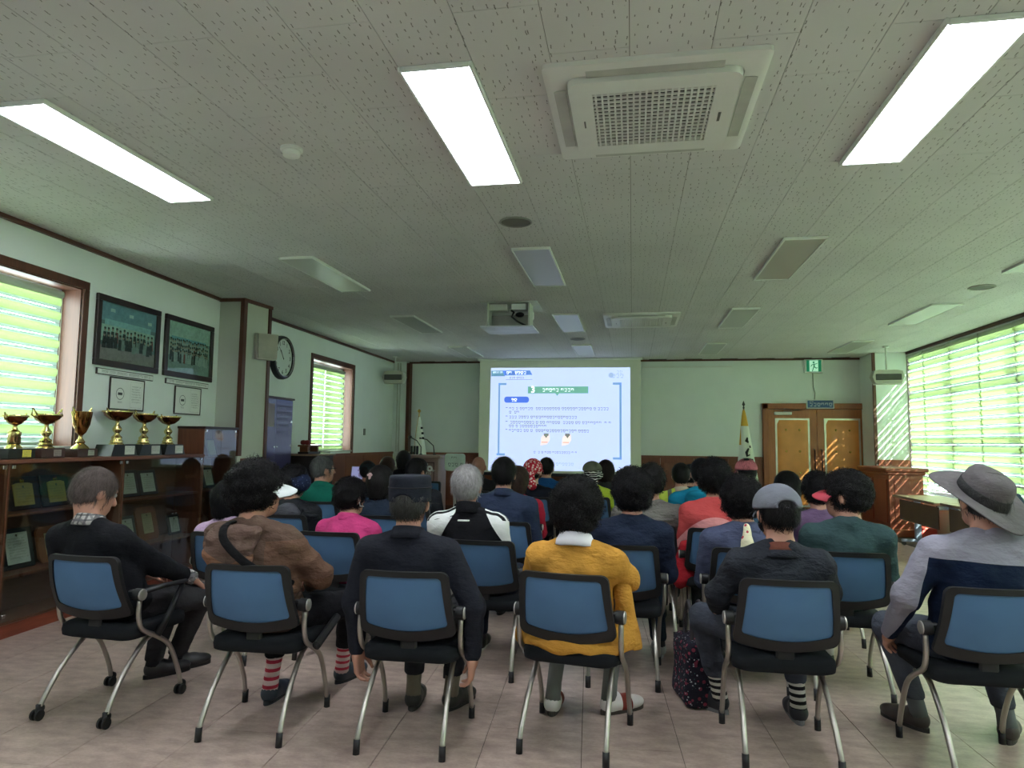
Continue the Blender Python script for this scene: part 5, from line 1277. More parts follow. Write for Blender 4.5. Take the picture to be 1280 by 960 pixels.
HAIRS = {  # vol, nape, lumps, lump frequency, cover ears, strand count factor, strand curl
    'short': (0.007, -0.075, 0.0015, 70, False, 1.0, 0.25), 'thin': (0.004, -0.07, 0.001, 70, False, 1.0, 0.2), 'curly': (0.028, -0.085, 0.0125, 75, True, 1.6, 1.3),
    'perm': (0.020, -0.07, 0.009, 90, False, 1.5, 1.1), 'bob': (0.020, -0.115, 0.002, 60, True, 1.2, 0.2), 'long': (0.016, -0.24, 0.002, 50, True, 1.2, 0.12), 'crop': (0.003, -0.06, 0.001, 60, False, 0.9, 0.3)}
def hair_fn(style, seed):
    vol, nape, amp, fr, ears, _, _ = HAIRS[style]
    core = ell((0, -0.014, 0.028), (0.081 + vol, 0.101 + vol, 0.099 + vol * 0.9)); pr = [(core, 0)]
    if style == 'long': pr += [(cone((0, -0.06, 0.0), (0, -0.075, -0.2), 0.085, 0.075), 0.04)]
    if style == 'bob': pr += [(cone((0, -0.04, 0.0), (0, -0.04, -0.06), 0.095, 0.092), 0.03)]
    if style == 'curly': pr += [(ell((0, -0.045, -0.02), (0.088, 0.075, 0.07)), 0.03)]
    if style in ('short', 'thin', 'perm', 'crop'): pr += [(ell((0, -0.055, -0.01), (0.066 + vol * 0.6, 0.05 + vol * 0.6, 0.06)), 0.03)]
    U = union(pr); face = ell((0, 0.105, -0.045), (0.080 if ears else 0.1, 0.085, 0.115)); earL = ell((-0.092, 0.012, -0.03), (0.030, 0.045, 0.055)); earR = ell((0.092, 0.012, -0.03), (0.030, 0.045, 0.055))
    w1, w2 = wave(seed, fr, 5), wave(seed + 9, fr * 2.1, 4)
    def f(X, Y, Z):
        d = U(X, Y, Z) + amp * w1(X, Y, Z) + 0.5 * amp * w2(X, Y, Z)
        d = np.maximum(d, -face(X, Y, Z))
        if not ears: d = np.maximum(d, np.maximum(-earL(X, Y, Z), -earR(X, Y, Z)))
        return np.maximum(d, nape - Z + 0.006 * w1(X, Y, Z))
    return f

def arm_pose(name, s, sh, hip):
    """elbow, wrist, hand direction, palm-normal-away(z of hand frame)"""
    if name == 'lap': return (sh + np.array([0.035 * s, 0.06, -0.25]), np.array([0.085 * s + hip[0], hip[1] + 0.22, 0.62]), (-0.45 * s, 0.9, -0.1), (0, 0.1, 1))
    if name == 'hang': return (sh + np.array([0.075 * s, -0.02, -0.29]), sh + np.array([0.085 * s, -0.015, -0.52]), (-0.05 * s, 0.12, -1), (1.0 * s, 0.0, 0.0))
    if name == 'fold': return (sh + np.array([0.05 * s, 0.06, -0.25]), np.array([0.02 * s + hip[0], hip[1] + 0.25, 0.72]), (-1.0 * s, 0.3, 0.0), (0, 1, 0.3))
def person(label, chair_xyr, head, hs=1.06, sw=0.185, build=1.0, yaw=0.0, nod=0.0, hair=('short', (30, 28, 30)), top=None, bottom=None, h=0.016, arms=('lap', 'lap'),
           knees=None, feet=None, shoe=('loafer', (28, 28, 30), (20, 20, 20)), sock=None, skin=None, trouser_hem=0.13, hem=0.44, fold=0.005, seed=1, nhair=700, bald=False, hair_top=None, torso_back=0.0, hx_hip=0.0):
    cx, cy, deg = chair_xyr; skin = skin or SKIN
    t = thing('person', label, 'person', (cx, cy, 0), math.radians(deg), 'seated audience')
    a = math.radians(deg); dx, dy = head[0] - cx, head[1] - cy
    hc = np.array([dx * math.cos(a) + dy * math.sin(a), -dx * math.sin(a) + dy * math.cos(a), head[2]])
    hip = np.array([hx_hip, 0.29, 0.525]); sp = np.array([hc[0] * 0.85 + hip[0] * 0.15, hc[1] - 0.045 - torso_back, hc[2] - 0.210 * hs])
    RH = Rz(math.radians(yaw)) @ Rx(math.radians(-nod)); b = build
    mid = lambda k: hip + (sp - hip) * k
    shL = [sp + np.array([-sw, 0.0, -0.012]), sp + np.array([sw, 0.0, -0.012])]
    knees = knees or ((-0.12, 0.66, 0.50), (0.12, 0.66, 0.50)); feet = feet or ((-0.12, 0.58, 0), (0.12, 0.58, 0))
    P = []
    for i, s in enumerate((-1, 1)):
        q = arms[i]
        if isinstance(q, str): P.append(arm_pose(q, s, shL[i], hip))
        else: P.append((np.array(q[0]), np.array(q[1]), q[2], q[3]))
    hips = [hip + np.array([-0.085, 0.03, -0.02]), hip + np.array([0.085, 0.03, -0.02])]
    ank = [np.array([f[0], f[1] + 0.0, 0.085]) for f in feet]
    def torso(g):
        pr = [(ell(hip + [0, -0.01, 0.0], (0.168 * b + g, 0.125 * b + g, 0.10 + g)), 0), (ell(mid(0.35), (0.155 * b + g, 0.118 * b + g, 0.14 + g)), 0.06),
              (ell(mid(0.72), (0.165 * b + g, 0.112 * b + g, 0.15 + g)), 0.06), (cone(shL[0] + [0.03, 0, -0.01], shL[1] + [-0.03, 0, -0.01], 0.062 + g, 0.062 + g), 0.05),
              (cone(sp + [-0.025, -0.016, 0.066], shL[0] + [0.04, 0, 0.008], 0.046 + g * 0.6, 0.052 + g), 0.04), (cone(sp + [0.025, -0.016, 0.066], shL[1] + [-0.04, 0, 0.008], 0.046 + g * 0.6, 0.052 + g), 0.04)]
        return pr
    def arm(i, g, cuff=0.0):
        e, w = P[i][0], P[i][1]; w2 = w + (e - w) * cuff
        return [(cone(shL[i], e, 0.056 * b + g, 0.044 * b + g), 0.035), (cone(e, w2, 0.044 * b + g, 0.030 + g), 0.025)]
    def leg(i, g, hemz=None):
        k = np.array(knees[i]); an = ank[i]
        if hemz is not None: an = k + (an - k) * ((k[2] - hemz) / (k[2] - an[2]))
        return [(cone(hips[i], k, 0.088 * b + g, 0.060 + g), 0.04), (cone(k, an, 0.058 + g, (0.038 if hemz is None else 0.045) + g), 0.03)]
    # ---- body
    hd = union([(ell((0, -0.008, 0.024), (0.076, 0.094, 0.093)), 0), (ell((0, 0.028, -0.035), (0.060, 0.070, 0.082)), 0.03), (ell((0, 0.055, -0.085), (0.035, 0.035, 0.028)), 0.03), (cone((0, 0.094, 0.012), (0, 0.112, -0.028), 0.008, 0.015), 0.012),
                (ell((0, 0.085, -0.062), (0.028, 0.016, 0.012)), 0.01), (ell((-0.080, -0.006, -0.012), (0.011, 0.022, 0.033)), 0.006), (ell((0.080, -0.006, -0.012), (0.011, 0.022, 0.033)), 0.006), (cone((-0.03, 0.085, 0.034), (0.03, 0.085, 0.034), 0.010, 0.010), 0.012)])
    sock_s = union([(ell((-0.031, 0.098, 0.012), (0.016, 0.014, 0.010)), 0), (ell((0.031, 0.098, 0.012), (0.016, 0.014, 0.010)), 0)])
    def head_f(X, Y, Z): return -smin(-hd(X / hs, Y / hs, Z / hs), sock_s(X / hs, Y / hs, Z / hs), 0.008) * hs
    nb = hc + RH @ np.array([0, -0.025, -0.06]) * hs
    prims = [(inframe(head_f, RH, hc), 0), (cone(nb, sp + [0, 0.0, 0.03], 0.054 * hs, 0.064), 0.025)] + torso(-0.012)
    for i in (0, 1): prims += arm(i, -0.008) + leg(i, -0.008)
    pts = np.array([hc + 0.15, hc - 0.15, *[p[0] for p in P], *[p[1] for p in P], *knees, *ank, hip, *shL]); lo = pts.min(0) - 0.13; hi = pts.max(0) + 0.13; lo[2] = 0.03
    v, f = surface_net(union(prims), lo, hi, min(h, 0.014))
    for i, s in enumerate((-1, 1)):
        hv, hf = hand_geo(-s, 0.75, 0.0045 if h < 0.013 else 0.007)
        y = np.array(P[i][2], float); y /= np.linalg.norm(y); z = np.array(P[i][3], float); z -= y * (z @ y); z /= np.linalg.norm(z); x = np.cross(y, z)
        f = np.concatenate([f, hf + len(v)]); v = np.concatenate([v, (hv * 0.97) @ np.stack([x, y, z]) + P[i][1] + y * 0.015])
    link('body', to_mesh('body', v, f, skin), t)
    for s in (-1, 1):
        e = link('eye', EYE_ME, t); c = hc + RH @ np.array([0.031 * s, 0.083, 0.012]) * hs; e.location = c; e.rotation_euler = Matrix(RH.tolist()).to_euler(); link('iris', IRIS_ME, e)
    # ---- clothes
    fw, fw2 = wave(seed, 55, 4), wave(seed + 3, 110, 4)
    def foldy(fn, amp):
        def g(X, Y, Z): return fn(X, Y, Z) + amp * fw(X, Y, Z) + amp * 0.45 * fw2(X, Y, Z)
        return g
    ap = torso(0.010) + arm(0, 0.011, 0.06) + arm(1, 0.011, 0.06); ap2 = foldy(union(ap), fold)
    nk = sp + np.array([0, 0.012, 0.088])
    def topf(X, Y, Z):
        d = ap2(X, Y, Z)
        torso_zone = np.sqrt((X - hip[0]) ** 2 + (Y - hip[1]) ** 2) - 0.26
        return np.maximum(d, np.where((torso_zone < 0), hem - Z, -1))
    lo2 = np.array([*(pts.min(0)[:2] - 0.12), 0.25]); hi2 = np.array([*(pts.max(0)[:2] + 0.12), sp[2] + 0.16])
    sculpt('jacket', topf, lo2, hi2, h, top, t)
    bp = [(ell(hip + [0, 0.0, -0.015], (0.172 * b, 0.13 * b, 0.088)), 0)] + leg(0, 0.008, trouser_hem) + leg(1, 0.008, trouser_hem)
    bf = foldy(union(bp), fold * 0.7)
    sculpt('trousers', lambda X, Y, Z: np.maximum(bf(X, Y, Z), trouser_hem - 0.02 - Z), (lo[0], 0.05, 0.05), (hi[0], hi[1], 0.66), max(h, 0.012), bottom, t)
    for i in (0, 1):
        k, an = np.array(knees[i]), ank[i]
        V, F, sole = shoe_geo(shoe[0]); ft = feet[i]; ang = math.radians(ft[3]) if len(ft) > 3 else 0
        sm = shoe[1] if not isinstance(shoe[1], tuple) else plain('shoe_%d_%d_%d' % shoe[1], shoe[1], 0.5)
        so = link('shoe', to_mesh('shoe', V, F, sm), t); so.location = (ft[0], ft[1], ft[2] if len(ft) > 2 else 0); so.rotation_euler = (0, 0, ang)
        link('sole', sole.mesh('sole', plain('sole_%d_%d_%d' % shoe[2], shoe[2], 0.6)), so)
        smt = sock or plain('sock_dark', (44, 44, 50), 0.9)
        kk = an + (k - an) * ((trouser_hem + 0.05 - an[2]) / (k[2] - an[2]))
        MB().tube([tuple(an + [0, 0.0, -0.03]), tuple(an + (kk - an) * 0.3), tuple(an + (kk - an) * 0.65), tuple(kk)], [0.042, 0.039, 0.041, 0.046], 12).build('sock', smt, t, True)
    # ---- hair
    if not bald:
        st, rgb = hair; hfn = hair_fn(st, seed); hv_, hf_ = surface_net(hfn if hair_top is None else (lambda X, Y, Z: np.maximum(hfn(X, Y, Z), Z - hair_top)), (-0.16, -0.19, -0.30 if st == 'long' else -0.15), (0.16, 0.17, 0.19), 0.0065 if h < 0.013 else 0.009)
        n = int(nhair * HAIRS[st][5]); A, F2 = strands(hv_, hf_, n, 0.035 if HAIRS[st][6] > 0.8 else 0.05, 0.0020, HAIRS[st][6], 0.011 if HAIRS[st][6] > 0.8 else 0.0015, seed)
        if hair_top is not None:
            ok = np.array([A[q].max(0)[2] < hair_top - 0.012 for q in F2]); F2 = F2[ok]
        F2 = F2 + len(hv_); vv = np.concatenate([hv_, A]) * hs
        link('hair', to_mesh('hair', vv @ RH.T + hc, np.concatenate([hf_, F2]), hair_mat(rgb)), t)
    t_info = dict(o=t, hc=hc, RH=RH, hs=hs, sp=sp, hip=hip, P=P, sh=shL, sw=sw)
    return t_info
def on_head(I, v): return (np.array(v) * I['hs']) @ I['RH'].T + I['hc']
def head_part(I, name, fn, lo, hi, h, mat):
    v, f = surface_net(fn, lo, hi, h); return link(name, to_mesh(name, on_head(I, v), f, mat), I['o'])
def head_mb(I, mb, name, mat, parent=None, smooth=True):
    mb.v = [tuple(on_head(I, p)) for p in mb.v]; return mb.build(name, mat, parent or I['o'], smooth)
def collar(I, mat, r0=0.075, r1=0.062, hgt=0.05, name='collar', tilt=0.25, z0=0.058, thick=0.010, oy=-0.012):
    m = MB(Matrix.Translation(tuple(I['sp'] + np.array([0, oy, z0]))) @ Matrix.Rotation(-tilt, 4, 'X') @ Matrix.Diagonal((1.0, 0.95, 1, 1)))
    m.lathe([(r0 - thick, -0.01), (r0 + 0.006, -0.006), (r0, hgt * 0.4), (r1 + 0.004, hgt), (r1 - 0.004, hgt + 0.004), (r1 - thick, hgt * 0.5), (r0 - thick, -0.01)], 28, caps=False)
    return m.build(name, mat, I['o'], True)
def brim_mb(L=0.09, w=0.085, z=0.03, droop=0.02, y0=0.075, th=0.006):
    m = MB(); n, k = 14, 5; vs = []; fs = []
    for side in (0, 1):
        for j in range(k + 1):
            for i in range(n + 1):
                u = 2 * i / n - 1; f = j / k; x = w * u; yb = y0 * math.sqrt(max(0, 1 - (0.82 * u) ** 2)); y = yb + L * f * math.sqrt(max(0, 1 - u ** 4 * 0.9)); vs.append((x, y, z - droop * f * f - 0.03 * u * u - th * side))
    o = (n + 1) * (k + 1)
    for j in range(k):
        for i in range(n): a = j * (n + 1) + i; fs.append((a, a + 1, a + n + 2, a + n + 1)); a += o; fs.append((a, a + n + 1, a + n + 2, a + 1))
    b = [j * (n + 1) for j in range(k + 1)]; rim = [k * (n + 1) + i for i in range(n + 1)]; e = [j * (n + 1) + n for j in range(k, -1, -1)]; loop = b + rim[1:] + e[1:] + [i for i in range(n - 1, 0, -1)]
    for i in range(len(loop)): a, c = loop[i], loop[(i + 1) % len(loop)]; fs.append((a, c, c + o, a + o))
    return m.add(vs, fs)
def cap(I, mat, brim=True, flat=False, opening=True, mat_brim=None, h=0.007, r=(0.100, 0.120, 0.094), z0=0.022, zc=0.032):
    if flat: cr = lambda X, Y, Z: np.maximum(np.sqrt((X / (0.097 - 0.05 * np.maximum(Z - 0.07, 0))) ** 2 + ((Y + 0.008) / 0.114) ** 2) * 0.1 - 0.1, np.maximum(Z - 0.134, -1)) 
    else: cr = ell((0, -0.008, zc), r)
    op = ell((0, -0.125, z0 + 0.012), (0.042, 0.035, 0.024))
    wv = wave(3, 60, 3)
    def f(X, Y, Z):
        d = cr(X, Y, Z) + 0.0012 * wv(X, Y, Z)
        if flat: d = -smin(-d, -(Z - 0.128), 0.02)
        d = np.maximum(d, z0 - Z)
        if opening: d = np.maximum(d, -op(X, Y, Z))
        return d
    c = head_part(I, 'cap', f, (-0.13, -0.15, z0 - 0.02), (0.13, 0.14, 0.16), h, mat)
    if opening: head_mb(I, MB().tube([(0.05 * math.cos(q), -0.114 + 0.014 * abs(math.cos(q)) , z0 + 0.004) for q in [PI * k / 8 for k in range(9)]], 0.008, 6, flat=(0.4, 1)), 'cap_strap', mat, c)
    if brim: head_mb(I, brim_mb(0.075, 0.08, z0 + 0.012, 0.02, 0.085), 'brim', mat_brim or mat, c)
    return c

# ================================================================== the audience
def patterned(name, base, layers, fold=0.5, rough=0.95):
    """cloth whose colour changes with the garment's own coordinates; layers=[(mask function(nt, xyz), colour)]"""
    m, nt, b = nmat(name); v = coord(nt, 'Object'); s = xyz(nt, v); col = srgb(*base)
    for fn, c in layers: col = mixc(nt, fn(nt, s, v), col, srgb(*c))
    nt.links.new(col, b.inputs['Base Color']); b.inputs['Roughness'].default_value = rough; b.inputs['Specular IOR Level'].default_value = 0.2
    fo = noise(nt, coord(nt, 'Object', (1, 1, 1.8)), 13.0, 3, 0.55); bump(nt, b, fo, fold, 0.03); return m
GT = lambda nt, a, b: math_(nt, 'GREATER_THAN', a, b)
LT = lambda nt, a, b: math_(nt, 'LESS_THAN', a, b)
AND = lambda nt, a, b: math_(nt, 'MULTIPLY', a, b)
OR = lambda nt, a, b: math_(nt, 'MAXIMUM', a, b)
ABSX = lambda nt, s, c=0.0: math_(nt, 'ABSOLUTE', math_(nt, 'SUBTRACT', s[0], c))
def stripes(name, c1, c2, per, duty=0.5, off=0.0, axis=2, c3=None):
    def mk(nt, s, v):
        f = math_(nt, 'FRACT', math_(nt, 'ADD', math_(nt, 'DIVIDE', s[axis], per), off)); return LT(nt, f, duty)
    return patterned(name, c1, [(mk, c2)], 0.2)
def plaid(name):
    def ln(ax, per, w): return lambda nt, s, v: AND(nt, LT(nt, math_(nt, 'FRACT', math_(nt, 'DIVIDE', s[ax], per)), w), 0.75)
    return patterned(name, (176, 172, 168), [(ln(0, 0.03, 0.35), (60, 60, 66)), (ln(2, 0.026, 0.3), (60, 60, 66)), (ln(1, 0.03, 0.3), (110, 108, 112))], 0.2)
BLACK_T = fabric('black_trousers', (28, 28, 32)); DARK_T = fabric('charcoal_trousers', (46, 48, 54)); GREY_T = fabric('grey_trousers', (74, 78, 90)); NAVY_T = fabric('navy_trousers', (34, 40, 54))

# ---- A: man in a black sweater, chair on castors
A_CH = (-2.71, 3.02, -3)
chair(*A_CH, 'blue mesh chair on castors with raised armrests at the far left', CHA)
I = person('man in a black sweater with plaid collar at the far left, head bowed', A_CH, (-2.875, 3.28, 1.098), 1.06, 0.18, 1.04, yaw=-22, nod=20, hair=('thin', (104, 92, 88)), top=fabric('black_sweater', (22, 23, 27), 300, 0.95, 0.35), bottom=fabric('dark_grey_trousers', (50, 49, 52)),
           h=0.0115, arms=('lap', ((0.12, 0.40, 0.70), (0.15, 0.62, 0.60), (0.12, 0.75, -0.62), (0.25, 0.6, 0.75))), knees=((-0.04, 0.70, 0.46), (0.15, 0.74, 0.47)), feet=((-0.10, 0.66, 0, -30), (-0.06, 0.80, 0, -28)), shoe=('loafer', (30, 28, 30), (22, 22, 22)), trouser_hem=0.12, seed=11, nhair=2200)
collar(I, plaid('plaid_shirt'), 0.080, 0.068, 0.052)
w = Vector(I['P'][1][1]); e = Vector(I['P'][1][0]); d = (w - e).normalized()
MB().tube([tuple(w - d * 0.035), tuple(w - d * 0.005), tuple(w + d * 0.025)], [0.043, 0.042, 0.040], 14).build('shirt_cuff', MATS.get('plaid_shirt') or plaid('plaid_cuff'), I['o'], True)

# ---- B: woman in a brown hooded jacket with a white visor
B_CH = (-1.79, 2.98, 3)
chair(*B_CH, 'blue mesh chair of the woman with the white visor', CHB)
def brown(nt, s, v): return AND(nt, GT(nt, ABSX(nt, s, -0.12), 0.155), AND(nt, GT(nt, s[2], 0.70), LT(nt, s[2], math_(nt, 'ADD', 0.90, math_(nt, 'MULTIPLY', s[0], 0.05)))))
def low_panel(nt, s, v): return AND(nt, LT(nt, s[2], 0.80), AND(nt, GT(nt, s[0], 0.06), GT(nt, s[2], 0.64)))
M_BRN = patterned('brown_jacket', (96, 76, 66), [(low_panel, (118, 88, 70)), (brown, (112, 84, 70))], 0.75)
I = person('woman with curly black hair and a white visor in a brown hooded jacket', B_CH, (-1.894, 3.24, 1.13), 1.06, 0.18, 1.15, yaw=-52, hair=('curly', (22, 20, 22)), top=M_BRN, bottom=fabric('black_leggings', (22, 22, 26)), h=0.0115,
           arms=(((-0.305, 0.36, 0.74), (-0.12, 0.50, 0.62), (0.5, 0.8, -0.1), (0, 0.1, 1)), ((0.225, 0.36, 0.70), (0.10, 0.52, 0.62), (-0.5, 0.8, -0.1), (0, 0.1, 1))), knees=((-0.10, 0.64, 0.50), (0.28, 0.66, 0.50)), feet=((-0.095, 0.50, 0, 0), (0.165, 0.86, 0, -20)),
           shoe=('slip', (38, 46, 56), (26, 30, 36)), sock=stripes('pink_striped_sock', (226, 200, 200), (196, 62, 84), 0.040, 0.42), trouser_hem=0.24, hem=0.45, fold=0.009, seed=21, nhair=2600, torso_back=0.01, hx_hip=-0.01)
hood = union([(ell((-0.015, 0, 0.0), (0.125, 0.05, 0.10)), 0), (ell((0.01, 0.015, -0.09), (0.07, 0.035, 0.07)), 0.04), (cone((-0.09, 0.03, 0.09), (0.09, 0.03, 0.09), 0.045, 0.045), 0.04), (cone((-0.05, -0.01, -0.10), (0.04, -0.01, -0.12), 0.035, 0.03), 0.04)]); hw = wave(5, 85, 5)
sp = I['sp']; hcn = sp + np.array([-0.03, -0.145, -0.06])
M_HOOD = patterned('brown_hood', (98, 78, 70), [(lambda nt, s, v: LT(nt, s[2], math_(nt, 'ADD', 0.80, math_(nt, 'MULTIPLY', ABSX(nt, s, -0.10), 0.5))), (132, 96, 76))], 0.9)
sculpt('hood', lambda X, Y, Z: hood(X - hcn[0], Y - hcn[1], Z - hcn[2]) + 0.011 * hw(X, Y, Z), hcn - 0.2, hcn + 0.2, 0.009, M_HOOD, I['o'])
MB().tube(smooth_path([sp + [-0.07, 0.0, 0.085], sp + [-0.068, -0.135, 0.075], sp + [-0.035, -0.212, 0.022], sp + [0.04, -0.225, -0.05], sp + [0.11, -0.20, -0.11], sp + [0.185, -0.13, -0.17], sp + [0.215, -0.03, -0.21], sp + [0.20, 0.10, -0.26], sp + [0.12, 0.18, -0.3]], 4), 0.019, 8, flat=(1, 0.3)).build('bag_strap', fabric('strap_black', (14, 14, 16)), I['o'], True)
head_mb(I, brim_mb(0.095, 0.092, 0.036, 0.028, 0.092), 'visor_brim', plain('visor_white', (226, 230, 234), 0.4, var=0.02))
head_mb(I, MB().lathe([(0.101, 0.018), (0.103, 0.045), (0.098, 0.045), (0.097, 0.018)], 28, Matrix.Diagonal((1, 1.16, 1, 1)), caps=False), 'visor_band', plain('visor_white', (226, 230, 234), 0.4, var=0.02))

# ---- C: man in a dark blazer and cap
C_CH = (-1.025, 3.0, 1.5)
chair(*C_CH, 'blue mesh chair of the man in dark blazer and charcoal cap')
I = person('man in a dark blazer and charcoal cap, arms hanging beside the chair', C_CH, (-1.085, 3.27, 1.095), 1.07, 0.20, 1.04, hair=('crop', (66, 66, 64)), hair_top=0.05, top=fabric('dark_blazer', (30, 32, 40), 320, 0.9, 0.45), bottom=fabric('blazer_trousers', (36, 36, 40)), h=0.0115,
           arms=(((-0.30, 0.20, 0.62), (-0.285, 0.22, 0.385), (0.1, 0.1, -1), (-1, 0.1, 0)), ((0.29, 0.19, 0.62), (0.29, 0.20, 0.395), (-0.1, 0.08, -1), (1, 0.1, 0))), knees=((-0.12, 0.66, 0.50), (0.13, 0.66, 0.50)), feet=((-0.10, 0.56, 0, 6), (0.095, 0.585, 0, -22)),
           shoe=('loafer', (44, 44, 40), (28, 28, 26)), sock=plain('olive_sock', (110, 102, 88), 0.9), trouser_hem=0.19, seed=31, nhair=1800, fold=0.004)
collar(I, MATS['dark_blazer'], 0.086, 0.072, 0.05)
M_CAPC = fabric('charcoal_cap', (32, 35, 45), 300, 0.9, 0.2)
c = cap(I, M_CAPC, True, True, True, z0=0.006, h=0.006)
head_mb(I, MB().tube([(0.099 * math.cos(2 * PI * k / 28), -0.008 + 0.116 * math.sin(2 * PI * k / 28), 0.072) for k in range(29)], 0.0025, 5), 'cap_seam', plain('cap_seam_dark', (26, 27, 32), 0.9), c)

# ---- D: woman in a mustard jacket
D_CH = (-0.315, 3.12, -8.5)
chair(*D_CH, 'blue mesh chair of the woman in the mustard jacket')
M_MUS = fabric('mustard_jacket', (190, 138, 58), 300, 0.9, 0.7)
I = person('woman with curly black hair in a mustard jacket with white collar', D_CH, (-0.266, 3.40, 1.068), 1.05, 0.18, 1.06, yaw=-12, hair=('curly', (20, 18, 20)), top=M_MUS, bottom=BLACK_T, h=0.0115,
           arms=(((-0.235, 0.36, 0.74), (-0.08, 0.54, 0.62), (0.5, 0.8, -0.1), (0, 0.1, 1)), ((0.24, 0.35, 0.74), (0.10, 0.54, 0.62), (-0.5, 0.8, -0.1), (0, 0.1, 1))), feet=((-0.175, 0.50, 0, 8), (0.10, 0.60, 0, -45)), knees=((-0.15, 0.64, 0.50), (0.14, 0.64, 0.50)),
           shoe=('loafer', patterned('two_tone_shoe', (214, 208, 204), [(lambda nt, s, v: GT(nt, s[1], 0.06), (124, 50, 40)), (lambda nt, s, v: GT(nt, s[1], 0.12), (206, 200, 196))], 0.1, 0.5), (58, 52, 46)), sock=plain('grey_sock', (112, 116, 112), 0.9), trouser_hem=0.27, hem=0.46, fold=0.007, seed=41, nhair=2600)
collar(I, plain('white_collar', (226, 224, 230), 0.8, var=0.02), 0.094, 0.072, 0.055, thick=0.012)
sk = union([(ell((0, 0.24, 0.46), (0.265, 0.16, 0.075)), 0), (ell((0.19, 0.30, 0.47), (0.09, 0.16, 0.10)), 0.04), (cone((0.215, 0.30, 0.77), (0.265, 0.30, 0.42), 0.035, 0.05), 0.06), (cone((-0.22, 0.24, 0.56), (-0.25, 0.26, 0.45), 0.035, 0.05), 0.06)]); sw_ = wave(8, 45, 4)
sculpt('jacket_hem', lambda X, Y, Z: np.maximum(sk(X, Y, Z) + 0.009 * sw_(X, Y, Z * 0.3), 0.425 + 0.012 * np.sin(X * 30) - Z), (-0.36, 0.0, 0.38), (0.36, 0.52, 0.86), 0.011, M_MUS, I['o'])

# ---- E: man with a grey baseball cap
E_CH = (0.675, 3.2, 1)
chair(*E_CH, 'blue mesh chair of the man in the grey baseball cap')
I = person('man in a charcoal shirt, grey baseball cap and face mask', E_CH, (0.68, 3.47, 1.075), 1.07, 0.185, 1.05, yaw=10, nod=6, hair=('crop', (24, 22, 24)), hair_top=0.055, top=fabric('charcoal_shirt', (40, 43, 50), 300, 0.9, 0.9), bottom=fabric('slate_trousers', (58, 62, 72)), h=0.0115,
           arms=(((-0.265, 0.30, 0.68), (-0.24, 0.46, 0.56), (0.3, 0.8, -0.3), (0, 0.2, 1)), ((0.245, 0.32, 0.70), (0.12, 0.50, 0.61), (-0.5, 0.8, -0.1), (0, 0.1, 1))), knees=((-0.31, 0.56, 0.50), (0.15, 0.66, 0.49)), feet=((-0.215, 0.64, 0, 48), (0.16, 0.575, 0, 0)),
           shoe=('sneaker', (30, 32, 38), (120, 122, 124)), sock=stripes('black_white_sock', (206, 204, 198), (28, 28, 32), 0.034, 0.5, 0.2), trouser_hem=0.21, fold=0.008, seed=51, nhair=1800)
collar(I, fabric('rust_collar', (112, 66, 54)), 0.074, 0.068, 0.028)
collar(I, MATS['charcoal_shirt'], 0.096, 0.084, 0.025, 'shirt_collar', z0=0.025)
cap(I, fabric('grey_cap', (112, 114, 124), 260, 0.9, 0.25), True, False, True, h=0.006, z0=0.018, zc=0.03, r=(0.103, 0.121, 0.10))
for s in (-1, 1): head_mb(I, MB().tube([(s * 0.083, -0.02, 0.018), (s * 0.088, -0.022, -0.02), (s * 0.08, 0.0, -0.05), (s * 0.066, 0.055, -0.05)], 0.0028, 5), 'mask_loop', M_BLACK)
head_part(I, 'face_mask', ell((0, 0.045, -0.05), (0.066, 0.075, 0.052)), (-0.1, 0.02, -0.13), (0.1, 0.15, 0.03), 0.008, fabric('black_mask', (26, 26, 30), 300, 0.9, 0.1))

# ---- F: man with a sun hat
F_CH = (1.51, 3.21, 2)
chair(*F_CH, 'blue mesh chair of the man in the wide sun hat')
def pale(nt, s, v):
    yoke = GT(nt, s[2], math_(nt, 'SUBTRACT', 0.895, math_(nt, 'MULTIPLY', s[0], 0.06)))
    slv = LT(nt, s[0], math_(nt, 'SUBTRACT', -0.205, math_(nt, 'MULTIPLY', math_(nt, 'SUBTRACT', 0.90, s[2]), 0.22)))
    slr = GT(nt, s[0], math_(nt, 'ADD', 0.30, math_(nt, 'MULTIPLY', math_(nt, 'SUBTRACT', 0.90, s[2]), 0.22)))
    return OR(nt, yoke, OR(nt, slv, slr))
M_FJ = patterned('grey_navy_jacket', (20, 32, 54), [(pale, (142, 139, 152))], 0.5)
I = person('man in a grey and navy jacket wearing a wide brimmed grey sun hat', F_CH, (1.575, 3.48, 1.155), 1.06, 0.215, 1.12, yaw=8, hair=('short', (60, 58, 58)), top=M_FJ, bottom=fabric('steel_trousers', (70, 74, 84)), h=0.0115,
           arms=(((-0.27, 0.24, 0.72), (-0.275, 0.44, 0.50), (0.25, 0.75, -0.55), (-0.6, 0.5, 0.6)), ((0.33, 0.26, 0.72), (0.25, 0.46, 0.56), (-0.1, 0.75, -0.5), (0.5, 0.5, 0.6))), knees=((-0.21, 0.64, 0.49), (0.24, 0.64, 0.49)), feet=((-0.09, 0.60, 0, 30), (0.27, 0.52, 0, -30)),
           shoe=('loafer', (58, 50, 46), (44, 40, 38)), sock=plain('steel_sock', (92, 96, 98), 0.9), trouser_hem=0.17, fold=0.006, seed=61, nhair=600)
M_HAT = fabric('sun_hat_grey', (96, 91, 93), 300, 0.9, 0.3)
T = Matrix.Translation((0, -0.015, 0.035)) @ Matrix.Rotation(math.radians(32), 4, 'X') @ Matrix.Rotation(math.radians(13), 4, 'Y')
hatw = wave(12, 14, 3)
def brimz(r, a): return -0.012 - 0.10 * (r - 0.1) * (r - 0.1) * 12 + 0.022 * math.sin(2 * a + 0.6) * (r - 0.09) / 0.1
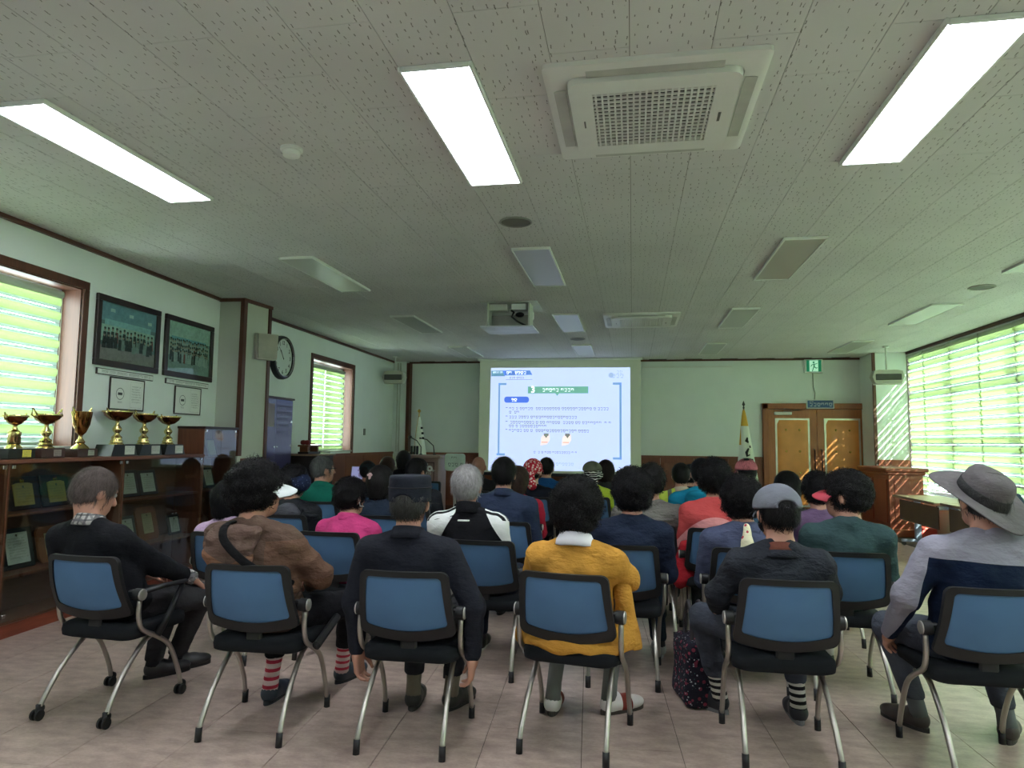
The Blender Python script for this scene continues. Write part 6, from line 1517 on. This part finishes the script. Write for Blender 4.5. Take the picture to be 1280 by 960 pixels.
mb = MB(T); n = 40; vs = []; fs = []; rr = [0.093, 0.115, 0.14, 0.165, 0.192, 0.199]
for side in (0, 1):
    for r in rr:
        for i in range(n):
            a_ = 2 * PI * i / n; vs.append((r * math.cos(a_), r * 1.1 * math.sin(a_), brimz(r, a_) - 0.004 * side))
K = len(rr)
for j in range(K - 1):
    for i in range(n): q = j * n + i; q2 = j * n + (i + 1) % n; fs.append((q, q2, q2 + n, q + n)); o2 = K * n; fs.append((q + o2, q + n + o2, q2 + n + o2, q2 + o2))
for i in range(n): q = (K - 1) * n + i; q2 = (K - 1) * n + (i + 1) % n; fs.append((q, q2, q2 + K * n, q + K * n))
hat = head_mb(I, mb.add(vs, fs), 'hat_brim', M_HAT)
MD = Matrix.Diagonal((1, 1.14, 1, 1))
head_mb(I, MB(T @ MD).lathe([(0.094, -0.02), (0.096, 0.03), (0.092, 0.065), (0.080, 0.088), (0.05, 0.099), (0.0, 0.101)], 32, caps=False), 'hat_crown', M_HAT, hat)
head_mb(I, MB(T @ MD).lathe([(0.0965, -0.012), (0.0985, -0.010), (0.0985, 0.026), (0.0965, 0.028)], 32, caps=False), 'hat_band', fabric('hat_band_dark', (56, 56, 56)), hat)
for s in (-1, 1): head_mb(I, MB(T).tube([(s * 0.094, 0.0, 0.028), (s * 0.088, 0, 0.07), (s * 0.05, 0, 0.098), (0, 0, 0.104)], 0.0018, 5), 'hat_seam', plain('hat_seam', (92, 88, 90), 0.9), hat)

# ---- second row
def bandana(I, mat, knot=True, tail=True, h=0.008, hat=False):
    w1 = wave(17, 70, 4); core = ell((0, -0.012, 0.03), (0.098, 0.118, 0.10))
    c = head_part(I, 'headscarf', lambda X, Y, Z: np.maximum(core(X, Y, Z) + 0.004 * w1(X, Y, Z), np.maximum(-0.035 - Z - 0.2 * Y, -ell((0, 0.12, -0.03), (0.09, 0.09, 0.09))(X, Y, Z))), (-0.15, -0.17, -0.1), (0.15, 0.15, 0.17), h, mat)
    if tail: 
        tl = union([(ell((0.0, -0.135, -0.005), (0.045, 0.035, 0.032)), 0), (cone((0.0, -0.145, -0.02), (0.015, -0.15, -0.13), 0.03, 0.046), 0.02)])
        head_part(I, 'scarf_tail', lambda X, Y, Z: tl(X, Y, Z) + 0.004 * w1(X, Y, Z), (-0.1, -0.24, -0.22), (0.1, -0.06, 0.06), h, mat)
    if hat: head_mb(I, brim_mb(0.07, 0.1, 0.045, 0.03, 0.09), 'brim', mat, c)
    return c
def seat(x, y, deg, who): chair(x, y, deg, 'blue mesh chair of the ' + who)
seat(-2.57, 3.97, 2, 'woman in lavender')
I = person('woman with a black bob in a lavender top behind the brown jacket', (-2.57, 3.97, 2), (-2.70, 4.27, 0.985), 1.0, 0.165, 0.95, hair=('bob', (22, 21, 24)), top=fabric('lavender_top', (184, 156, 186)), bottom=DARK_T, h=0.014, seed=71, nhair=1500)
seat(-1.93, 4.15, 0, 'woman in pink')
I = person('woman with short black hair in a bright pink top', (-1.93, 4.15, 0), (-1.965, 4.60, 0.99), 1.0, 0.175, 0.98, yaw=-25, nod=4, hair=('perm', (22, 20, 22)), top=fabric('pink_top', (188, 60, 116), 280, 0.9, 0.7), bottom=NAVY_T, h=0.013, seed=72, nhair=1500)
collar(I, MATS['pink_top'], 0.08, 0.07, 0.045)
for s in (-1, 1): head_mb(I, MB().tube([(s * 0.088, -0.01, 0.0), (s * 0.084, 0.012, -0.05), (s * 0.07, 0.06, -0.055)], 0.003, 5), 'mask_loop', M_WHITE)
seat(-0.90, 4.03, 0, 'white haired man')
def white_sh(nt, s, v):
    dx = ABSX(nt, s, -0.10); lim = math_(nt, 'ADD', 0.075, math_(nt, 'MULTIPLY', math_(nt, 'SUBTRACT', 0.99, s[2]), 0.62)); m0 = GT(nt, dx, lim)
    return AND(nt, m0, LT(nt, dx, math_(nt, 'ADD', lim, 0.17)))
def blk_stripe(nt, s, v):
    dx = ABSX(nt, s, -0.10); up = math_(nt, 'SUBTRACT', s[2], math_(nt, 'SUBTRACT', 0.955, math_(nt, 'MULTIPLY', dx, 0.22)))
    return AND(nt, GT(nt, up, 0.0), LT(nt, math_(nt, 'FRACT', math_(nt, 'DIVIDE', s[1], 0.044)), 0.5))
M_TRK = patterned('track_jacket', (20, 20, 24), [(white_sh, (222, 224, 222)), (blk_stripe, (24, 24, 28))], 0.45)
I = person('white haired man in a black and white track jacket', (-0.90, 4.03, 0), (-1.05, 4.30, 1.112), 1.06, 0.195, 1.06, hair=('short', (176, 172, 172)), top=M_TRK, bottom=NAVY_T, h=0.0125, seed=73, nhair=3000, feet=((-0.12, 0.58, 0, 0), (0.20, 0.62, 0, -20)), shoe=('sneaker', (28, 28, 32), (190, 190, 190)))
collar(I, fabric('track_collar', (18, 18, 22)), 0.082, 0.074, 0.062)
p = I['sp']; MB().box((p[0] - 0.035, p[1] - 0.135, p[2] + 0.02), (p[0] + 0.035, p[1] - 0.11, p[2] + 0.027)).build('back_label', M_WHITE, I['o'])
seat(-0.06, 4.05, 1, 'woman in the navy jacket')
I = person('woman with full curly black hair in a navy jacket', (-0.06, 4.05, 1), (0.0, 4.35, 1.085), 1.06, 0.185, 1.06, hair=('curly', (24, 23, 26)), top=fabric('navy_jacket', (28, 36, 54)), bottom=fabric('dark_teal_trousers', (34, 46, 58)), h=0.0125, seed=74, nhair=2600, shoe=('sneaker', (150, 150, 150), (170, 170, 170)), feet=((-0.12, 0.58, 0, 0), (0.24, 0.66, 0, 0)), knees=((-0.12, 0.66, 0.5), (0.2, 0.68, 0.5)))
seat(0.655, 4.1, 0, 'woman with the cream scarf')
I = person('woman with short curly black hair, slate vest and cream scarf down her back', (0.655, 4.1, 0), (0.655, 4.38, 1.055), 1.05, 0.19, 1.05, hair=('curly', (24, 22, 24)), top=fabric('slate_vest', (72, 78, 102)), bottom=NAVY_T, h=0.0125, seed=75, nhair=2200)
sc = I['sp'] + np.array([0.005, -0.135, 0.02])
M_SCF = patterned('cream_scarf', (214, 208, 176), [(lambda nt, s, v: LT(nt, voronoi(nt, v, 24), 0.25), (176, 60, 76))], 0.6)
sf = union([(cone(sc + [0.0, 0.045, 0.06], sc + [0.0, 0.0, -0.02], 0.022, 0.03), 0), (cone(sc + [0.0, 0.005, -0.02], sc + [-0.045, -0.01, -0.15], 0.026, 0.034), 0.02), (cone(sc + [0.0, 0.005, -0.02], sc + [0.06, -0.01, -0.16], 0.026, 0.034), 0.02), (cone(sc + [0.0, 0.005, -0.04], sc + [0.008, -0.01, -0.15], 0.026, 0.03), 0.015)]); sfw = wave(6, 90, 3)
sculpt('scarf', lambda X, Y, Z: sf(X, Y, Z) + 0.004 * sfw(X, Y, Z), sc - 0.22, sc + 0.15, 0.009, M_SCF, I['o'])
seat(1.19, 4.1, 0, 'curly haired man in dark teal')
I = person('man with curly black hair, red visor and dark teal shirt', (1.19, 4.1, 0), (1.245, 4.37, 1.10), 1.06, 0.195, 1.1, yaw=62, hair=('perm', (26, 24, 26)), top=fabric('dark_teal_shirt', (48, 68, 70)), bottom=BLACK_T, h=0.0125, seed=76, nhair=2600, feet=((-0.12, 0.58, 0, 0), (0.03, 0.68, 0, 0)), shoe=('sneaker', (40, 40, 44), (206, 204, 198)), sock=plain('white_sock', (206, 200, 206), 0.9), trouser_hem=0.21)
head_mb(I, brim_mb(0.085, 0.09, 0.032, 0.03, 0.088), 'visor_brim', plain('visor_red', (196, 66, 84), 0.5))
head_mb(I, MB().tube([(-0.02, -0.11, -0.005), (-0.09, -0.06, -0.01)], 0.004, 6), 'visor_tie', M_WHITE)

# ---- third row and beyond
def far(label, who, head, top, hair, ch=None, **kw):
    ch = ch or (head[0], head[1] - 0.29, 0)
    if who: seat(ch[0], ch[1], ch[2], who)
    kw.setdefault('h', 0.018); kw.setdefault('nhair', 600); kw.setdefault('bottom', DARK_T)
    return person(label, ch, head, hair=hair, top=top, **kw)
BLK = (24, 23, 26)
I = far('person in a black quilted jacket with navy headscarf left of the green jacket', 'person in the black quilted jacket', (-2.768, 5.3, 1.036), fabric('black_puffer', (28, 30, 35), 60, 0.6, 1.0), ('curly', BLK), (-2.72, 5.0, 0), sw=0.19, seed=81)
c = head_part(I, 'headscarf', lambda X, Y, Z: np.maximum(ell((0.02, -0.02, 0.01), (0.115, 0.125, 0.09))(X, Y, Z), 0.05 - X - 0.5 * Z), (-0.14, -0.17, -0.1), (0.16, 0.14, 0.14), 0.01, patterned('navy_headscarf', (34, 44, 74), [(lambda nt, s, v: LT(nt, voronoi(nt, v, 40), 0.2), (96, 108, 140))], 0.5))
sp = I['sp']; hdq = union([(ell(sp + [0.02, -0.11, 0.0], (0.11, 0.05, 0.075)), 0)]); sculpt('hood', lambda X, Y, Z: hdq(X, Y, Z) + 0.006 * hw(X, Y, Z), sp - 0.22, sp + 0.2, 0.013, fabric('grey_quilt', (74, 74, 82), 60, 0.6, 1.0), I['o'])
I = far('grey haired man with glasses in a green jacket', 'man in the green jacket', (-3.04, 6.4, 1.10), fabric('green_jacket', (26, 106, 92)), ('short', (96, 98, 98)), (-2.98, 6.15, 0), yaw=-42, sw=0.19, seed=82, nhair=1200)
collar(I, MATS['green_jacket'], 0.08, 0.07, 0.045)
for s in (-1, 1): head_mb(I, MB().tube([(s * 0.082, -0.01, 0.01), (s * 0.08, 0.05, 0.014), (s * 0.06, 0.105, 0.014), (s * 0.015, 0.118, 0.012)], 0.0028, 5), 'glasses_side', M_BLACK)
I = far('woman with a pale hair clip in black hair and a navy jacket', 'woman with the hair clip', (-2.052, 5.4, 1.046), fabric('ink_jacket', (38, 48, 64)), ('bob', (30, 27, 28)), (-2.0, 5.15, 0), sw=0.18, seed=83)
head_mb(I, MB().bbox((-0.05, -0.135, 0.035), (-0.03, -0.115, 0.085), 0.004).bbox((-0.062, -0.135, 0.06), (-0.02, -0.118, 0.075), 0.004), 'hair_clip', plain('clip_pink', (214, 176, 180), 0.4), None, False)
I = far('person in a dark green cap far left beside the laptop desk', 'person in the dark green cap', (-3.33, 8.3, 1.0), fabric('moss_jacket', (40, 46, 44)), ('short', BLK), sw=0.18, seed=84)
cap(I, fabric('moss_cap', (42, 54, 58)), h=0.011)
I = far('young man with undercut black hair in a grey vest', 'young man in the grey vest', (-2.067, 6.4, 1.096), patterned('grey_vest', (40, 42, 48), [(lambda nt, s, v: LT(nt, ABSX(nt, s), 0.17), (88, 92, 100))]), ('crop', BLK), yaw=-25, nod=14, sw=0.20, seed=85, nhair=1200)
tp = ell((0, 0.005, 0.075), (0.075, 0.09, 0.055)); tw = wave(4, 90, 4)
head_part(I, 'hair_top', lambda X, Y, Z: tp(X, Y, Z) + 0.006 * tw(X, Y, Z), (-0.12, -0.13, 0.0), (0.12, 0.13, 0.16), 0.009, hair_mat(BLK))
I = far('man with neat black hair in a navy shirt in front of the screen', 'man in the navy shirt', (-0.997, 5.3, 1.143), fabric('navy_shirt', (44, 54, 76)), ('short', (20, 19, 21)), (-0.95, 5.0, 0), sw=0.205, seed=86, nhair=1500, h=0.015)
collar(I, MATS['navy_shirt'], 0.08, 0.07, 0.05)
I = far('bald man in a black jacket left of the screen', 'bald man', (-1.88, 8.3, 1.085), fabric('black_jacket', (26, 26, 28)), ('short', BLK), sw=0.19, seed=87, bald=True, skin=SKIN_D)
collar(I, MATS['black_jacket'], 0.084, 0.078, 0.06)
FLORAL = patterned('red_floral_scarf', (186, 40, 60), [(lambda nt, s, v: LT(nt, voronoi(nt, v, 34), 0.42), (222, 190, 186)), (lambda nt, s, v: LT(nt, voronoi(nt, v, 60), 0.2), (150, 20, 36))], 0.5)
I = far('person in a red and white floral headscarf with hanging knot', 'person in the red floral headscarf', (-1.10, 7.6, 1.07), fabric('midnight_jacket', (26, 28, 38)), ('crop', BLK), (-1.08, 7.32, 0), hair_top=-0.02, hs=1.12, sw=0.185, seed=88)
bandana(I, FLORAL, h=0.009, hat=True)
I = far('person in a bright blue jacket close to the screen', 'person in the blue jacket', (-1.07, 8.6, 1.07), fabric('blue_jacket', (28, 72, 122)), ('short', (34, 34, 32)), sw=0.2, seed=89)
I = far('woman in a crimson jacket half hidden behind the navy shirt', 'woman in the crimson jacket', (-1.09, 6.55, 1.02), fabric('crimson_jacket', (168, 36, 58)), ('bob', (58, 42, 36)), sw=0.19, seed=90, yaw=-10)
I = far('person in an olive hat and black and white scarf with lime vest', 'person in the lime vest', (-0.45, 7.8, 1.05), fabric('lime_vest', (176, 196, 62)), ('short', BLK), hs=1.05, sw=0.17, seed=91)
cap(I, fabric('olive_hat', (96, 100, 84)), True, False, False, h=0.010, z0=0.03, zc=0.045, r=(0.105, 0.125, 0.092))
bw = patterned('black_white_scarf', (26, 26, 28), [(lambda nt, s, v: LT(nt, math_(nt, 'FRACT', math_(nt, 'MULTIPLY', math_(nt, 'ADD', s[2], math_(nt, 'MULTIPLY', noise(nt, v, 12, 1), 0.06)), 42)), 0.36), (214, 214, 206))], 0.4)
ws = ell((0.015, -0.05, -0.01), (0.105, 0.10, 0.062)); head_part(I, 'scarf', lambda X, Y, Z: np.maximum(smin(ws(X, Y, Z), cone((0.03, -0.13, -0.02), (0.03, -0.13, -0.10), 0.03, 0.035)(X, Y, Z), 0.02), Y - 0.05), (-0.15, -0.19, -0.17), (0.16, 0.08, 0.09), 0.009, bw)
I = far('person in a red cap right beside the olive hat', 'person in the red cap', (-0.33, 8.6, 1.04), fabric('graphite_jacket', (50, 52, 54)), ('bob', (36, 26, 24)), sw=0.18, seed=92)
cap(I, fabric('red_cap', (190, 34, 52)), True, False, False, h=0.010)
I = far('person in a grey quilted jacket behind the navy jacket', 'person in the grey quilted jacket', (0.14, 5.4, 1.095), fabric('grey_puffer', (106, 103, 98), 40, 0.7, 1.0), ('perm', (30, 28, 28)), (0.10, 5.1, 0), sw=0.225, build=1.15, seed=93)
for k in range(4):
    z = I['sp'][2] - 0.04 - k * 0.075
    MB().tube([(I['sp'][0] + 0.205 * math.cos(q) , I['sp'][1] + 0.02 + 0.155 * math.sin(q), z) for q in [PI + PI * j / 12 for j in range(13)]], 0.012, 6).build('quilt_roll', MATS['grey_puffer'], I['o'], True)
I = far('short haired person in a cream shirt and yellow reflective vest', 'person in the yellow reflective vest', (0.498, 7.4, 1.061), patterned('reflective_vest', (206, 190, 170), [(lambda nt, s, v: GT(nt, ABSX(nt, s), 0.06), (186, 204, 84)), (lambda nt, s, v: AND(nt, GT(nt, ABSX(nt, s), 0.10), LT(nt, ABSX(nt, s), 0.14)), (110, 112, 104))]), ('short', (26, 28, 26)), sw=0.2, seed=94)
collar(I, fabric('cream_collar', (206, 190, 172)), 0.08, 0.07, 0.045)
I = far('dark haired person beyond the yellow reflective vest', 'dark haired person beyond the reflective vest', (0.66, 8.3, 1.02), fabric('dusk_jacket', (44, 46, 54)), ('short', BLK), sw=0.18, seed=95)
I = far('man with black hair in a turquoise jacket', 'man in the turquoise jacket', (0.60, 6.3, 1.136), fabric('turquoise_jacket', (22, 118, 148)), ('short', BLK), (0.51, 6.0, 0), sw=0.21, seed=96)
sp = I['sp']; hdt = ell(sp + [-0.02, -0.10, 0.02], (0.12, 0.06, 0.07)); sculpt('hood', lambda X, Y, Z: hdt(X, Y, Z) + 0.006 * hw(X, Y, Z), sp - 0.22, sp + 0.2, 0.013, MATS['turquoise_jacket'], I['o'])
I = far('woman with curly black hair in a coral red jacket', 'woman in the coral red jacket', (0.60, 5.3, 1.132), patterned('coral_jacket', (190, 76, 76), [(lambda nt, s, v: LT(nt, s[2], math_(nt, 'SUBTRACT', 0.872, math_(nt, 'MULTIPLY', AND(nt, s[0], s[0]), 2.6))), (222, 150, 150))]), ('curly', BLK), (0.59, 5.0, 0), sw=0.19, build=1.05, seed=97, h=0.015, nhair=1500)
I = far('person in a dusty pink cap in front of the emblem flag', 'person in the dusty pink cap', (1.17, 7.5, 1.11), fabric('rose_jacket', (150, 90, 100)), ('short', BLK), hs=1.1, sw=0.19, seed=98, yaw=12)
cap(I, fabric('dusty_pink_cap', (196, 112, 122)), True, False, False, h=0.010, r=(0.102, 0.122, 0.10))
I = far('woman with long straight black hair', 'woman with long straight hair', (1.324, 6.3, 1.02), fabric('dark_coat', (34, 34, 38)), ('long', (18, 17, 19)), hs=1.12, sw=0.18, seed=99, nhair=1800)
I = far('woman with black hair in a purple sweater', 'woman in the purple sweater', (1.373, 5.5, 1.048), fabric('purple_sweater', (104, 82, 112)), ('perm', BLK), (1.38, 5.2, 0), sw=0.2, seed=100, nhair=1500)
I = far('woman with long brown hair far in front beside the lectern', 'woman with long brown hair', (-3.36, 9.1, 1.03), fabric('shadow_jacket', (42, 40, 46)), ('long', (72, 54, 44)), sw=0.175, seed=101)
I = far('person with black hair and black clothes just in front of the lectern', 'person in black by the lectern', (-3.42, 9.95, 1.10), fabric('jet_jacket', (22, 22, 26)), ('bob', BLK), sw=0.185, seed=102)
chair(-2.945, 9.7, 180 - 10, 'empty dark blue chair right in front of the lectern')

# ---- things on the floor and on chairs
t = thing('floral_bag', 'dark shopping bag with red floral pattern on the floor beside the grey cap man', 'bag', (0.33, 3.98, 0), math.radians(12))
M_FLB = patterned('dark_floral_cloth', (34, 32, 42), [(lambda nt, s, v: LT(nt, voronoi(nt, v, 30), 0.30), (116, 50, 66)), (lambda nt, s, v: LT(nt, voronoi(nt, v, 47), 0.2), (150, 150, 156)), (lambda nt, s, v: LT(nt, voronoi(nt, v, 63), 0.14), (60, 96, 96))], 0.5)
bgf = rbox((0, 0, 0.17), (0.085, 0.15, 0.17), 0.04); bw_ = wave(2, 30, 4)
sculpt('bag_body', lambda X, Y, Z: np.maximum(bgf(X * (1 + 0.5 * (Z - 0.17)), Y, Z) + 0.008 * bw_(X, Y, Z), 0.002 - Z), (-0.16, -0.22, -0.02), (0.16, 0.22, 0.40), 0.011, M_FLB, t)
for s in (-1, 1): MB().tube(smooth_path([(s * 0.03, -0.07, 0.31), (s * 0.03, -0.05, 0.46), (s * 0.028, 0.0, 0.53), (s * 0.03, 0.05, 0.46), (s * 0.03, 0.07, 0.31)], 4), 0.011, 7).build('handle', plain('bag_handle', (36, 30, 34), 0.8), t, True)
t = thing('red_jacket', 'red jacket hanging from the chair of the woman in coral', 'jacket', (0.36, 5.12, 0))
rj = union([(cone((0.02, 0.05, 0.66), (-0.01, 0.08, 0.44), 0.045, 0.085), 0), (cone((-0.01, 0.10, 0.44), (0.0, 0.16, 0.40), 0.08, 0.07), 0.04)]); rw = wave(14, 60, 4)
sculpt('cloth', lambda X, Y, Z: np.maximum(rj(X, Y, Z) + 0.012 * rw(X, Y, Z * 0.4), 0.35 - Z), (-0.2, -0.12, 0.3), (0.2, 0.34, 0.76), 0.012, fabric('red_jacket_cloth', (158, 34, 44)), t)
